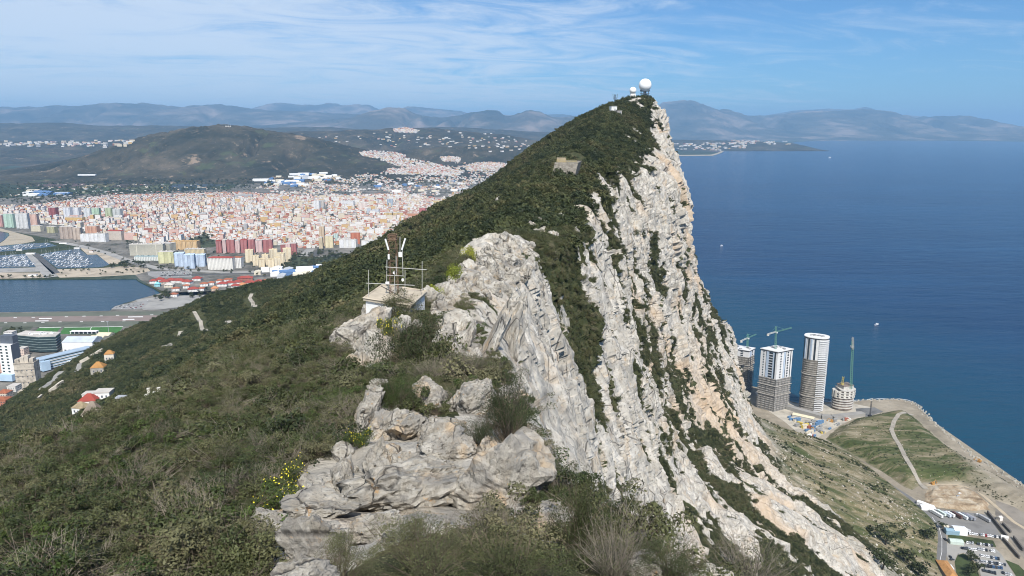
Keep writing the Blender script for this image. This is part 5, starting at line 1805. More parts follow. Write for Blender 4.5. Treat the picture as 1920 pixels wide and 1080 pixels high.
def build_towers():
    white = paint("white_cladding", (0.64, 0.64, 0.635), 0.7, 0.05, 0.3)
    blue = paint("pale_blue_cladding", (0.42, 0.50, 0.60), 0.6, 0.06, 0.3)
    glass = paint("dark_window_glass", (0.035, 0.045, 0.055), 0.2, 0.1, 0.5, 0.5)
    net = paint("brown_scaffold_net", (0.215, 0.20, 0.175), 0.9, 0.22, 0.3)
    plank = paint("scaffold_planks", (0.36, 0.335, 0.30), 0.9, 0.2, 0.3)
    rim = paint("black_rim", (0.03, 0.032, 0.04), 0.7, 0.1, 0.3)
    greyn = paint("grey_scaffold_net", (0.22, 0.215, 0.205), 0.9, 0.2, 0.3)

    def tower(fp, zr, zb, split, lab, lower_net, tallwin=True, ring_at=()):
        cen = sum(fp, Vector()) / len(fp)
        e = empty("tower_block", Vector((cen.x, cen.y, zb)))
        tag(e, lab, "tower block", "new tower blocks by the sea")
        H = zr - zb
        q = [v - cen for v in fp]
        out = [(v.x, v.y) for v in q]
        sc = lambda f: [(x * f, y * f) for x, y in out]
        # lower storeys wrapped in scaffolding
        MB().prism(sc(0.955), -3, H * split, 0).build("lower_storeys", lower_net, e)
        fl = 3.15
        nfl = int(H * split / fl)
        n = len(out)
        for k in range(1, nfl + 1):
            z = k * H * split / nfl
            s = MB().prism(sc(1.0), z - 0.85, z - 0.35, 0)
            s.build("scaffold_deck", plank, e)
        for r in ring_at:
            MB().prism(sc(1.06), H * r - 0.7, H * r + 0.3, 0).build("scaffold_fan", plank, e)
        # standards
        for a, b in zip(q, q[1:] + q[:1]):
            L = (b - a).length
            if L < 6:
                continue
            for k in range(0, max(1, int(L / 6)) + 1):
                p = a.lerp(b, k / max(1, int(L / 6))) * 1.012
                MB().bar((p.x, p.y, 0), (p.x, p.y, H * split + 0.4), 0.22).build("scaffold_pole", net, e)
        # finished storeys
        z0 = H * split
        MB().prism(sc(0.965), z0, H - 2.2, 0).build("upper_storeys", white, e)
        MB().prism(sc(1.01), H - 2.2, H - 0.9, 0).build("parapet", rim, e)
        rf = MB().prism(sc(1.03), H - 0.9, H, 0).build("roof", white, e)
        rng = np.random.RandomState(int(abs(cen.x)))
        for k in range(6):
            f = rng.rand(2) * 1.1 - 0.55
            p = q[0] * f[0] + q[1] * f[1]
            MB().box((p.x, p.y, H + 0.5), (2 + rng.rand() * 3, 2 + rng.rand() * 2, 1.2), 0, 0.4).build("roof_unit", paint("roof_plant", (0.30, 0.30, 0.30), 0.8), rf)
        return e, q, H, z0
    # middle tower with three visible fronts of windows
    fp, zr = tower_fp([(1426, 652.5), (1459, 659.5), (1488, 654)], (1457, 771.5), 4)
    e, q, H, z0 = tower(fp, zr, 4, 0.535, "square white-topped tower block, lower half in scaffolding, second from the cliff", greyn, True, (0.42, 0.26))

    def stacks(q, a, b, cols, z0, z1, nst):
        d = (b - a)
        L = d.length
        t = d.normalized()
        nrm = Vector((t.y, -t.x, 0))
        if nrm.dot((a + b) / 2) < 0:
            nrm = -nrm
        ang = math.atan2(t.y, t.x)
        for (u0, u1, kind) in cols:
            w = (u1 - u0) * L
            c = (a + t * (u0 + u1) / 2 * L) * 0.965
            c.z = 0
            if kind == 'blue':
                MB().box((c.x + nrm.x * 0.12, c.y + nrm.y * 0.12, (z0 + z1) / 2), (w, 0.5, z1 - z0), 0, ang).build("cladding_strip", blue, e)
                continue
            if kind == 'dark':
                MB().box((c.x + nrm.x * 0.10, c.y + nrm.y * 0.10, (z0 + z1) / 2), (w, 0.4, z1 - z0), 0, ang).build("glazed_strip", glass, e)
                continue
            for k in range(nst):
                z = z0 + (k + 0.55) * (z1 - z0) / nst
                hh = (z1 - z0) / nst * (0.55 if kind == 'bal' else 0.42)
                MB().box((c.x + nrm.x * 0.2, c.y + nrm.y * 0.2, z), (w, 0.5, hh), 0, ang).build("window", glass, e)
    stacks(q, q[0], q[1], ((0.17, 0.22, 'w'), (0.36, 0.50, 'blue'), (0.34, 0.37, 'dark'), (0.82, 0.90, 'dark'), (0.74, 0.81, 'blue')), z0 + 0.5, H - 2.4, 10)
    stacks(q, q[0], q[1], ((0.52, 0.72, 'bal'),), z0 + 0.5, H - 2.4, 10)
    stacks(q, q[1], q[2], ((0.20, 0.27, 'w'), (0.42, 0.52, 'blue'), (0.53, 0.56, 'dark'), (0.66, 0.74, 'bal'), (0.86, 0.9, 'dark')), z0 + 0.5, H - 2.4, 10)
    # tower half hidden by the cliff
    fp, zr = tower_fp([(1366, 651), (1405, 657.5), (1416, 652)], (1404, 740), 4)
    e, q, H, z0 = tower(fp, zr, 4, 0.84, "tower block half hidden by the cliff edge, almost wholly in scaffolding", net, True, (0.66,))
    stacks(q, q[0], q[1], ((0.15, 0.28, 'w'), (0.34, 0.44, 'w'), (0.6, 0.72, 'w')), z0 + 0.5, H - 2.4, 3)
    stacks(q, q[1], q[2], ((0.2, 0.45, 'blue'), (0.55, 0.7, 'w')), z0 + 0.5, H - 2.4, 3)
    # round-ended tall tower
    b = at_z(1524, 774, 4)
    t = at_y(1529, 636, b.y)
    zr = t.z
    s = (b - CAMV).length / F_PX
    cx, cy = at_z(1532, 629.5, zr)[:2]
    a0 = R(-28)
    fp = []
    for k in range(28):
        th = 2 * math.pi * k / 28
        x = 16.2 * math.copysign(abs(math.cos(th)) ** 0.75, math.cos(th))
        y = 13.0 * math.copysign(abs(math.sin(th)) ** 0.75, math.sin(th))
        fp.append(Vector((cx + x * math.cos(a0) - y * math.sin(a0), cy + x * math.sin(a0) + y * math.cos(a0), 0)))
    e, q, H, z0 = tower(fp, zr, 4, 0.70, "tallest tower block with rounded ends and an oval white roof, third from the cliff", net, True, (0.50, 0.20))
    # white balcony stack climbing the sea-side right half, glazed left half
    ring = [v * 0.99 for v in q]
    order = sorted(range(28), key=lambda k: to_px(Vector((cx + ring[k].x, cy + ring[k].y, zr / 2)))[0] if ring[k].y < ring[k].x * 0.2 + 4 else 1e9)
    facing = [k for k in range(28) if (ring[k].normalized()).dot(Vector((-cx, -cy, 0)).normalized()) > -0.05]
    facing.sort(key=lambda k: to_px(Vector((cx + ring[k].x, cy + ring[k].y, zr / 2)))[0])
    nst = 38
    m_ = len(facing)
    right = facing[int(m_ * 0.52):]
    for k in range(nst):
        z = (k + 0.5) * (H - 3) / nst
        mb = MB()
        for a, b2 in zip(right, right[1:]):
            p1, p2 = ring[a] * 1.025, ring[b2] * 1.025
            d = p2 - p1
            c = (p1 + p2) / 2
            mb.box((c.x, c.y, z), (d.length * 1.02, 1.1, 0.95), 0, math.atan2(d.y, d.x))
        mb.build("balcony", white, e)
    for j in (0.12, 0.3, 0.44):
        k = facing[int(m_ * j)]
        p = ring[k]
        ang = math.atan2(p.y, p.x) + math.pi / 2
        MB().box((p.x, p.y, (z0 + H - 2.4) / 2), (2.2, 0.7, H - 2.4 - z0), 0, ang).build("glazed_strip", glass, e)
    for j in (0.2, 0.37):
        k = facing[int(m_ * j)]
        p = ring[k]
        MB().box((p.x, p.y, (z0 + H - 2.4) / 2), (2.4, 0.75, H - 2.4 - z0), 0, math.atan2(p.y, p.x) + math.pi / 2).build("cladding_strip", blue, e)
    # block under construction
    c = at_z(1578, 764, 4)
    s = (c - CAMV).length / F_PX
    e = empty("building_shell", Vector((c.x, c.y, 4)))
    tag(e, "stepped concrete shell of a building under construction with a raw core on top", "building")
    conc, raw = paint("pale_concrete", (0.50, 0.48, 0.44), 0.9, 0.14, 0.2), paint("raw_brown_concrete", (0.22, 0.18, 0.15), 0.95, 0.22, 0.2)
    rx, ry = 19 * s, 15 * s
    ov = [(rx * math.cos(t2 * math.pi / 10) * (1 if math.sin(t2 * math.pi / 10) < 0 else 0.95), ry * math.sin(t2 * math.pi / 10)) for t2 in range(20)]
    nfl = 8
    Hs = at_y(1578, 733, c.y - ry).z - 4
    for k in range(nfl):
        z = k * Hs / nfl
        MB().prism([(max(x * 0.9, (-2 if k < 5 else -0.4) * rx), y * 0.9) for x, y in ov], z, z + Hs / nfl - 0.5, 0).build("recess", raw, e)
        f = 0.96 if k < 5 else 1.04
        lim = (-2, -0.75, -0.45)[0 if k < 5 else (1 if k < 7 else 2)]
        ovk = [(max(x, lim * rx), y * (1 if k != 3 else 1.05)) for x, y in ov]
        MB().prism([(x * f, y * f) for x, y in ovk], z + Hs / nfl - 1.5, z + Hs / nfl, 0).build("floor_slab", conc, e)
    zt = at_y(1580, 722, c.y).z - 4
    MB().box((3, 2, (Hs * 0.6 + zt) / 2), (17, 14, zt - Hs * 0.6), 0, 0.3).build("core", conc, e)
    MB().box((3, 2, zt + 0.4), (18, 15, 1.0), 0, 0.3).build("core_deck", raw, e)
    for k in range(7):
        t2 = math.pi * (1.05 + 0.13 * k)
        MB().box((rx * 1.0 * math.cos(t2), ry * 1.0 * math.sin(t2), Hs * 0.78), (3.0, 0.6, Hs * 0.36), 0, t2 + math.pi / 2).build("precast_panel", paint("cream_panel", (0.66, 0.63, 0.56), 0.9, 0.06, 0.3), e)
    # cranes
    green, yel = paint("green_crane", (0.13, 0.28, 0.22), 0.7, 0.1, 0.3), paint("mustard_crane", (0.42, 0.36, 0.12), 0.7, 0.12, 0.3)

    def lattice(mb, a, b, w, mi=0, nseg=None):
        a, b = Vector(a), Vector(b)
        d = (b - a)
        L = d.length
        d.normalize()
        u = d.orthogonal().normalized()
        v = d.cross(u)
        c4 = [(u + v) * w / 2, (u - v) * w / 2, (-u - v) * w / 2, (v - u) * w / 2]
        n = nseg or max(3, int(L / (w * 1.3)))
        for c_ in c4:
            mb.bar(a + c_, b + c_, w * 0.11)
        for k in range(n):
            for i in range(4):
                mb.bar(a + d * L * k / n + c4[i], a + d * L * (k + 1) / n + c4[(i + 1) % 4], w * 0.075)
    for (fx, fy, tz, Y, jib, lab) in ((1454.3, 652, 612, None, ((1440, 626.5), (1484.5, 614.5)), "green tower crane on the roof of the square tower block"),
                                      (1401.5, 648, 626, None, ((1390, 639), (1418, 626.7)), "green tower crane on the roof of the tower half hidden by the cliff")):
        Yp = (at_z(1457, 771.5, 4).y + 14) if fx > 1420 else (at_z(1404, 740, 4).y + 14)
        ft, tp = at_y(fx, fy, Yp), at_y(fx + 0.8, tz, Yp)
        e = empty("tower_crane", ft)
        tag(e, lab, "crane", "tower cranes over the building site")
        mb = MB()
        jl, jr = at_y(*jib[0], Yp - 2), at_y(*jib[1], Yp + 2)
        lattice(mb, (0, 0, -2), tp - ft, 1.9)
        mb.build("mast", green, e)
        jb = MB()
        f = (tp.x - jl.x) / (jr.x - jl.x)
        piv = jl.lerp(jr, f)
        lattice(jb, piv - ft, jr - ft, 1.3)
        jb.build("jib", green, e)
        cb = MB()
        lattice(cb, jl - ft, piv - ft, 1.5)
        cb.build("counter_jib", paint("crane_white", (0.62, 0.62, 0.58), 0.7, 0.1, 0.3), e)
        MB().box(jl - ft + Vector((0, 0, -1)), (3, 2, 3)).build("counterweight", conc, e)
        MB().bar(tp - ft, jl.lerp(piv, 0.3) - ft, 0.12).bar(tp - ft, piv.lerp(jr, 0.6) - ft, 0.12).build("tie", green, e)
        MB().box(piv - ft + Vector((1.5, -0.5, -0.6)), (1.6, 1.6, 2.0)).build("cab", white, e)
    Yp = at_z(1594, 766, 4).y
    ft, tp = at_z(1594, 766, 4), at_y(1599, 640, Yp)
    e = empty("tower_crane", ft)
    tag(e, "tall slim green crane mast standing by itself beside the building shell", "crane", "tower cranes over the building site")
    mb = MB()
    lattice(mb, (0, 0, 0), tp - ft, 2.4)
    mb.build("mast", green, e)
    jb = MB()
    lattice(jb, at_y(1599.4, 655, Yp) - ft, at_y(1599, 633, Yp - 22) - ft, 2.0)
    jb.build("jib", paint("crane_white", (0.62, 0.62, 0.58)), e)
    MB().box(tp - ft + Vector((0, 1, -8)), (3, 5, 2.6)).build("cab", white, e)
    p = at_y(1579, 722, c.y)
    e = empty("crane_stub", Vector((p.x, p.y, zt + 4.9)))
    tag(e, "short mustard crane mast on top of the building shell", "crane", "tower cranes over the building site")
    mb = MB()
    lattice(mb, (0, 0, -0.2), (0.6, 0, at_y(1579.5, 706, c.y).z - zt - 4.9), 2.0)
    mb.build("mast", yel, e)
    MB().box((0, 0, 1), (3.4, 3.4, 1.6)).build("base_frame", yel, e)
    ft = at_z(1631, 781, 3)
    e = empty("drill_mast", ft)
    tag(e, "thin dark drilling mast in the grey yard of the building site", "mast")
    mb = MB()
    lattice(mb, (0, 0, 0), (0, 0, at_y(1631, 752, ft.y).z - 3), 1.2)
    mb.build("mast", rim, e)
    MB().box((0, 0, 1.2), (4, 3, 2.2)).build("base_unit", rim, e)
    # long shed
    p, q2 = at_z(1487, 780, 3), at_z(1526, 788.5, 3)
    d = q2 - p
    e = empty("site_shed", (p + q2) / 2, math.atan2(d.y, d.x))
    tag(e, "long low cream-roofed shed on the building site", "shed")
    MB().box((0, 0, 1.8), (d.length, 9, 3.6)).build("wall", conc, e)
    MB().add([(-d.length / 2 - .4, -5, 3.7), (d.length / 2 + .4, -5, 3.7), (d.length / 2 + .4, 5, 3.7), (-d.length / 2 - .4, 5, 3.7), (-d.length / 2 - .4, 0, 5.2), (d.length / 2 + .4, 0, 5.2)], [(0, 1, 5, 4), (2, 3, 4, 5), (1, 2, 5), (3, 0, 4), (3, 2, 1, 0)]).build("roof", paint("cream_sheeting", (0.62, 0.56, 0.40), 0.8, 0.08, 0.2), e)
    # containers and stacks on the site
    rng = np.random.RandomState(8)
    cols = (("white", (0.70, 0.70, 0.68)), ("yellow", (0.58, 0.44, 0.10)), ("grey", (0.30, 0.30, 0.29)), ("blue", (0.12, 0.22, 0.36)), ("rust-red", (0.34, 0.12, 0.08)), ("cream", (0.60, 0.54, 0.42)))
    ms = {}
    area = [(1470, 778), (1486, 792), (1500, 806), (1520, 824), (1545, 812), (1570, 800), (1590, 790), (1600, 783), (1560, 792), (1525, 792), (1490, 783)]
    n = 0
    while n < 44:
        px, py = rng.uniform(1465, 1605), rng.uniform(770, 825)
        if not inside(px, py, area):
            continue
        nm, c3 = cols[rng.randint(6)]
        if nm not in ms:
            mb = MB().box((0, 0, 1.35), (6, 2.4, 2.6))
            for k in range(10):
                mb.box((-2.7 + 0.6 * k, 0, 1.35), (0.12, 2.52, 2.5))
            mb.box((0, 0, 2.7), (6.1, 2.5, 0.12))
            ms[nm] = mb.mesh("site_container", paint(nm + "_container", c3, 0.7, 0.15, 0.4))
        p = at_z(px, py, 3.12)
        o = obj("site_container", ms[nm], None, p, rng.choice([0.5, 0.6, 2.1, 0.2]))
        s = rng.uniform(0.8, 1.3)
        o.scale = (s, s, s * rng.uniform(0.8, 1.6))
        tag(o, "%s metal container on the dusty building site" % nm, "container", "containers on the building site")
        n += 1
    # diggers
    mb = MB().box((0, 0, 0.6), (3.6, 0.7, 1.0)).box((0, 1.9, 0.6), (3.6, 0.7, 1.0)).box((-0.2, 0.95, 1.9), (3.2, 2.5, 1.5)).box((0.6, 0.5, 3.1), (1.4, 1.2, 1.2))
    mb.bar((1.2, 1.4, 2.2), (4.2, 1.4, 4.6), 0.28).bar((4.2, 1.4, 4.6), (5.6, 1.4, 1.6), 0.22).box((5.6, 1.4, 1.0), (1.0, 1.1, 1.2))
    dg = mb.mesh("digger", paint("digger_orange", (0.45, 0.24, 0.07), 0.6, 0.1, 0.5))
    for px, py, rz, lab in ((1524, 806, 0.6, "orange digger in the middle of the building site"), (1560, 791, 2.4, "orange digger at the right end of the building site"), (1837, 866, 2.0, "orange digger working near the shoreline"), (1750, 909, 0.3, "orange digger at the end of the dirt track")):
        o = obj("digger", dg, None, at_z(px, py, 3.1 if px < 1600 else 3.2), rz)
        o.scale = (1.05,) * 3
        tag(o, lab, "digger", "diggers on the reclaimed land")
    # white sheds and buildings by the road
    for (px, py, dx, dy, h, rz, c3, lab) in ((1734, 949, 15, 5, 3.2, -0.9, (0.78, 0.78, 0.77), "white cabin at the corner of the sandy platform"), (1738, 954, 14, 8, 3.0, -0.15, (0.80, 0.80, 0.79), "white flat-roofed shed at the top corner of the lorry park"),
                                             (1784, 1000, 12, 7, 4.0, -0.2, (0.24, 0.36, 0.44), "blue-grey shed left of the white tent"), (1798, 999, 12, 10, 5.0, -0.2, (0.80, 0.81, 0.83), "large white tent in the row of parked cars"),
                                             (1772, 992, 5, 4, 3.5, 0.2, (0.60, 0.55, 0.44), "cream gatehouse beside the road"), (1883, 1011, 6, 5, 3.0, -0.5, (0.74, 0.72, 0.68), "small white hut at the end of the long dark wall"),
                                             (1792, 1018, 12, 7, 2.8, -0.2, (0.50, 0.58, 0.52), "pale green shed at the top of the lower car park"), (1874, 975, 4, 4, 3.5, 0.3, (0.70, 0.66, 0.6), "little white hut in the spoil")):
        e = empty("shed", at_z(px, py, 3.1), rz)
        tag(e, lab, "shed")
        MB().box((0, 0, h / 2), (dx, dy, h)).build("wall", paint("shed_wall_%.2f_%.2f" % (c3[0], c3[2]), c3, 0.8, 0.06, 0.4), e)
        MB().add([(-dx / 2 - .2, -dy / 2 - .2, h + 0.02), (dx / 2 + .2, -dy / 2 - .2, h + 0.02), (dx / 2 + .2, dy / 2 + .2, h + 0.02), (-dx / 2 - .2, dy / 2 + .2, h + 0.02), (-dx / 2, 0, h + 1.2), (dx / 2, 0, h + 1.2)],
                 [(0, 1, 5, 4), (2, 3, 4, 5), (1, 2, 5), (3, 0, 4), (3, 2, 1, 0)]).build("roof", paint("shed_roof_%.2f_%.2f" % (c3[0], c3[2]), tuple(0.95 * v for v in c3), 0.7, 0.06, 0.4), e)
    p, q2 = at_z(1777, 1066, 3), at_z(1774, 1092, 3)
    e = empty("roadside_building", (p + q2) / 2, R(80))
    tag(e, "long building with an orange tiled roof beside the road at the bottom edge", "building")
    L = (p - q2).length + 4
    MB().box((0, 0, 3), (L, 7.6, 6)).build("wall", paint("cream_render", (0.60, 0.52, 0.40), 0.9, 0.1, 0.3), e)
    MB().add([(-L / 2 - .5, -5.2, 6.02), (L / 2 + .5, -5.2, 6.02), (L / 2 + .5, 5.2, 6.02), (-L / 2 - .5, 5.2, 6.02), (-L / 2 + 5, 0, 8.8), (L / 2 - 5, 0, 8.8)], [(0, 1, 5, 4), (2, 3, 4, 5), (1, 2, 5), (3, 0, 4), (3, 2, 1, 0)]).build("roof", paint("orange_tiles", (0.42, 0.22, 0.085), 0.9, 0.14, 0.3), e)
    MB().box((L / 2 - 9, -5.3, 4.6), (7, 2.2, 2.6)).build("dormer", white, e)


def car_mesh(name, c):
    body = paint(name, c, 0.3, 0.04, 0.6, 0.5)
    gl = paint("car_glass", (0.03, 0.035, 0.04), 0.15, 0.1, 0.5, 0.5)
    ty = paint("tyre_rubber", (0.02, 0.02, 0.02), 0.9, 0.1, 1)
    mb = MB()
    prof = [(-2.15, 0.35), (2.15, 0.35), (2.2, 0.75), (1.3, 0.95), (0.75, 1.42), (-1.15, 1.45), (-1.85, 1.0), (-2.2, 0.9)]
    n = len(prof)
    vs = [(x, -0.86 if z < 1.2 else -0.70, z) for x, z in prof] + [(x, 0.86 if z < 1.2 else 0.70, z) for x, z in prof]
    fs = [(i, (i + 1) % n, n + (i + 1) % n, n + i) for i in range(n)]
    mb.add(vs, [tuple(range(n - 1, -1, -1)), tuple(range(n, 2 * n))] + fs, 0)
    mb.add([(1.27, -0.72, 0.98), (1.27, 0.72, 0.98), (0.80, 0.62, 1.39), (0.80, -0.62, 1.39)], [(0, 1, 2, 3)], 1)
    mb.add([(-1.84, -0.72, 1.03), (-1.84, 0.72, 1.03), (-1.24, 0.62, 1.43), (-1.24, -0.62, 1.43)], [(3, 2, 1, 0)], 1)
    for s in (-1, 1):
        mb.box((-0.2, s * 0.80, 1.18), (2.0, 0.06, 0.3), 1)
    for x in (-1.35, 1.35):
        for s in (-1, 1):
            mb.bar((x, s * 0.72, 0.33), (x, s * 0.90, 0.33), 0.33, 2, 10)
    # glass a hair outside the shell
    return mb.mesh("parked_car", [body, gl, ty])


def build_vehicles():
    kinds = [("white", (0.78, 0.78, 0.77)), ("silver", (0.42, 0.43, 0.44)), ("dark grey", (0.055, 0.06, 0.065)), ("black", (0.015, 0.016, 0.018)), ("red", (0.30, 0.02, 0.02)), ("blue", (0.05, 0.11, 0.22))]
    ms = {k: car_mesh(k.replace(" ", "_") + "_car_paint", c) for k, c in kinds}
    rng = np.random.RandomState(12)

    def row(a, b, n, rz, where, pick, z=3.13):
        for k in range(n):
            if rng.rand() < 0.06:
                continue
            f = (k + 0.5) / n
            px, py = a[0] + (b[0] - a[0]) * f, a[1] + (b[1] - a[1]) * f
            col = kinds[rng.choice(6, p=pick)][0]
            o = obj("parked_car", ms[col], None, at_z(px, py, z), rz + (math.pi if rng.rand() < 0.5 else 0) + rng.normal() * 0.03)
            s = rng.uniform(0.98, 1.12)
            o.scale = (s, s, s * rng.uniform(0.98, 1.25))
            tag(o, "%s car %s" % (col, where), "car", "cars " + where)
    wht = [0.62, 0.14, 0.10, 0.08, 0.03, 0.03]
    mixd = [0.26, 0.18, 0.22, 0.18, 0.08, 0.08]
    a1 = R(62)
    row((1804, 993), (1820, 997), 4, a1, "in the upper row behind the white tent", wht)
    row((1784, 990), (1800, 992), 4, a1, "in the short row left of the white tent", wht)
    row((1808, 1000), (1872, 1008), 15, a1, "in the long row along the grass verge", wht)
    row((1801, 1017), (1862, 1024), 12, a1, "in the top row of the lower car park", wht)
    row((1802, 1028), (1832, 1032), 7, a1, "in the second row of the lower car park", mixd)
    row((1833, 1030), (1866, 1035), 7, a1, "in the right half of the second row of the lower car park", mixd)
    row((1838, 1042), (1874, 1049), 8, a1, "in the third row of the lower car park", mixd)
    row((1838, 1053), (1886, 1060), 10, a1, "in the fourth row of the lower car park", mixd)
    row((1840, 1061), (1880, 1066), 8, a1, "in the fifth row of the lower car park", mixd)
    row((1842, 1070), (1868, 1076), 5, a1, "in the last row of the lower car park", mixd)
    row((1878, 1074), (1898, 1080), 4, a1, "at the bottom right corner of the lower car park", mixd)
    for (px, py, c, rz, lab) in ((1772, 1012, "black", R(85), "black car driving on the road left of the lower car park"), (1785, 1050, "dark grey", 0.1, "dark grey car at the mouth of the lower car park"), (1782, 1045, "black", R(80), "black car waiting at the mouth of the lower car park"),
                                 (1799, 926, "white", 0.4, "white car parked on the sandy platform"), (1796, 931, "silver", 0.3, "silver car parked on the sandy platform")):
        z = 3.2 if py > 1000 else 6.2
        tag(obj("parked_car", ms[c], None, at_z(px, py, z), rz), lab, "car")
    # lorries
    def lorry(c, trailer, cabc):
        w = MB().box((-1.2, 0, 2.3), (trailer, 2.5, 2.7))
        w.box((-1.2, 0, 3.7), (trailer + 0.05, 2.55, 0.1))
        cab = MB().box((trailer / 2 + 0.1, 0, 1.75), (2.0, 2.4, 2.3)).box((trailer / 2 + 0.4, 0, 0.6), (2.2, 2.3, 0.6))
        wh = MB()
        for x in (trailer / 2 + 0.3, -trailer / 2 + 0.6, -trailer / 2 + 2.0):
            for s in (-1, 1):
                wh.bar((x, s * 0.9, 0.5), (x, s * 1.25, 0.5), 0.5, 0, 12)
        fr = MB().box((-0.5, 0, 0.8), (trailer + 1.5, 1.0, 0.3))
        sc = MB().box((trailer / 2 + 1.12, 0, 2.2), (0.06, 2.1, 0.9))
        return w, cab, wh, fr, sc
    tyre, glass = _MC["tyre_rubber"], _MC["car_glass"]
    L_ = [(1755, 966, 13.0, (0.72, 0.73, 0.72), (0.72, 0.72, 0.7), "long white lorry at the left end of the lorry park"), (1763, 964, 10.0, (0.58, 0.66, 0.62), (0.6, 0.6, 0.6), "pale green lorry second from the left in the lorry park"),
          (1774, 967, 8.0, (0.55, 0.60, 0.66), (0.7, 0.7, 0.7), "light blue lorry in the pair left of the gap"), (1781, 967, 8.0, (0.76, 0.76, 0.76), (0.75, 0.75, 0.75), "white lorry in the pair left of the gap"),
          (1792, 968, 11, (0.12, 0.07, 0.06), (0.1, 0.1, 0.1), "dark brown lorry in the middle of the lorry park"), (1803, 970, 11, (0.66, 0.70, 0.72), (0.2, 0.25, 0.3), "white lorry with a dark cab right of the dark brown one"),
          (1811, 971, 11, (0.20, 0.22, 0.25), (0.1, 0.12, 0.15), "dark grey lorry in the middle of the lorry park"), (1818, 972, 10, (0.30, 0.30, 0.32), (0.25, 0.1, 0.1), "grey lorry at the right end of the middle group"), (1843, 974, 13, (0.36, 0.37, 0.38), (0.76, 0.76, 0.74), "lone grey trailer near the long dark wall")]
    for px, py, tr, c, cc, lab in L_:
        p = at_z(px, py, 3.13)
        e = empty("lorry", p, R(108))
        tag(e, lab, "lorry", "lorries in the lorry park")
        w, cab, wh, fr, sc = lorry(c, tr, cc)
        w.build("cargo_box", paint("lorry_box_%.2f" % c[0], c, 0.6, 0.06, 0.4), e)
        cb = cab.build("cab", paint("lorry_cab_%.2f" % cc[0], cc, 0.5, 0.06, 0.4), e)
        sc.build("windscreen", glass, cb)
        wh.build("wheels", tyre, e)
        fr.build("chassis", tyre, e)


build_east_ground()
build_towers()
build_vehicles()

# ------------------------------------------------------------------ west side: Gibraltar's north district, the Spanish town, the marinas
def hip_roof(mb, dx, dy, z, h, mi, over=0.4, hip=True):
    x, y = dx / 2 + over, dy / 2 + over
    r = max(0.0, x - y) if hip else x
    if dx < dy:
        r2 = max(0.0, y - x)
        vs = [(-x, -y, z), (x, -y, z), (x, y, z), (-x, y, z), (0, -r2, z + h), (0, r2, z + h)]
        return mb.add(vs, [(0, 1, 4), (1, 2, 5, 4), (2, 3, 5), (3, 0, 4, 5), (3, 2, 1, 0)], mi)
    vs = [(-x, -y, z), (x, -y, z), (x, y, z), (-x, y, z), (-r, 0, z + h), (r, 0, z + h)]
    return mb.add(vs, [(0, 1, 5, 4), (1, 2, 5), (2, 3, 4, 5), (3, 0, 4), (3, 2, 1, 0)], mi)


TILE = paint("terracotta_tiles", (0.33, 0.115, 0.060), 0.9, 0.15, 0.05)
TILE_RED = paint("dark_red_tiles", (0.29, 0.060, 0.045), 0.9, 0.13, 0.05)
FLAT = paint("pale_flat_roof", (0.50, 0.47, 0.43), 0.9, 0.14, 0.05)
GREYROOF = paint("grey_sheet_roof", (0.34, 0.36, 0.39), 0.8, 0.1, 0.05)


def block(name, cat, lab, px0, px1, pyb, hpx, deep, col, roof=None, rz=0.0, bay=3.4, pent=True, group=None, roof_h=0.0, ww=0.5, z=2.0, storey=3.1):
    p0, p1 = at_z(px0, pyb, z), at_z(px1, pyb, z)
    c = (p0 + p1) / 2
    d = (c - CAMV).length
    w = (p1 - p0).length
    if rz:
        w = w / (abs(math.cos(rz)) + deep / max(w, 1) * abs(math.sin(rz)))
    H = max(3.0, hpx * d / F_PX / math.cos(math.asin(min(0.9, CAM_Z / d))) * 0.97)
    e = empty(name, c + Vector((0, deep / 2, 0)), rz)
    tag(e, lab, cat, group)
    MB().box((0, 0, H / 2), (w, deep, H)).build("wall", facade(col, bay, storey, ww), e)
    rg = np.random.RandomState(int(px0 * 13 + pyb * 3) % 9999)
    nb = max(2, int(w / 15))
    if w > 14 and ww < 0.9 and hpx > 9 and not roof_h:
        lite = tuple(min(0.8, v * 1.12 + 0.03) for v in col)
        for k in range(nb):
            MB().box((-w / 2 + (k + 0.5) * w / nb, -deep / 2 - 0.9, H * 0.5), (w / nb * rg.uniform(0.35, 0.62), 2.4, H * rg.uniform(0.84, 1.1))).build("bay", facade(lite, bay * 0.8, storey, ww * 0.9), e)
    rm = roof or FLAT
    mb = MB()
    if roof_h:
        hip_roof(mb, w, deep, H + 0.02, roof_h, 0)
        mb.build("roof", rm, e)
    else:
        mb.box((0, 0, H + 0.45), (w + 0.5, deep + 0.5, 0.9))
        rf = mb.build("roof", rm, e)
        if pent:
            rng = np.random.RandomState(int(px0 * 7 + pyb))
            for k in range(max(1, int(w / 14))):
                MB().box((-w / 2 + (k + 0.5) * w / max(1, int(w / 14)), rng.uniform(-.2, .2) * deep, H + 2.2), (4, 4, 2.7)).build("stair_head", rm, rf)
    return e, w, H


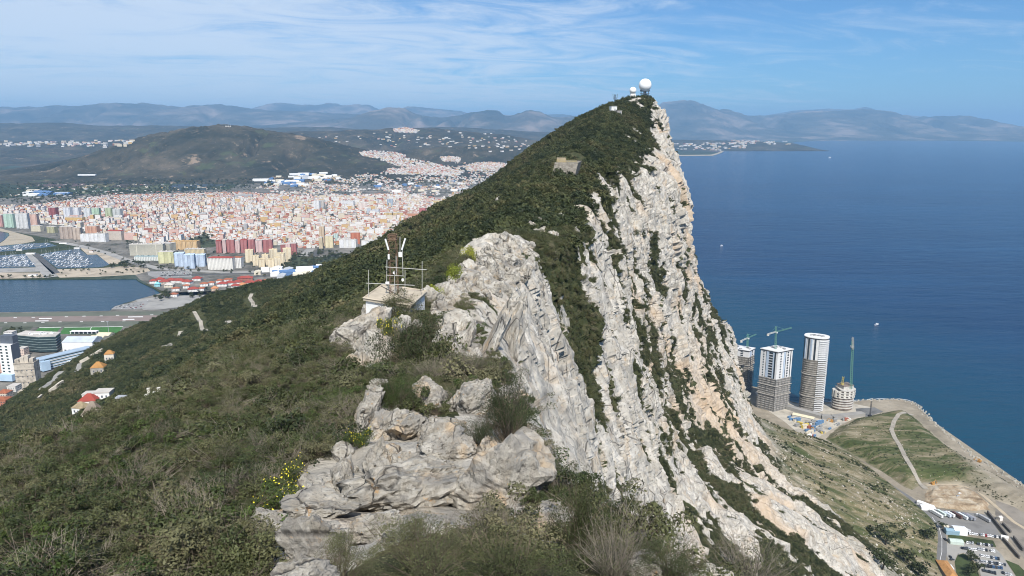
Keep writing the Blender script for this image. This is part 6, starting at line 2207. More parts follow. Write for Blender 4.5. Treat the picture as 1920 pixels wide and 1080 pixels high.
def build_gibraltar_north():
    white, pb = paint("white_render", (0.74, 0.74, 0.72), 0.85, 0.06, 0.1), paint("sky_blue_render", (0.40, 0.53, 0.66), 0.8, 0.06, 0.1)
    glass = paint("green_black_glass", (0.030, 0.050, 0.055), 0.15, 0.15, 0.1, 0.6)
    dark = paint("slate_cladding_and_shade", (0.10, 0.115, 0.14), 0.7, 0.1, 0.1)

    def place(px0, px1, pyb, z=4.0):
        p0, p1 = at_z(px0, pyb, z), at_z(px1, pyb, z)
        c = (p0 + p1) / 2
        return c, (p1 - p0).length, (c - CAMV).length / F_PX
    # white slab tower with a slate top
    c, w, s = place(5, 31, 712)
    e = empty("tower_block", c + Vector((0, 9, 0)), R(-6))
    tag(e, "tall narrow white block with a slate-grey top at the left edge", "tower block")
    H = 56 * s
    MB().box((0, 0, H / 2), (w, 17, H)).build("wall", white, e)
    for k in range(11):
        for j in (-0.05, 0.02):
            MB().box((w * (j * 6), -8.55, H * (k + 0.6) / 11.2), (w * 0.16, 0.25, H * 0.045)).build("window", glass, e)
    MB().box((0, 3, H + 6 * s), (w * 0.98, 11, 12.5 * s)).build("roof", dark, e)
    MB().box((w / 2 + 0.25, 0, H / 2), (0.5, 17.2, H)).build("shade_toned_end", dark, e)  # right end lies in shade; the shade is put into its dark colour
    MB().box((0, -12, 5 * s), (w * 1.05, 8, 10 * s)).build("podium", pb, e)
    # glass office with a folded front
    z = 4.0
    A, B, C = at_z(33, 656, z), at_z(69, 663, z), at_z(108, 659, z)
    cen = (A + B + C) / 3
    H = 25 * (cen - CAMV).length / F_PX
    e = empty("office_building", cen)
    tag(e, "dark glass office block with a folded front and a pale roof", "office")
    pl = [A - cen, B - cen + Vector((0, 9, 0)), C - cen, C - cen + Vector((-6, 26, 0)), A - cen + Vector((2, 26, 0))]
    q = [(v.x, v.y) for v in pl]
    MB().prism([(x * 0.97, y * 0.97) for x, y in q], 0, H - 0.6).build("glazing", glass, e)
    for k in range(1, 7):
        MB().prism(q, H * k / 6 - 1.1, H * k / 6 - 0.55).build("floor_band", paint("pale_green_glass_band", (0.30, 0.38, 0.38), 0.4, 0.2, 0.12), e)
    rf = MB().prism([(x * 1.01, y * 1.01) for x, y in q], H - 0.5, H + 0.6).build("roof", FLAT, e)
    rng = np.random.RandomState(4)
    for k in range(14):
        MB().box((rng.uniform(-20, 22), rng.uniform(10, 22), H + 1.4), (rng.uniform(2, 6), rng.uniform(2, 5), 1.7), 0, 0.1).build("roof_unit", white, rf)
    # sports hall
    c, w, s = place(117, 173, 659)
    e = empty("sports_hall", c + Vector((0, 19, 0)), R(2))
    tag(e, "big white sports hall with a pale blue-grey roof", "hall")
    H = 15 * s
    MB().box((0, 0, H / 2), (w, 36, H)).build("wall", white, e)
    MB().add([(-w / 2 - .5, -18.5, H + .05), (w / 2 + .5, -18.5, H + .05), (w / 2 + .5, 18.5, H + .05), (-w / 2 - .5, 18.5, H + .05), (-w / 2 - .5, 2, H + 6), (w / 2 + .5, 2, H + 6)], [(0, 1, 5, 4), (2, 3, 4, 5), (1, 2, 5), (3, 0, 4), (3, 2, 1, 0)]).build("roof", paint("pale_blue_grey_sheeting", (0.47, 0.52, 0.57), 0.6, 0.07, 0.06), e)
    for k in range(7):
        MB().box((-w / 2 + (k + 0.7) * w / 7.5, -18.15, 2.2), (3.4, 0.3, 2.6)).build("door", dark, e)
    # cream shed with two ridges
    c, w, s = place(168, 193, 648)
    e = empty("shed", c + Vector((0, 22, 0)), R(-3))
    tag(e, "cream shed with a two-ridged roof right of the sports hall", "shed")
    cr = paint("cream_sheet", (0.60, 0.53, 0.38), 0.8, 0.08, 0.06)
    H = 11 * s
    MB().box((0, 0, H / 2), (w, 44, H)).build("wall", cr, e)
    for k in (-1, 1):
        mb = MB()
        hip_roof(mb, w, 21.5, 0, 4, 0, 0.3, False)
        mb.build("roof", cr, e, (0, k * 11, H + 0.05))
    for (a, b, pyb, lab, hh) in ((193, 222, 641, "long dark blue-grey shed right of the cream shed", 7), (222, 246, 633, "smaller dark blue-grey shed at the foot of the green slope", 6)):
        c, w, s = place(a, b, pyb)
        e = empty("shed", c + Vector((0, 8, 0)), R(14))
        tag(e, lab, "shed")
        MB().box((0, 0, hh / 2), (w, 16, hh)).build("wall", paint("grey_blue_wall", (0.26, 0.29, 0.34), 0.8, 0.1, 0.1), e)
        mb = MB()
        hip_roof(mb, w, 16, hh + .02, 2.6, 0, 0.5, False)
        mb.build("roof", dark, e)
    # grandstand
    c, w, s = place(131, 181, 626)
    e = empty("grandstand", c + Vector((0, 5, 0)))
    tag(e, "white grandstand in front of the green football pitch", "grandstand")
    MB().box((0, 0, 4.6), (w, 10, 0.7)).build("roof", white, e)
    MB().box((0, 4, 2), (w, 1.2, 4)).build("back_wall", white, e)
    for k in range(7):
        MB().box((-w / 2 + 1 + k * (w - 2) / 6, -4.2, 2.1), (1.0, 1.0, 4.2)).build("pillar", white, e)
    MB().box((0, 1, 0.9), (w * 0.97, 6, 1.6)).build("seating", dark, e)
    p = at_z(204.5, 628, 4)
    e = empty("floodlight_mast", p)
    tag(e, "tall thin floodlight mast beside the football pitch", "floodlight", "floodlight masts")
    Hm = at_y(204.5, 603, p.y).z - 4
    MB().bar((0, 0, 0), (0, 0, Hm), 0.5, 0, 8, 0.3).build("pole", GREYROOF, e)
    MB().box((0, 0, Hm), (3.6, 0.8, 2.2)).build("lamp_head", GREYROOF, e)
    # long pale-blue school
    A, B = at_z(72, 697, 4), at_z(176, 671, 4)
    d = B - A
    c = (A + B) / 2
    s = (c - CAMV).length / F_PX
    rz = math.atan2(d.y, d.x)
    e = empty("school", c + Vector((-math.sin(rz), math.cos(rz), 0)) * 9, rz)
    tag(e, "long pale blue and white school building with banded storeys", "school")
    L, H = d.length, 17 * s
    MB().box((0, 0, H / 2), (L, 16, H)).build("wall", white, e)
    for k in range(4):
        MB().box((0, -8.2, H * (k + 0.45) / 4), (L * 0.99, 0.4, H * 0.11)).build("blue_band", pb, e)
        MB().box((L * 0.05, -8.25, H * (k + 0.68) / 4), (L * 0.86, 0.4, H * 0.075)).build("window_band", glass, e)
    MB().box((0, 0, H + 0.5), (L + 2, 18, 1.2)).build("roof", paint("blue_grey_roof", (0.33, 0.42, 0.52), 0.7, 0.08, 0.06), e)
    MB().box((-L * 0.38, -11.5, H * 0.44), (13, 7, H * 0.88)).build("stair_wing", pb, e)
    MB().box((L * 0.2, -13, 3), (L * 0.4, 8, 6)).build("annex", white, e)
    # ruin
    c, w, s = place(31, 66, 727, 14)
    e = empty("old_building", c + Vector((0, 9, 0)), R(8))
    tag(e, "tall weathered old stone building with a broken top at the foot of the slope", "building")
    H = 40 * s
    old = paint("stained_old_plaster", (0.46, 0.41, 0.34), 0.95, 0.3, 0.12)
    MB().box((0, 0, H / 2 - 5), (w, 17, H + 10)).build("wall", old, e)
    for k in range(4):
        MB().box((0, -8.6, H * (k + 0.9) / 4), (w * 1.02, 0.5, 0.9)).build("cornice", paint("grey_band", (0.26, 0.23, 0.19), 0.95, 0.2, 0.2), e)
    for k, (x, hh) in enumerate(((-0.36, 5), (-0.1, 8), (0.12, 10.5), (0.36, 6))):
        MB().box((w * x, -2, H + hh / 2), (w * 0.2, 9, hh)).build("broken_top", old, e)
    for k in range(3):
        for j in range(4):
            MB().box((w * (-0.36 + 0.24 * j), -8.62, H * (0.2 + 0.25 * k)), (1.5, 0.3, 2.4)).build("window", dark, e)
    # small buildings at the left edge
    for (a, b, pyb, hpx, col, rf, rh, lab, z) in ((8, 24, 634, 9, (0.72, 0.72, 0.71), None, 0, "white flat-roofed building above the slate-topped tower", 4), (-8, 9, 700, 22, (0.55, 0.35, 0.26), TILE, 4, "pinkish building cut off by the left edge", 4),
                                              (-6, 14, 752, 12, (0.60, 0.52, 0.44), TILE, 4, "cream house with a tiled roof at the left edge below the stone building", 30), (34, 46, 668, 12, (0.66, 0.52, 0.44), None, 0, "small pink building between the slate-topped tower and the glass office", 4),
                                              (-10, 16, 792, 34, (0.42, 0.18, 0.12), TILE, 3, "red brick house at the left edge", 40), (-10, 13, 806, 16, (0.76, 0.75, 0.73), None, 0, "white house under the red brick house at the left edge", 44),
                                              (14, 30, 735, 8, (0.62, 0.60, 0.56), None, 0, "low grey-white house in front of the weathered stone building", 26), (190, 214, 664, 7, (0.74, 0.74, 0.73), None, 0, "small white building at the foot of the green slope below the dark sheds", 6)):
        block("building", "building", lab, a, b, pyb, hpx, 14, col, rf, 0.0, 3.4, False, None, rh, z=z)
    # houses and tracks up on the green slope
    def slope_house(px, py, wpx, hpx, rz, wall, roof, lab, ridge=2.0, deep=0.8, nm="house"):
        loc, dist = hit(px, py)
        if loc is None:
            loc = at_z(px, py, 20)
            dist = (loc - CAMV).length
        s = dist / F_PX
        w, H = wpx * s, hpx * s
        e = empty(nm, loc - Vector((0, 0, 2.5)), rz)
        tag(e, lab, "house")
        H += 2.5
        MB().box((0, 0, H / 2), (w, w * deep, H)).build("wall", wall, e)
        mb = MB()
        if ridge:
            hip_roof(mb, w, w * deep, H + .02, ridge, 0)
        else:
            mb.box((0, 0, H + 0.3), (w + .6, w * deep + .6, 0.6))
        mb.build("roof", roof, e)
        for k in (-0.27, 0.02, 0.3):
            MB().box((w * k, -w * deep / 2 - 0.04, H * 0.62), (1.1, 0.14, 1.5)).build("window", dark, e)
        BARE.append((loc.x, loc.y, w * 0.75))
        return e
    ochre = paint("ochre_tiles", (0.36, 0.19, 0.065), 0.9, 0.12, 0.2)
    stone = paint("grey_stone_wall", (0.36, 0.34, 0.30), 0.95, 0.16, 0.2)
    cream = paint("cream_wall", (0.62, 0.58, 0.50), 0.9, 0.08, 0.2)
    slope_house(186, 698, 20, 10, 0.2, stone, ochre, "stone house with an ochre roof, lower left of the pair on the green slope", 4.5)
    slope_house(207, 678, 14, 14, 0.3, cream, ochre, "tall cream house with an ochre roof, upper right of the pair on the green slope", 3.5)
    slope_house(196, 744, 24, 10, 0.1, white, FLAT, "white flat-roofed house, topmost of the cluster on the slope", 0)
    slope_house(171, 746, 20, 8, 0.1, white, FLAT, "low white flat-roofed house left of the topmost of the cluster", 0)
    slope_house(169, 758, 27, 9, 0.1, white, TILE_RED, "white house with a bright red roof in the cluster on the slope", 4)
    slope_house(154, 771, 22, 8, -0.2, white, paint("tan_tiles", (0.30, 0.24, 0.15), 0.9, 0.14, 0.2), "white house with a tan roof at the lower left of the cluster", 3.5)
    slope_house(176, 784, 26, 10, 0.15, cream, paint("brown_grey_tiles", (0.24, 0.20, 0.16), 0.9, 0.14, 0.2), "cream house with a brown-grey roof at the bottom of the cluster", 4.5)
    slope_house(228, 752, 12, 6, 0.0, stone, GREYROOF, "small grey ruin among the trees right of the house cluster", 0, nm="outbuilding")
    for i, (px, py, h) in enumerate(((280, 745, 9), (290, 750, 7), (299, 744, 9), (276, 756, 8))):
        loc, dist = hit(px, py)
        s = dist / F_PX
        hh = h * s + 1.5
        u = 4.2 * s
        o = MB().box((0, 0, hh / 2), (u, u, hh)).box((0, 0, hh + 0.1 * u), (u * 1.25, u * 1.25, 0.25 * u)).box((0.5 * u, 0, hh * 0.2), (u * 1.5, u * 0.6, hh * 0.4)).build("ruin_pillar", paint("old_whitewash", (0.60, 0.58, 0.52), 0.95, 0.15, 0.3), None, loc - Vector((0, 0, 1.0)), 0.3)
        tag(o, "old whitewashed masonry pillar among the trees on the slope", "pillar", "masonry pillars on the slope")
        BARE.append((loc.x, loc.y, 3.5))
    # walls and roads draped on the slope
    def drape(name, pts, w, h, mat, kind=None, lab=None, cat=None, clear=3.0):
        Q = []
        for (a, b), (c, d) in zip(pts, pts[1:]):
            p, q = hit(a, b)[0], hit(c, d)[0]
            if p is None or q is None:
                continue
            n = max(2, int((q - p).length / 5))
            Q += [p.lerp(q, k / n) for k in range(n + 1)]
        if len(Q) < 2:
            return
        vs, fs = [], []
        for i, p in enumerate(Q):
            t = (Q[min(i + 1, len(Q) - 1)] - Q[max(0, i - 1)])
            t.z = 0
            t = t.normalized() if t.length > 0 else Vector((1, 0, 0))
            n = Vector((-t.y, t.x, 0)) * w / 2
            z = ground(p.x, p.y, p.z)
            for sgn in (1, -1):
                vs += [(p.x + n.x * sgn, p.y + n.y * sgn, z + h), (p.x + n.x * sgn, p.y + n.y * sgn, z - 3)]
            BARE.append((p.x, p.y, w / 2 + clear))
        for i in range(len(Q) - 1):
            a, b = 4 * i, 4 * i + 4
            fs += [(a, a + 2, b + 2, b), (a + 1, a, b, b + 1), (a + 2, a + 3, b + 3, b + 2)]
        me = bpy.data.meshes.new(name)
        me.from_pydata(vs, [], fs)
        me.materials.append(mat)
        me.update()
        tag(obj(name, me), lab, cat, kind=kind)
    pale = _MC["worn_concrete"]
    wl = paint("pale_stone_wall", (0.50, 0.46, 0.39), 0.95, 0.15, 0.1)
    drape("path", [(472, 552), (468, 560), (474, 568), (479, 577)], 3.6, 0.9, paint("bare_limestone_track", (0.36, 0.33, 0.28), 0.95, 0.15, 0.1), "structure")
    drape("path", [(364, 585), (370, 595), (376, 602), (386, 622)], 3.5, 0.8, _MC["bare_limestone_track"], "structure")
    drape("path", [(308, 649), (322, 645), (329, 648)], 4.5, 0.8, _MC["bare_limestone_track"], "structure")
    drape("path", [(340, 622), (336, 634)], 5.0, 0.8, _MC["bare_limestone_track"], "structure")
    drape("path", [(426, 603), (432, 607)], 3.5, 0.8, _MC["bare_limestone_track"], "structure")
    drape("road", [(80, 731), (95, 719), (107, 706), (117, 697)], 6.5, 0.6, pale, "structure", clear=4)
    drape("road", [(137, 705), (148, 692), (152, 682)], 5.5, 0.6, pale, "structure", clear=4)
    for i, (l, lab) in enumerate((([(92, 738), (105, 729), (119, 719)], "pale retaining wall low on the green slope"), ([(150, 682), (165, 674), (180, 666), (192, 659)], "long pale wall climbing the slope to the white building"), ([(72, 752), (79, 746)], "short pale wall lowest on the slope"))):
        drape("retaining_wall", l, 1.6, 3.2, wl, None, lab, "wall", 2.5)


def house_meshes():
    walls = [("white", (0.76, 0.735, 0.69)), ("cream", (0.68, 0.60, 0.46)), ("pink", (0.66, 0.45, 0.38)), ("ochre", (0.62, 0.43, 0.20)), ("brick-red", (0.38, 0.155, 0.11)), ("grey", (0.45, 0.44, 0.43))]
    out = {}
    for wn, c in walls:
        for rn, rm in (("flat", FLAT), ("tiled", TILE)):
            for tn, h in (("low", 6.0), ("mid-rise", 13.0)):
                if rn == "tiled" and tn == "mid-rise" and wn in ("grey",):
                    continue
                mb = MB().box((0, 0, h / 2), (11, 10, h), 0)
                if rn == "flat":
                    mb.box((0, 0, h + 0.3), (11.4, 10.4, 0.6), 1).box((2, 1.5, h + 1.7), (3.4, 3.2, 2.4), 0)
                else:
                    hip_roof(mb, 11, 10, h + 0.02, 2.6, 1, 0.5, False)
                out[(wn, rn, tn)] = mb.mesh("town_house", [facade(c, 2.8, 3.0, 0.42, 0.45), rm])
    return out


TOWN = [((60, 385), (250, 364), (430, 361), (560, 372), (700, 366), (862, 372), (900, 380), (800, 445), (725, 462), (640, 468), (600, 462), (520, 455), (408, 448), (400, 438), (352, 446), (330, 456), (250, 456), (200, 446), (130, 422), (0, 416), (-60, 416), (-60, 388))]
SUBURB = [((478, 352), (540, 338), (640, 330), (720, 322), (860, 304), (960, 306), (1010, 320), (900, 385), (700, 366), (560, 374))]
VILLAGES = [[(674, 286), (700, 283), (740, 286), (764, 293), (748, 299), (700, 297), (680, 292)], [(714, 300), (760, 297), (812, 306), (850, 318), (800, 322), (740, 310)], [(826, 296), (846, 294), (866, 298), (862, 303), (832, 303)],
            [(868, 312), (900, 305), (945, 306), (950, 320), (880, 322)], [(725, 318), (800, 312), (870, 320), (860, 330), (730, 326)], [(738, 243), (760, 240), (785, 246), (780, 250), (742, 248)]]


def build_town():
    rng = np.random.RandomState(21)
    ms = house_meshes()
    keys = list(ms)
    wts = np.array([{"white": 6.5, "cream": 2.0, "pink": 0.7, "ochre": 0.6, "brick-red": 0.4, "grey": 0.7}[k[0]] * {"flat": 1.5, "tiled": 0.7}[k[1]] * {"low": 1.6, "mid-rise": 0.8}[k[2]] for k in keys])
    wts /= wts.sum()
    # ---- named blocks first
    apt = "apartment block"
    B_ = lambda *a, **k: block("apartment_block", apt, *a, **k)
    for i, (a, b, py, h) in enumerate(((325, 345, 500, 23), (343, 364, 504, 24), (362, 384, 500, 20))):
        B_(("left wing of the pale blue apartments by the promenade", "middle wing of the pale blue apartments, nearest the road", "right wing of the pale blue apartments by the promenade")[i], a, b, py, h, 26, (0.46, 0.55, 0.67), paint("pale_blue_roof", (0.50, 0.60, 0.72), 0.8, 0.08, 0.05), 0.25, 3.0, group="pale blue apartments")
    B_("long white apartment block with red hipped roofs right of the pale blue ones", 390, 437, 506, 21, 24, (0.74, 0.72, 0.66), TILE_RED, 0, 4.0, roof_h=3.5)
    B_("white corner block with a reddish roof at the right end of the long white one", 436, 453, 503, 19, 22, (0.78, 0.77, 0.73), TILE, 0, 4.5, roof_h=3)
    block("office_building", "office", "long cream office block with horizontal strip windows", 244, 306, 479, 19, 20, (0.60, 0.57, 0.46), None, 0.06, 60, ww=0.97)
    block("office_building", "office", "right wing of the cream office block, turned away", 300, 326, 476, 18, 26, (0.56, 0.53, 0.43), None, -0.35, 60, ww=0.97)
    block("building", "building", "low white building with a greenish roof below the long cream office block", 252, 300, 489, 7, 18, (0.66, 0.68, 0.64), paint("sea_green_roof", (0.30, 0.38, 0.38), 0.8, 0.1, 0.05), 0, 5)
    B_("yellow-green apartment block left of the pale blue ones", 297, 326, 494, 20, 20, (0.56, 0.55, 0.32), None, 0.1, 3.2)
    block("building", "building", "long orange-yellow building above the pale blue apartments", 322, 370, 468, 14, 30, (0.60, 0.42, 0.22), paint("orange_roof", (0.50, 0.33, 0.15), 0.9, 0.1, 0.05), 0.05, 4.5)
    block("building", "building", "low yellow building in front of the orange-yellow one", 346, 383, 476, 8, 20, (0.66, 0.55, 0.34), None, 0.05, 4)
    reds = [(0.38, 0.14, 0.13), (0.62, 0.45, 0.42)]
    labs = ["leftmost dark red slab in the row of red and pink apartment blocks", "pale pink slab second from the left in the red and pink row", "wide dark red slab third in the red and pink row", "pale pink slab fourth in the red and pink row", "dark red slab in the middle of the red and pink row", "dark red slab sixth in the red and pink row", "pale pink slab seventh in the red and pink row", "dark red slab at the right end of the red and pink row"]
    for i, (a, b, cc) in enumerate(((404, 416, 0), (416, 424, 1), (424, 440, 0), (440, 450, 1), (450, 464, 0), (464, 478, 0), (478, 492, 1), (492, 511, 0))):
        B_(labs[i], a, b, 475 - 0.25 * i, 22 + (i % 3), 24, reds[cc], TILE_RED if i in (0, 4) else None, 0.18, 2.6, group="red and pink apartment row")
    for i, (a, b) in enumerate(((525, 535), (534, 545), (544, 556))):
        B_(("left", "middle", "right")[i] + " one of three dark red blocks behind the cream cluster", a, b, 481 - i, 22, 22, reds[i == 1], None, 0.2, 2.6, group="dark red blocks behind the cream cluster")
    crm = (0.70, 0.60, 0.43)
    for i, (a, b, py, h) in enumerate(((459, 475, 492, 22), (472, 486, 498, 17), (482, 496, 502, 15), (490, 504, 499, 20), (500, 515, 504, 17), (512, 526, 505, 21), (518, 534, 498, 22), (529, 546, 491, 24), (503, 520, 491, 22))):
        B_("stepped cream-yellow apartment block in the cluster below the red and pink row", a, b, py, h, 18, crm, paint("cream_roof", (0.60, 0.50, 0.32), 0.9, 0.12, 0.05), 0.2 + 0.1 * (i % 3), 3.0, group="cream apartment cluster")
    for (a, b, py, h, c, lab) in ((599, 609, 462, 37, (0.52, 0.40, 0.27), "tall narrow beige tower in the middle of the town"), (609, 625, 465, 22, (0.66, 0.58, 0.38), "cream block at the right foot of the tall beige tower"), (597, 605, 466, 20, (0.60, 0.50, 0.34), "cream block at the left foot of the tall beige tower"),
                                  (625, 634, 453, 14, (0.48, 0.60, 0.56), "pale green block right of the tall beige tower"), (657, 675, 458, 22, (0.50, 0.17, 0.09), "tall orange-red block above the white slabs"), (636, 669, 465, 15, (0.76, 0.75, 0.71), "white slab of flats below the orange-red block"), (677, 698, 465, 13, (0.76, 0.75, 0.71), "left of two white slabs of flats at the edge of the park"), (698, 722, 464, 12, (0.74, 0.72, 0.67), "right of two white slabs of flats at the edge of the park"),
                                  (113, 139, 448, 20, (0.40, 0.32, 0.26), "long brown apartment block near the beach"), (137, 152, 449, 19, (0.47, 0.38, 0.30), "paler brown end block near the beach"), (151, 178, 453, 12, (0.76, 0.75, 0.73), "white commercial block right of the brown blocks"), (176, 200, 454, 14, (0.72, 0.72, 0.70), "white block with dark strips right of the white commercial block"),
                                  (200, 230, 450, 15, (0.62, 0.54, 0.46), "cream block with a dark red roof"), (160, 184, 440, 14, (0.58, 0.33, 0.22), "salmon block behind the white commercial block"), (8, 28, 427, 22, (0.42, 0.56, 0.46), "pale green tower at the left edge by the beach"), (-12, 7, 425, 18, (0.55, 0.32, 0.28), "pinkish tower cut off by the left edge"), (31, 53, 429, 24, (0.58, 0.58, 0.56), "grey-white tower right of the pale green tower"), (53, 70, 424, 19, (0.62, 0.42, 0.34), "pink tower right of the grey-white tower"),
                                  (58, 78, 434, 9, (0.66, 0.60, 0.45), "low cream block by the beach road"), (88, 104, 437, 10, (0.42, 0.40, 0.24), "olive block by the beach road"), (92, 107, 410, 18, (0.30, 0.085, 0.085), "dark red tower at the back of the left part of the town"), (120, 134, 411, 19, (0.64, 0.66, 0.70), "left of two bluish white towers"), (134, 150, 410, 18, (0.66, 0.67, 0.70), "right of two bluish white towers"),
                                  (158, 172, 411, 18, (0.62, 0.65, 0.66), "white tower left of a green tower"), (173, 187, 412, 19, (0.38, 0.52, 0.38), "green tower in the left part of the town"), (198, 211, 410, 18, (0.44, 0.50, 0.32), "olive-green tower in the left part of the town"), (212, 228, 411, 17, (0.50, 0.52, 0.50), "grey tower right of the olive-green tower"), (122, 157, 418, 9, (0.66, 0.45, 0.17), "long yellow-ochre building below the bluish white towers"),
                                  (725, 737, 387, 14, (0.36, 0.42, 0.48), "blue-grey tower at the back of the town"), (588, 600, 394, 17, (0.72, 0.72, 0.70), "white tower block in the upper middle of the town"), (599, 608, 391, 15, (0.50, 0.46, 0.42), "grey-brown tower beside the white one"), (638, 664, 385, 8, (0.76, 0.75, 0.74), "long low white building in the upper middle of the town"), (671, 688, 394, 13, (0.72, 0.60, 0.54), "pale pink block left of the grey tower"), (687, 696, 400, 9, (0.52, 0.58, 0.64), "pale blue block in the upper right of the town"), (698, 711, 402, 9, (0.62, 0.64, 0.68), "bluish white block in the upper right of the town"),
                                  (720, 736, 410, 11, (0.55, 0.42, 0.20), "left of two ochre blocks in the right part of the town"), (737, 756, 410, 11, (0.55, 0.42, 0.20), "right of two ochre blocks in the right part of the town"), (762, 786, 408, 8, (0.58, 0.28, 0.16), "orange block on the right side of the town"), (786, 798, 399, 9, (0.50, 0.17, 0.16), "left red block at the foot of the green slope"), (800, 812, 398, 8, (0.50, 0.20, 0.18), "right red block at the foot of the green slope"), (812, 866, 385, 9, (0.66, 0.52, 0.26), "very long yellow hall at the right end of the town"), (441, 472, 372, 7, (0.42, 0.42, 0.42), "grey concrete block alone behind the town"), (388, 401, 371, 5, (0.56, 0.34, 0.16), "small ochre building alone behind the town")):
        B_(lab, a, b, py, h, 20, c, TILE_RED if "dark red roof" in lab else None, 0.12 if (a % 2) else -0.1, 3.2, roof_h=4 if "dark red roof" in lab else 0)
    # bullring
    c = at_z(657, 404, 2)
    s = (c - CAMV).length / F_PX
    e = empty("bullring", c)
    tag(e, "round dark-roofed bullring in the middle of the town", "bullring")
    r = 17 * s
    MB().lathe([(r, 0), (r, 9), (r * 0.96, 9)], (0, 0, 0), 0, 36).build("wall", paint("ring_wall", (0.58, 0.50, 0.40), 0.9, 0.1, 0.1), e)
    MB().lathe([(r * 1.01, 9), (r * 0.80, 11.5), (r * 0.6, 8)], (0, 0, 0), 0, 36).build("roof", paint("ring_roof", (0.12, 0.10, 0.09), 0.9, 0.1, 0.1), e)
    MB().lathe([(r * 0.6, 8), (r * 0.4, 1.5), (0.1, 1.5)], (0, 0, 0), 0, 36).build("arena", paint("ring_sand", (0.45, 0.36, 0.22), 0.9, 0.1, 0.1), e)
    # white industrial sheds
    shed = {}
    for nm, c3 in (("white", (0.74, 0.74, 0.73)), ("grey", (0.44, 0.46, 0.48)), ("blue", (0.10, 0.19, 0.36)), ("cream", (0.62, 0.56, 0.44))):
        mb = MB().box((0, 0, 4.5), (60, 40, 9), 0)
        hip_roof(mb, 60, 40, 9.02, 2.5, 1, 0.4, False)
        shed[nm] = mb.mesh("warehouse", [paint(nm + "_shed_wall", c3, 0.8, 0.06, 0.02), paint(nm + "_shed_roof", tuple(min(0.8, v * 1.05) for v in c3), 0.7, 0.06, 0.02)])
    areas = [([(486, 340), (560, 324), (640, 326), (645, 335), (560, 350), (520, 352)], 52, (0.6, 1.5), "in the industrial estate below the dark hill"), ([(30, 362), (80, 354), (140, 358), (135, 366), (60, 370)], 12, (0.8, 1.4), "in the row of sheds at the back left of the town"),
             ([(470, 516), (520, 503), (560, 510), (640, 498), (630, 514), (540, 524)], 26, (0.35, 0.7), "in the yards at the foot of the green slope"), ([(700, 345), (860, 340), (880, 360), (720, 362)], 16, (0.5, 0.9), "on the right edge of the plain")]
    for poly, n, sc, where in areas:
        k = 0
        x0, x1, y0, y1 = min(q[0] for q in poly), max(q[0] for q in poly), min(q[1] for q in poly), max(q[1] for q in poly)
        while k < n:
            px, py = rng.uniform(x0, x1), rng.uniform(y0, y1)
            if not inside(px, py, poly):
                continue
            nm = ["white", "white", "white", "grey", "blue", "cream"][rng.randint(6)]
            o = obj("warehouse", shed[nm], None, land_hit(px, py)[0] - Vector((0, 0, 0.3)), rng.choice([0.1, 0.25, 1.7]))
            s = rng.uniform(*sc)
            o.scale = (s * rng.uniform(0.7, 1.3), s, rng.uniform(0.8, 1.4) * (1.15 if "dark hill" in where else 1.0))
            tag(o, "%s warehouse %s" % (nm, where), "warehouse", "warehouses " + where)
            k += 1
    o = obj("warehouse", shed["white"], None, land_hit(164, 329)[0], 0.05)
    o.scale = (2.2, 0.8, 0.8)
    tag(o, "very long white shed alone below the dark hill at the left", "warehouse")
    # red-roofed settlement across the bay
    vl = [(288, 531, 13, 0), (300, 528, 16, 0), (309, 532, 18, 1), (322, 529, 20, 0), (337, 530, 22, 0), (352, 532, 18, 0), (318, 538, 16, 2), (330, 545, 14, 3), (326, 556, 15, 3), (363, 546, 20, 0), (370, 526, 17, 0), (383, 536, 15, 3), (403, 545, 13, 4), (418, 536, 20, 0), (432, 534, 20, 0), (446, 533, 18, 0), (442, 540, 16, 0), (460, 525, 30, 5), (470, 534, 24, 0), (486, 532, 18, 0), (428, 528, 16, 3), (412, 530, 12, 3), (397, 534, 12, 3), (455, 538, 16, 4), (378, 545, 12, 3), (350, 540, 12, 3), (500, 530, 18, 3), (296, 537, 10, 6)]
    defs = [("white house with a broad dark red hipped roof", TILE_RED, (0.76, 0.75, 0.72)), ("brown-red roofed hall", TILE_RED, (0.55, 0.45, 0.38)), ("low cream house with a tan roof", FLAT, (0.66, 0.60, 0.48)), ("white house with a small tiled roof", TILE, (0.78, 0.77, 0.75)), ("orange-roofed house", paint("orange_villa_tiles", (0.48, 0.21, 0.10), 0.9, 0.12, 0.05), (0.62, 0.48, 0.36)), ("long low brick-red terrace", TILE_RED, (0.36, 0.15, 0.11)), ("turquoise house", paint("turquoise_roof", (0.20, 0.48, 0.55), 0.8, 0.08, 0.05), (0.30, 0.58, 0.64))]
    vm = {}
    for px, py, w, k in vl:
        p = at_z(px, py, 2)
        s = (p - CAMV).length / F_PX
        e = empty("villa", p, rng.choice([0.1, -0.15, 0.3]))
        tag(e, "%s in the settlement by the bay" % defs[k][0], "house", "red-roofed settlement by the bay")
        W2 = w * s * 0.85
        D2 = W2 * (0.75 if w < 22 else 0.5)
        MB().box((0, 0, 3.4), (W2, D2, 6.8)).build("wall", facade(defs[k][2], 3.6, 3.2, 0.4), e)
        mb = MB()
        hip_roof(mb, W2, D2, 6.82, 5.0 if k != 3 else 3.2, 0, 1.2)
        mb.build("roof", defs[k][1], e)
    # ---- the mass of the town: rows of houses turned to a few street directions
    pts = []
    occ = {}

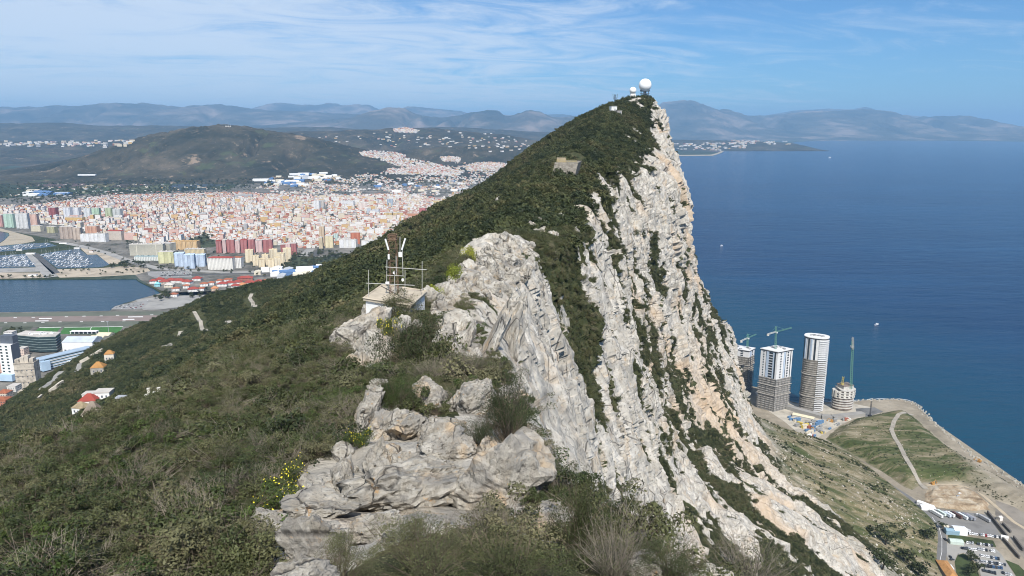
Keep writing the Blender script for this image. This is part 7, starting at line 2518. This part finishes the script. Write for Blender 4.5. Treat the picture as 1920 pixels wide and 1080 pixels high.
    def sample(poly, spacing, tries, dens):
        P0 = [at_z(a, b, 2) for a, b in poly]
        x0, x1, y0, y1 = min(q.x for q in P0), max(q.x for q in P0), min(q.y for q in P0), max(q.y for q in P0)
        X = rng.uniform(x0, x1, tries)
        Y = rng.uniform(y0, y1, tries)
        dn = dens(X, Y)
        for x, y, d in zip(X, Y, dn):
            if d < rng.rand():
                continue
            px, py = to_px((x, y, 2))
            if not inside(px, py, poly) or px < -40:
                continue
            ux, uy = (x * 0.978 + y * 0.208), (-x * 0.208 + y * 0.978)
            k = (round(ux / spacing), round(uy / (spacing * 1.05)))
            if k in occ or (k[0] + k[1] // 9) % 9 == 0 or (k[1] + 2 * (k[0] // 14)) % 7 == 0:
                continue
            occ[k] = 1
            wx = 70 * math.sin(ux / 310 + uy / 520) + 45 * math.sin(uy / 230 - ux / 700)
            wy = 60 * math.sin(uy / 340 - ux / 430) + 30 * math.sin(ux / 170)
            ux, uy = k[0] * spacing + rng.normal() * 2.4 + wx, k[1] * spacing * 1.05 + rng.normal() * 2.4 + wy
            pts.append((ux * 0.978 - uy * 0.208, ux * 0.208 + uy * 0.978))
    sample(TOWN[0], 14.5, 150000, lambda X, Y: 0.25 + 0.75 * sstep(-0.35, 0.0, fbm(X / 160, Y / 160, 3.0, 3)))
    pts = np.array(pts)
    vis = [(to_px((x, y, 2)), x, y) for x, y in pts]
    # keep those the ridge does not hide
    keep = []
    for (px, py), x, y in vis:
        d = (Vector((x, y, 6)) - CAMV)
        L = d.length
        if HBVH.ray_cast(CAMV, d / L, L)[0] is None:
            keep.append((L, x, y, px, py))
    keep.sort()
    placed = [(o.location.x, o.location.y) for o in SC.objects if o.get("category") in (apt, "office", "building", "bullring")]
    pa = np.array(placed)
    keep = [k for k in keep if ((pa[:, 0] - k[1]) ** 2 + (pa[:, 1] - k[2] + 2) ** 2).min() > 19 ** 2]
    print("houses", len(keep))
    street = R(12)

    def where_of(px, py):
        if px < 110:
            return "near the beach at the left of the town"
        if px < 235:
            return "behind the marina in the left part of the town"
        if px < 400:
            return "above the long cream office block"
        if px < 560:
            return "behind the red and pink apartment row"
        if px < 660:
            return "around the tall beige tower"
        return "between the orange-red block and the green slope"
    for i, (L, x, y, px, py) in enumerate(keep[:300]):
        k = keys[rng.choice(len(keys), p=wts)]
        o = obj("town_house", ms[k], None, (x, y, 1.9), street + (math.pi / 2 if rng.rand() < 0.5 else 0) + rng.normal() * 0.04)
        o.scale = (rng.uniform(0.85, 1.35), rng.uniform(0.85, 1.3), rng.uniform(0.75, 1.3))
        tag(o, "%s %s house with a %s roof %s" % (k[2], k[0], k[1], where_of(px, py)), "house", "houses of the town")
    # everything farther: one mass
    cols = {"white": (0.76, 0.735, 0.69), "cream": (0.68, 0.60, 0.46), "pink": (0.66, 0.45, 0.38), "ochre": (0.62, 0.43, 0.20), "brick-red": (0.38, 0.155, 0.11), "grey": (0.45, 0.44, 0.43)}
    names = list(cols)
    mats = [facade(cols[n], 2.8, 3.0, 0.36, 0.42) for n in names] + [FLAT, TILE, GREYROOF, paint("clay_terrace_roof", (0.40, 0.23, 0.165), 0.9, 0.15, 0.05)]
    V, F, MI = [], [], []

    def add_house(x, y, z, w, d, h, rz, wi, ri, gable):
        c, s = math.cos(rz), math.sin(rz)
        b = len(V)
        for zz in (z - 2, z + h):
            for a, q in ((-w, -d), (w, -d), (w, d), (-w, d)):
                V.append((x + (a * c - q * s) / 2, y + (a * s + q * c) / 2, zz))
        F.extend([(b, b + 1, b + 5, b + 4), (b + 1, b + 2, b + 6, b + 5), (b + 2, b + 3, b + 7, b + 6), (b + 3, b, b + 4, b + 7)])
        MI.extend([wi] * 4)
        if gable:
            for a in (-w, w):
                V.append((x + a * c / 2, y + a * s / 2, z + h + d * 0.22))
            F.extend([(b + 4, b + 5, b + 9, b + 8), (b + 6, b + 7, b + 8, b + 9), (b + 5, b + 6, b + 9, b + 9), (b + 7, b + 4, b + 8, b + 8)])
            MI.extend([ri] * 2 + [wi] * 2)
        else:
            F.append((b + 4, b + 5, b + 6, b + 7))
            MI.append(ri)
    wp = np.array([5.6, 2.5, 1.0, 0.8, 0.55, 0.7])
    wp /= wp.sum()
    for (L, x, y, px, py) in keep[300:]:
        g = rng.rand() < 0.16 + 0.28 * (fbm(np.array([x / 300]), np.array([y / 400]), np.array([2.0]), 2)[0] > 0.1)
        hh = (3.5 + rng.rand() * 4.5) if rng.rand() < 0.75 else 9 + rng.rand() * 9
        if L > 4600:
            hh = 3.5 + rng.rand() * 4
        big = 1.0
        if rng.rand() < 0.07 and L < 4400:
            hh, big = 12 + rng.rand() * 14, 1.6 + rng.rand()
            g = False
        add_house(x, y, 1.9, (8.5 + rng.rand() * 6.5) * big, 8 + rng.rand() * 6, hh, street + (math.pi / 2 if rng.rand() < 0.5 else 0) + rng.normal() * 0.05, rng.choice(6, p=wp), 7 if g else (6, 6, 8, 9, 9)[rng.randint(5)], g)
    poly = SUBURB[0]
    for k in range(6500):
        px, py = rng.uniform(478, 1010), rng.uniform(304, 386)
        if not inside(px, py, poly) or fbm(np.array([px / 45]), np.array([py / 9]), np.array([4.4]), 3)[0] < rng.uniform(-0.35, 0.22):
            continue
        p, L = land_hit(px, py)
        add_house(p.x, p.y, p.z, 9 + rng.rand() * 9, 8 + rng.rand() * 7, 3.5 + rng.rand() * 5, rng.rand() * 3, rng.choice(6, p=wp), 7 if rng.rand() < .4 else 6, rng.rand() < 0.5)
    for vi, poly in enumerate(VILLAGES):
        x0, x1, y0, y1 = min(q[0] for q in poly), max(q[0] for q in poly), min(q[1] for q in poly), max(q[1] for q in poly)
        for k in range(int(60 + 6 * (x1 - x0))):
            px, py = rng.uniform(x0, x1), rng.uniform(y0, y1)
            if not inside(px, py, poly):
                continue
            p, L = land_hit(px, py)
            sc = 1.3 if vi < 5 else 2.0
            add_house(p.x, p.y, p.z, (9 + rng.rand() * 8) * sc, (9 + rng.rand() * 6) * sc, (4 + rng.rand() * 5) * sc, rng.rand() * 3, rng.choice(6, p=wp), 7 if rng.rand() < .4 else 6, rng.rand() < 0.5)
    # scattered farms and the resorts along the far coast
    for (a0, a1, b0, b1, n, sc) in ((0, 250, 262, 275, 130, 3.0), (0, 160, 266, 272, 90, 3.2), (90, 240, 266, 277, 40, 3.0), (20, 420, 345, 372, 260, 1.0), (600, 1000, 256, 276, 90, 2.0), (880, 1020, 262, 285, 70, 2.0), (1256, 1350, 272, 284, 60, 3.0), (1300, 1400, 268, 279, 170, 3.0), (1372, 1480, 262, 271, 170, 3.6), (1480, 1700, 258.0, 262.5, 190, 5.0), (1700, 1920, 259, 264, 120, 5.0), (1258, 1300, 270, 274, 16, 4.5), (700, 960, 244, 262, 50, 2.4), (1060, 1100, 222, 234, 20, 5)):
        for k in range(n):
            px, py = rng.uniform(a0, a1), rng.uniform(b0, b1)
            if fbm(np.array([px / 18]), np.array([py / 5]), np.array([n / 7.0]), 2)[0] < -0.1:
                continue
            p, L = land_hit(px, py)
            if p.x > 0 and px > 1000 and py > 262 and L > 24500:
                continue
            add_house(p.x, p.y, p.z, (9 + rng.rand() * 10) * sc, (8 + rng.rand() * 6) * sc, (4 + rng.rand() * 4) * sc * 0.8, rng.rand() * 3, rng.choice(6, p=wp), 6 if rng.rand() < .6 else 7, False)
    me = bpy.data.meshes.new("distant_houses")
    me.from_pydata(V, [], [tuple(dict.fromkeys(f)) for f in F])
    for m in mats:
        me.materials.append(m)
    me.polygons.foreach_set("material_index", MI)
    me.update()
    tag(obj("distant_houses", me), "dense mass of small white and reddish houses across the plain", kind="stuff")
    # hilltop masts on the dark hill
    for i, (px, h) in enumerate(((424, 7), (428, 9), (432, 5))):
        p, L = land_hit(px, 237.5)
        s = L / F_PX
        e = empty("hilltop_mast", p)
        tag(e, ("short mast on the top of the dark hill, left of the tall one", "tall mast on the top of the dark hill", "short mast on the top of the dark hill, right of the tall one")[i], "mast", "masts on the dark hill")
        MB().bar((0, 0, -3), (0, 0, h * s), 2.4, 0, 6, 0.8).build("pole", GREYROOF, e)
        MB().box((0, 0, 3), (12, 10, 8)).build("base_hut", FLAT, e)


def tree_proto(seed, r, h, mat):
    """crown and trunk meshes of one town tree, unit-sized by r and h"""
    cr = plant_mesh("crown", seed, 520, 0.20, 9, [mat], flat=0.85, aspect=0.75, inner=0.4)
    tr = MB()
    tr.bar((0, 0, 0), (0.02, 0.03, 0.55), 0.055, 0, 6, 0.035)
    for k in range(4):
        t = k * 1.6 + 0.3
        tr.bar((0.01, 0.01, 0.42), (0.28 * math.cos(t), 0.28 * math.sin(t), 0.85), 0.03, 0, 5, 0.012)
    return cr, tr.mesh("trunk", TWIG_DARK)


def build_town_trees():
    rng = np.random.RandomState(31)
    pm = [tree_proto(900 + i, 1, 1, LEAF_FAR) for i in range(5)]

    def tree(p, r, lab, grp, k=None, base=0.35):
        cr, tr = pm[rng.randint(5) if k is None else k]
        e = empty("tree", p, rng.rand() * 6.28)
        tag(e, lab, "tree", grp)
        c = obj("crown", cr, e, (0, 0, r * base * 2))
        c.scale = (r, r, r * rng.uniform(0.85, 1.2))
        t = obj("trunk", tr, e)
        t.scale = (r * 1.2, r * 1.2, r * (base * 2 + 0.5))
    for i, px in enumerate((5, 17, 47, 61, 74, 86.5, 93)):
        p = at_z(px, 521.5, 2)
        tree(p, 3.1 * (p - CAMV).length / F_PX, "dark round tree in the evenly spaced row along the quay of the bay", "round trees along the quay", i % 5, 0.3)
    groves = [([(204, 500), (232, 492), (276, 496), (274, 505), (210, 504)], 22, (4.5, 8), "dark tree in the grove at the end of the marina basin", "grove by the marina"),
              ([(352, 456), (372, 444), (400, 438), (405, 452), (396, 460), (372, 462)], 18, (6, 10), "dark tree in the park left of the red and pink apartment row", "trees of the park by the red blocks"),
              ([(512, 500), (545, 480), (600, 474), (680, 474), (690, 482), (640, 500), (560, 506)], 120, (4, 8), "grey-green tree in the park at the foot of the green slope", "trees of the park at the foot of the slope"),
              ([(285, 504), (320, 503), (385, 506), (385, 510), (300, 509)], 14, (3, 5), "small tree beside the road below the pale blue apartments", "trees along the shore road"),
              ([(110, 507), (270, 507), (276, 513), (115, 520)], 26, (2.5, 4.5), "small dark tree on the sandy promenade", "trees of the promenade"),
              ([(283, 560), (312, 551), (318, 560), (300, 566)], 10, (5, 8), "dark tree between the bay and the red-roofed settlement", "trees by the settlement"),
              ([(330, 560), (400, 540), (470, 541), (400, 560)], 20, (3, 5), "tree among the red-roofed houses", "trees in the settlement"),
              ([(455, 512), (640, 496), (640, 520), (520, 526)], 22, (3, 5), "tree among the yards at the foot of the green slope", "trees among the yards"),
              ([(0, 620), (40, 614), (60, 630), (30, 640)], 8, (4, 6), "tree beside the rough ground left of the football pitch", "trees by the rough ground"),
              ([(485, 350), (500, 340), (520, 348), (500, 354)], 14, (9, 15), "big dark tree clump below the white warehouses", "tree clumps below the warehouses")]
    for poly, n, rr, lab, grp in groves:
        x0, x1, y0, y1 = min(q[0] for q in poly), max(q[0] for q in poly), min(q[1] for q in poly), max(q[1] for q in poly)
        k = 0
        while k < n:
            px, py = rng.uniform(x0, x1), rng.uniform(y0, y1)
            if inside(px, py, poly):
                tree(at_z(px, py, 2), rng.uniform(*rr), lab, grp)
                k += 1
    # trees by the lower car park and on the talus edge
    for (px, py, r, lab) in ((1822, 1052, 5.5, "dark round tree, upper of the two on the car park island"), (1832, 1075, 6.5, "dark round tree, lower of the two on the car park island"), (1812, 1078, 5, "bushy tree on the left side of the car park island"), (1768, 992, 4, "small tree at the bend of the road")):
        tree(at_z(px, py, 3.2), r, lab, None, None, 0.25)
    for (px, py, rpx, lab) in ((1660, 1022, 16, "dark round bush high on the talus near its lower end"), (1690, 1010, 9, "smaller dark bush right of the dark round one on the talus"), (1655, 1068, 17, "large grey-brown tree at the bottom of the talus"), (1700, 1055, 18, "large dark tree at the bottom of the talus beside the road"), (1722, 1078, 15, "green tree at the bottom edge beside the road"), (1738, 1010, 12, "olive tree at the edge of the road")):
        loc, d = hit(px, py)
        if loc is None:
            loc = at_z(px, py, 5)
            d = (loc - CAMV).length
        tree(loc, rpx * d / F_PX, lab, None, None, 0.22)
    # the rest of the green between the houses
    P_, S_ = [], []
    for poly, n, s0, s1 in ((TOWN[0], 2600, 2.0, 4.5), (SUBURB[0], 1300, 3.0, 6.0), ([(0, 375), (150, 362), (430, 352), (480, 350), (470, 362), (250, 365), (60, 386)], 900, 4, 9), ([(0, 345), (470, 334), (480, 350), (300, 362), (0, 372)], 1100, 5, 11), ([(230, 452), (330, 462), (480, 470), (640, 468), (640, 500), (560, 512), (420, 512), (300, 503), (240, 478)], 420, 2.0, 4.5), ([(100, 440), (150, 455), (230, 475), (290, 495), (240, 490), (150, 466)], 120, 2.5, 4.5), ([(590, 330), (760, 335), (860, 345), (700, 352), (600, 345)], 350, 5, 9)):
        x0, x1, y0, y1 = min(q[0] for q in poly), max(q[0] for q in poly), min(q[1] for q in poly), max(q[1] for q in poly)
        for k in range(n):
            px, py = rng.uniform(x0, x1), rng.uniform(y0, y1)
            if inside(px, py, poly):
                p = land_hit(px, py)[0]
                P_.append((p.x, p.y, p.z - 0.3))
                s = rng.uniform(s0, s1)
                S_.append((s, s, s * rng.uniform(0.8, 1.3)))
    cl = variant_collection("garden_tree", [plant_mesh("garden_tree", 950 + i, 160, 0.34, 6, [LEAF_FAR], flat=1.1, aspect=0.8) for i in range(4)])
    scatter("town_greenery", "small dark trees and bushes between the houses of the town", np.array(P_), np.array(S_), cl, 4, 33)


def build_boats():
    rng = np.random.RandomState(41)
    hull_w, deck, cab = paint("gelcoat_white", (0.80, 0.80, 0.79), 0.4, 0.03, 0.2), paint("teak_deck", (0.48, 0.40, 0.30), 0.8, 0.1, 0.3), paint("cabin_blue", (0.12, 0.20, 0.32), 0.6, 0.1, 0.3)
    alu = paint("mast_aluminium", (0.55, 0.55, 0.55), 0.4, 0.05, 0.3)

    def boat(kind, hm):
        mb = MB()
        sec = [(-5.0, 1.25, 1.0), (-2.0, 1.6, 1.0), (1.5, 1.5, 1.1), (4.0, 0.8, 1.25), (5.4, 0.05, 1.4)]
        vs = []
        for x, w, h in sec:
            vs += [(x, -w, h), (x, -w * 0.6, -0.3), (x, w * 0.6, -0.3), (x, w, h)]
        fs = []
        for i in range(4):
            a, b = 4 * i, 4 * i + 4
            fs += [(a, a + 1, b + 1, b), (a + 1, a + 2, b + 2, b + 1), (a + 2, a + 3, b + 3, b + 2)]
        mb.add(vs, fs + [(0, 3, 2, 1)], 0)
        mb.add([(x, s * w * 0.97, h - 0.04) for x, w, h in sec for s in (-1, 1)], [(2 * i, 2 * i + 2, 2 * i + 3, 2 * i + 1) for i in range(4)], 0)
        mb.box((-0.3, 0, 1.55), (4.4, 1.9, 0.9), 0, 0, 0.8).box((-0.3, 0, 1.62), (4.0, 1.98, 0.3), 2, 0, 0.95)
        if kind == "sailing":
            mb.bar((0.9, 0, 1), (0.9, 0, 13.5), 0.10, 3, 5).bar((0.9, 0, 2.6), (-4.0, 0, 2.7), 0.2, 2 if hm else 0, 5).bar((0.9, 0, 13.3), (5.3, 0, 1.5), 0.03, 3, 3).bar((0.9, -1, 8), (0.9, 1, 8), 0.05, 3, 3)
        else:
            mb.box((-1.0, 0, 2.5), (2.2, 1.7, 1.0), 0, 0, 0.85).box((-3.6, 0, 1.5), (1.6, 2.0, 0.7), 2)
        return mb.mesh("moored_boat", [hull_w, deck, cab, alu])
    ms = [("white sailing boat", boat("sailing", 0)), ("blue-covered sailing boat", boat("sailing", 1)), ("white motor boat", boat("motor", 0))]

    def fill(poly, n, where, grp, rz, gap):
        x0, x1, y0, y1 = min(q[0] for q in poly), max(q[0] for q in poly), min(q[1] for q in poly), max(q[1] for q in poly)
        pl = [at_z(a, b, 2) for a, b in poly]
        pts, t = [], 0
        # berths along finger pontoons
        while len(pts) < n and t < 9000:
            t += 1
            px, py = rng.uniform(x0, x1), rng.uniform(y0, y1)
            if not inside(px, py, poly):
                continue
            p = at_z(px, py, 2)
            ky = round(p.y / 34) * 34 + (8 if rng.rand() < 0.5 else -8)
            q = Vector((p.x, ky, 1.95))
            if not inside(*to_px(q), poly) or any((q.x - a) ** 2 + (q.y - b) ** 2 < gap * gap for a, b in pts):
                continue
            pts.append((q.x, q.y))
            nm, me = ms[rng.choice(3, p=[0.42, 0.2, 0.38])]
            o = obj("moored_boat", me, None, (q.x, q.y, 2.05), rz + (math.pi if rng.rand() < 0.5 else 0) + rng.normal() * 0.05)
            s = rng.uniform(0.8, 1.5)
            o.scale = (s, s, s)
            tag(o, "%s moored %s" % (nm, where), "boat", grp)
        ys = sorted({round(b / 34) * 34 for a, b in pts})
        for y in ys:
            xs = [a for a, b in pts if abs(b - y) < 10]
            if len(xs) < 2:
                continue
            o = MB().box(((min(xs) + max(xs)) / 2, y, 2.25), (max(xs) - min(xs) + 8, 2.2, 0.5)).build("pontoon", _MC["worn_concrete"])
            tag(o, "grey pontoon between rows of boats %s" % where, "pontoon", "pontoons of the marina")
    fill([(78, 478), (112, 472), (138, 469), (150, 476), (168, 490), (176, 497), (150, 502), (110, 502)], 105, "in the right marina basin", "boats in the right marina basin", R(80), 5.2)
    fill([(-5, 482), (46, 478), (68, 498), (0, 501)], 75, "in the left marina basin", "boats in the left marina basin", R(80), 5.2)
    fill([(0, 464), (42, 459), (88, 457), (98, 460), (60, 465), (0, 470)], 34, "in the upper marina canal by the beach", "boats in the upper canal", R(80), 6)
    white = paint("white_quay_hut", (0.78, 0.77, 0.75), 0.8, 0.05, 0.2)
    for (px, py, w, lab) in ((58, 476.5, 14, "white boathouse row at the head of the two piers"), (145, 466, 9, "white hut at the top of the right basin"), (119, 457, 12, "white canopy building beside the upper canal"), (37, 469.5, 9, "white harbour office between the canal and the left basin"), (62, 517, 13, "white kiosk on the quay"), (172, 473, 6, "small brown-roofed kiosk at the corner of the right basin")):
        p = at_z(px, py, 2)
        s = (p - CAMV).length / F_PX
        e = empty("quay_building", p)
        tag(e, lab, "building")
        MB().box((0, 0, 2), (w * s, 8, 4)).build("wall", white, e)
        MB().box((0, 0, 4.2), (w * s + 1, 9, 0.4)).build("roof", FLAT if "brown" not in lab else TILE, e)
    # cars on the two lots by the bay
    for poly, n, where in (([(300, 510), (357, 509), (357, 518), (304, 519)], 60, "in the big car park below the pale blue apartments"), ([(212, 579), (222, 573), (268, 566), (280, 564), (268, 575), (255, 579)], 42, "on the quay between the bay and the runway")):
        x0, x1, y0, y1 = min(q[0] for q in poly), max(q[0] for q in poly), min(q[1] for q in poly), max(q[1] for q in poly)
        k = 0
        names = [("white", "white_car_paint"), ("dark grey", "dark_grey_car_paint"), ("silver", "silver_car_paint"), ("red", "red_car_paint")]
        cms = {}
        while k < n:
            px, py = rng.uniform(x0, x1), rng.uniform(y0, y1)
            if not inside(px, py, poly):
                continue
            nm, key = names[rng.choice(4, p=[.45, .3, .2, .05])]
            if nm not in cms:
                cms[nm] = next(me for me in bpy.data.meshes if me.name.startswith("parked_car") and me.materials[0].name == key)
            p = at_z(px, py, 2.08)
            p = Vector((round(p.x / 3) * 3, round(p.y / 11) * 11, 2.1))
            tag(obj("parked_car", cms[nm], None, p, math.pi / 2 + rng.normal() * .05), "%s car parked %s" % (nm, where), "car", "cars " + where)
            k += 1
    # two sails far out and the rocks off the point
    for (px, py, s, lab) in ((1644, 609, 1.3, "small white motor boat far out on the open sea right of the green crane mast"), (1353, 461, 1.3, "tiny white boat on the open sea right of the cliff"), (1556, 296, 5, "far white boat on the sea below the distant mountains")):
        o = obj("boat", ms[2][1], None, at_z(px, py, 0.1), 0.6)
        o.scale = (s,) * 3
        tag(o, lab, "boat")


build_gibraltar_north()
build_town()
build_town_trees()
build_boats()
build_plants()

# ------------------------------------------------------------------ the air between here and the far mountains
def build_haze():
    v = bpy.data.materials.new("thin_haze")
    v.use_nodes = True
    t = v.node_tree
    for n in list(t.nodes):
        t.nodes.remove(n)
    o = t.nodes.new('ShaderNodeOutputMaterial')
    pv = t.nodes.new('ShaderNodeVolumePrincipled')
    pv.inputs['Color'].default_value = (0.36, 0.65, 1.0, 1)
    pv.inputs['Density'].default_value = HAZE
    pv.inputs['Anisotropy'].default_value = 0.0
    t.links.new(pv.outputs[0], o.inputs['Volume'])
    b = MB().box((0, 40000, 886), (196000, 100000, 1784))
    b.build("haze", v)["kind"] = "stuff"


HAZE = 3.5e-5
build_haze()
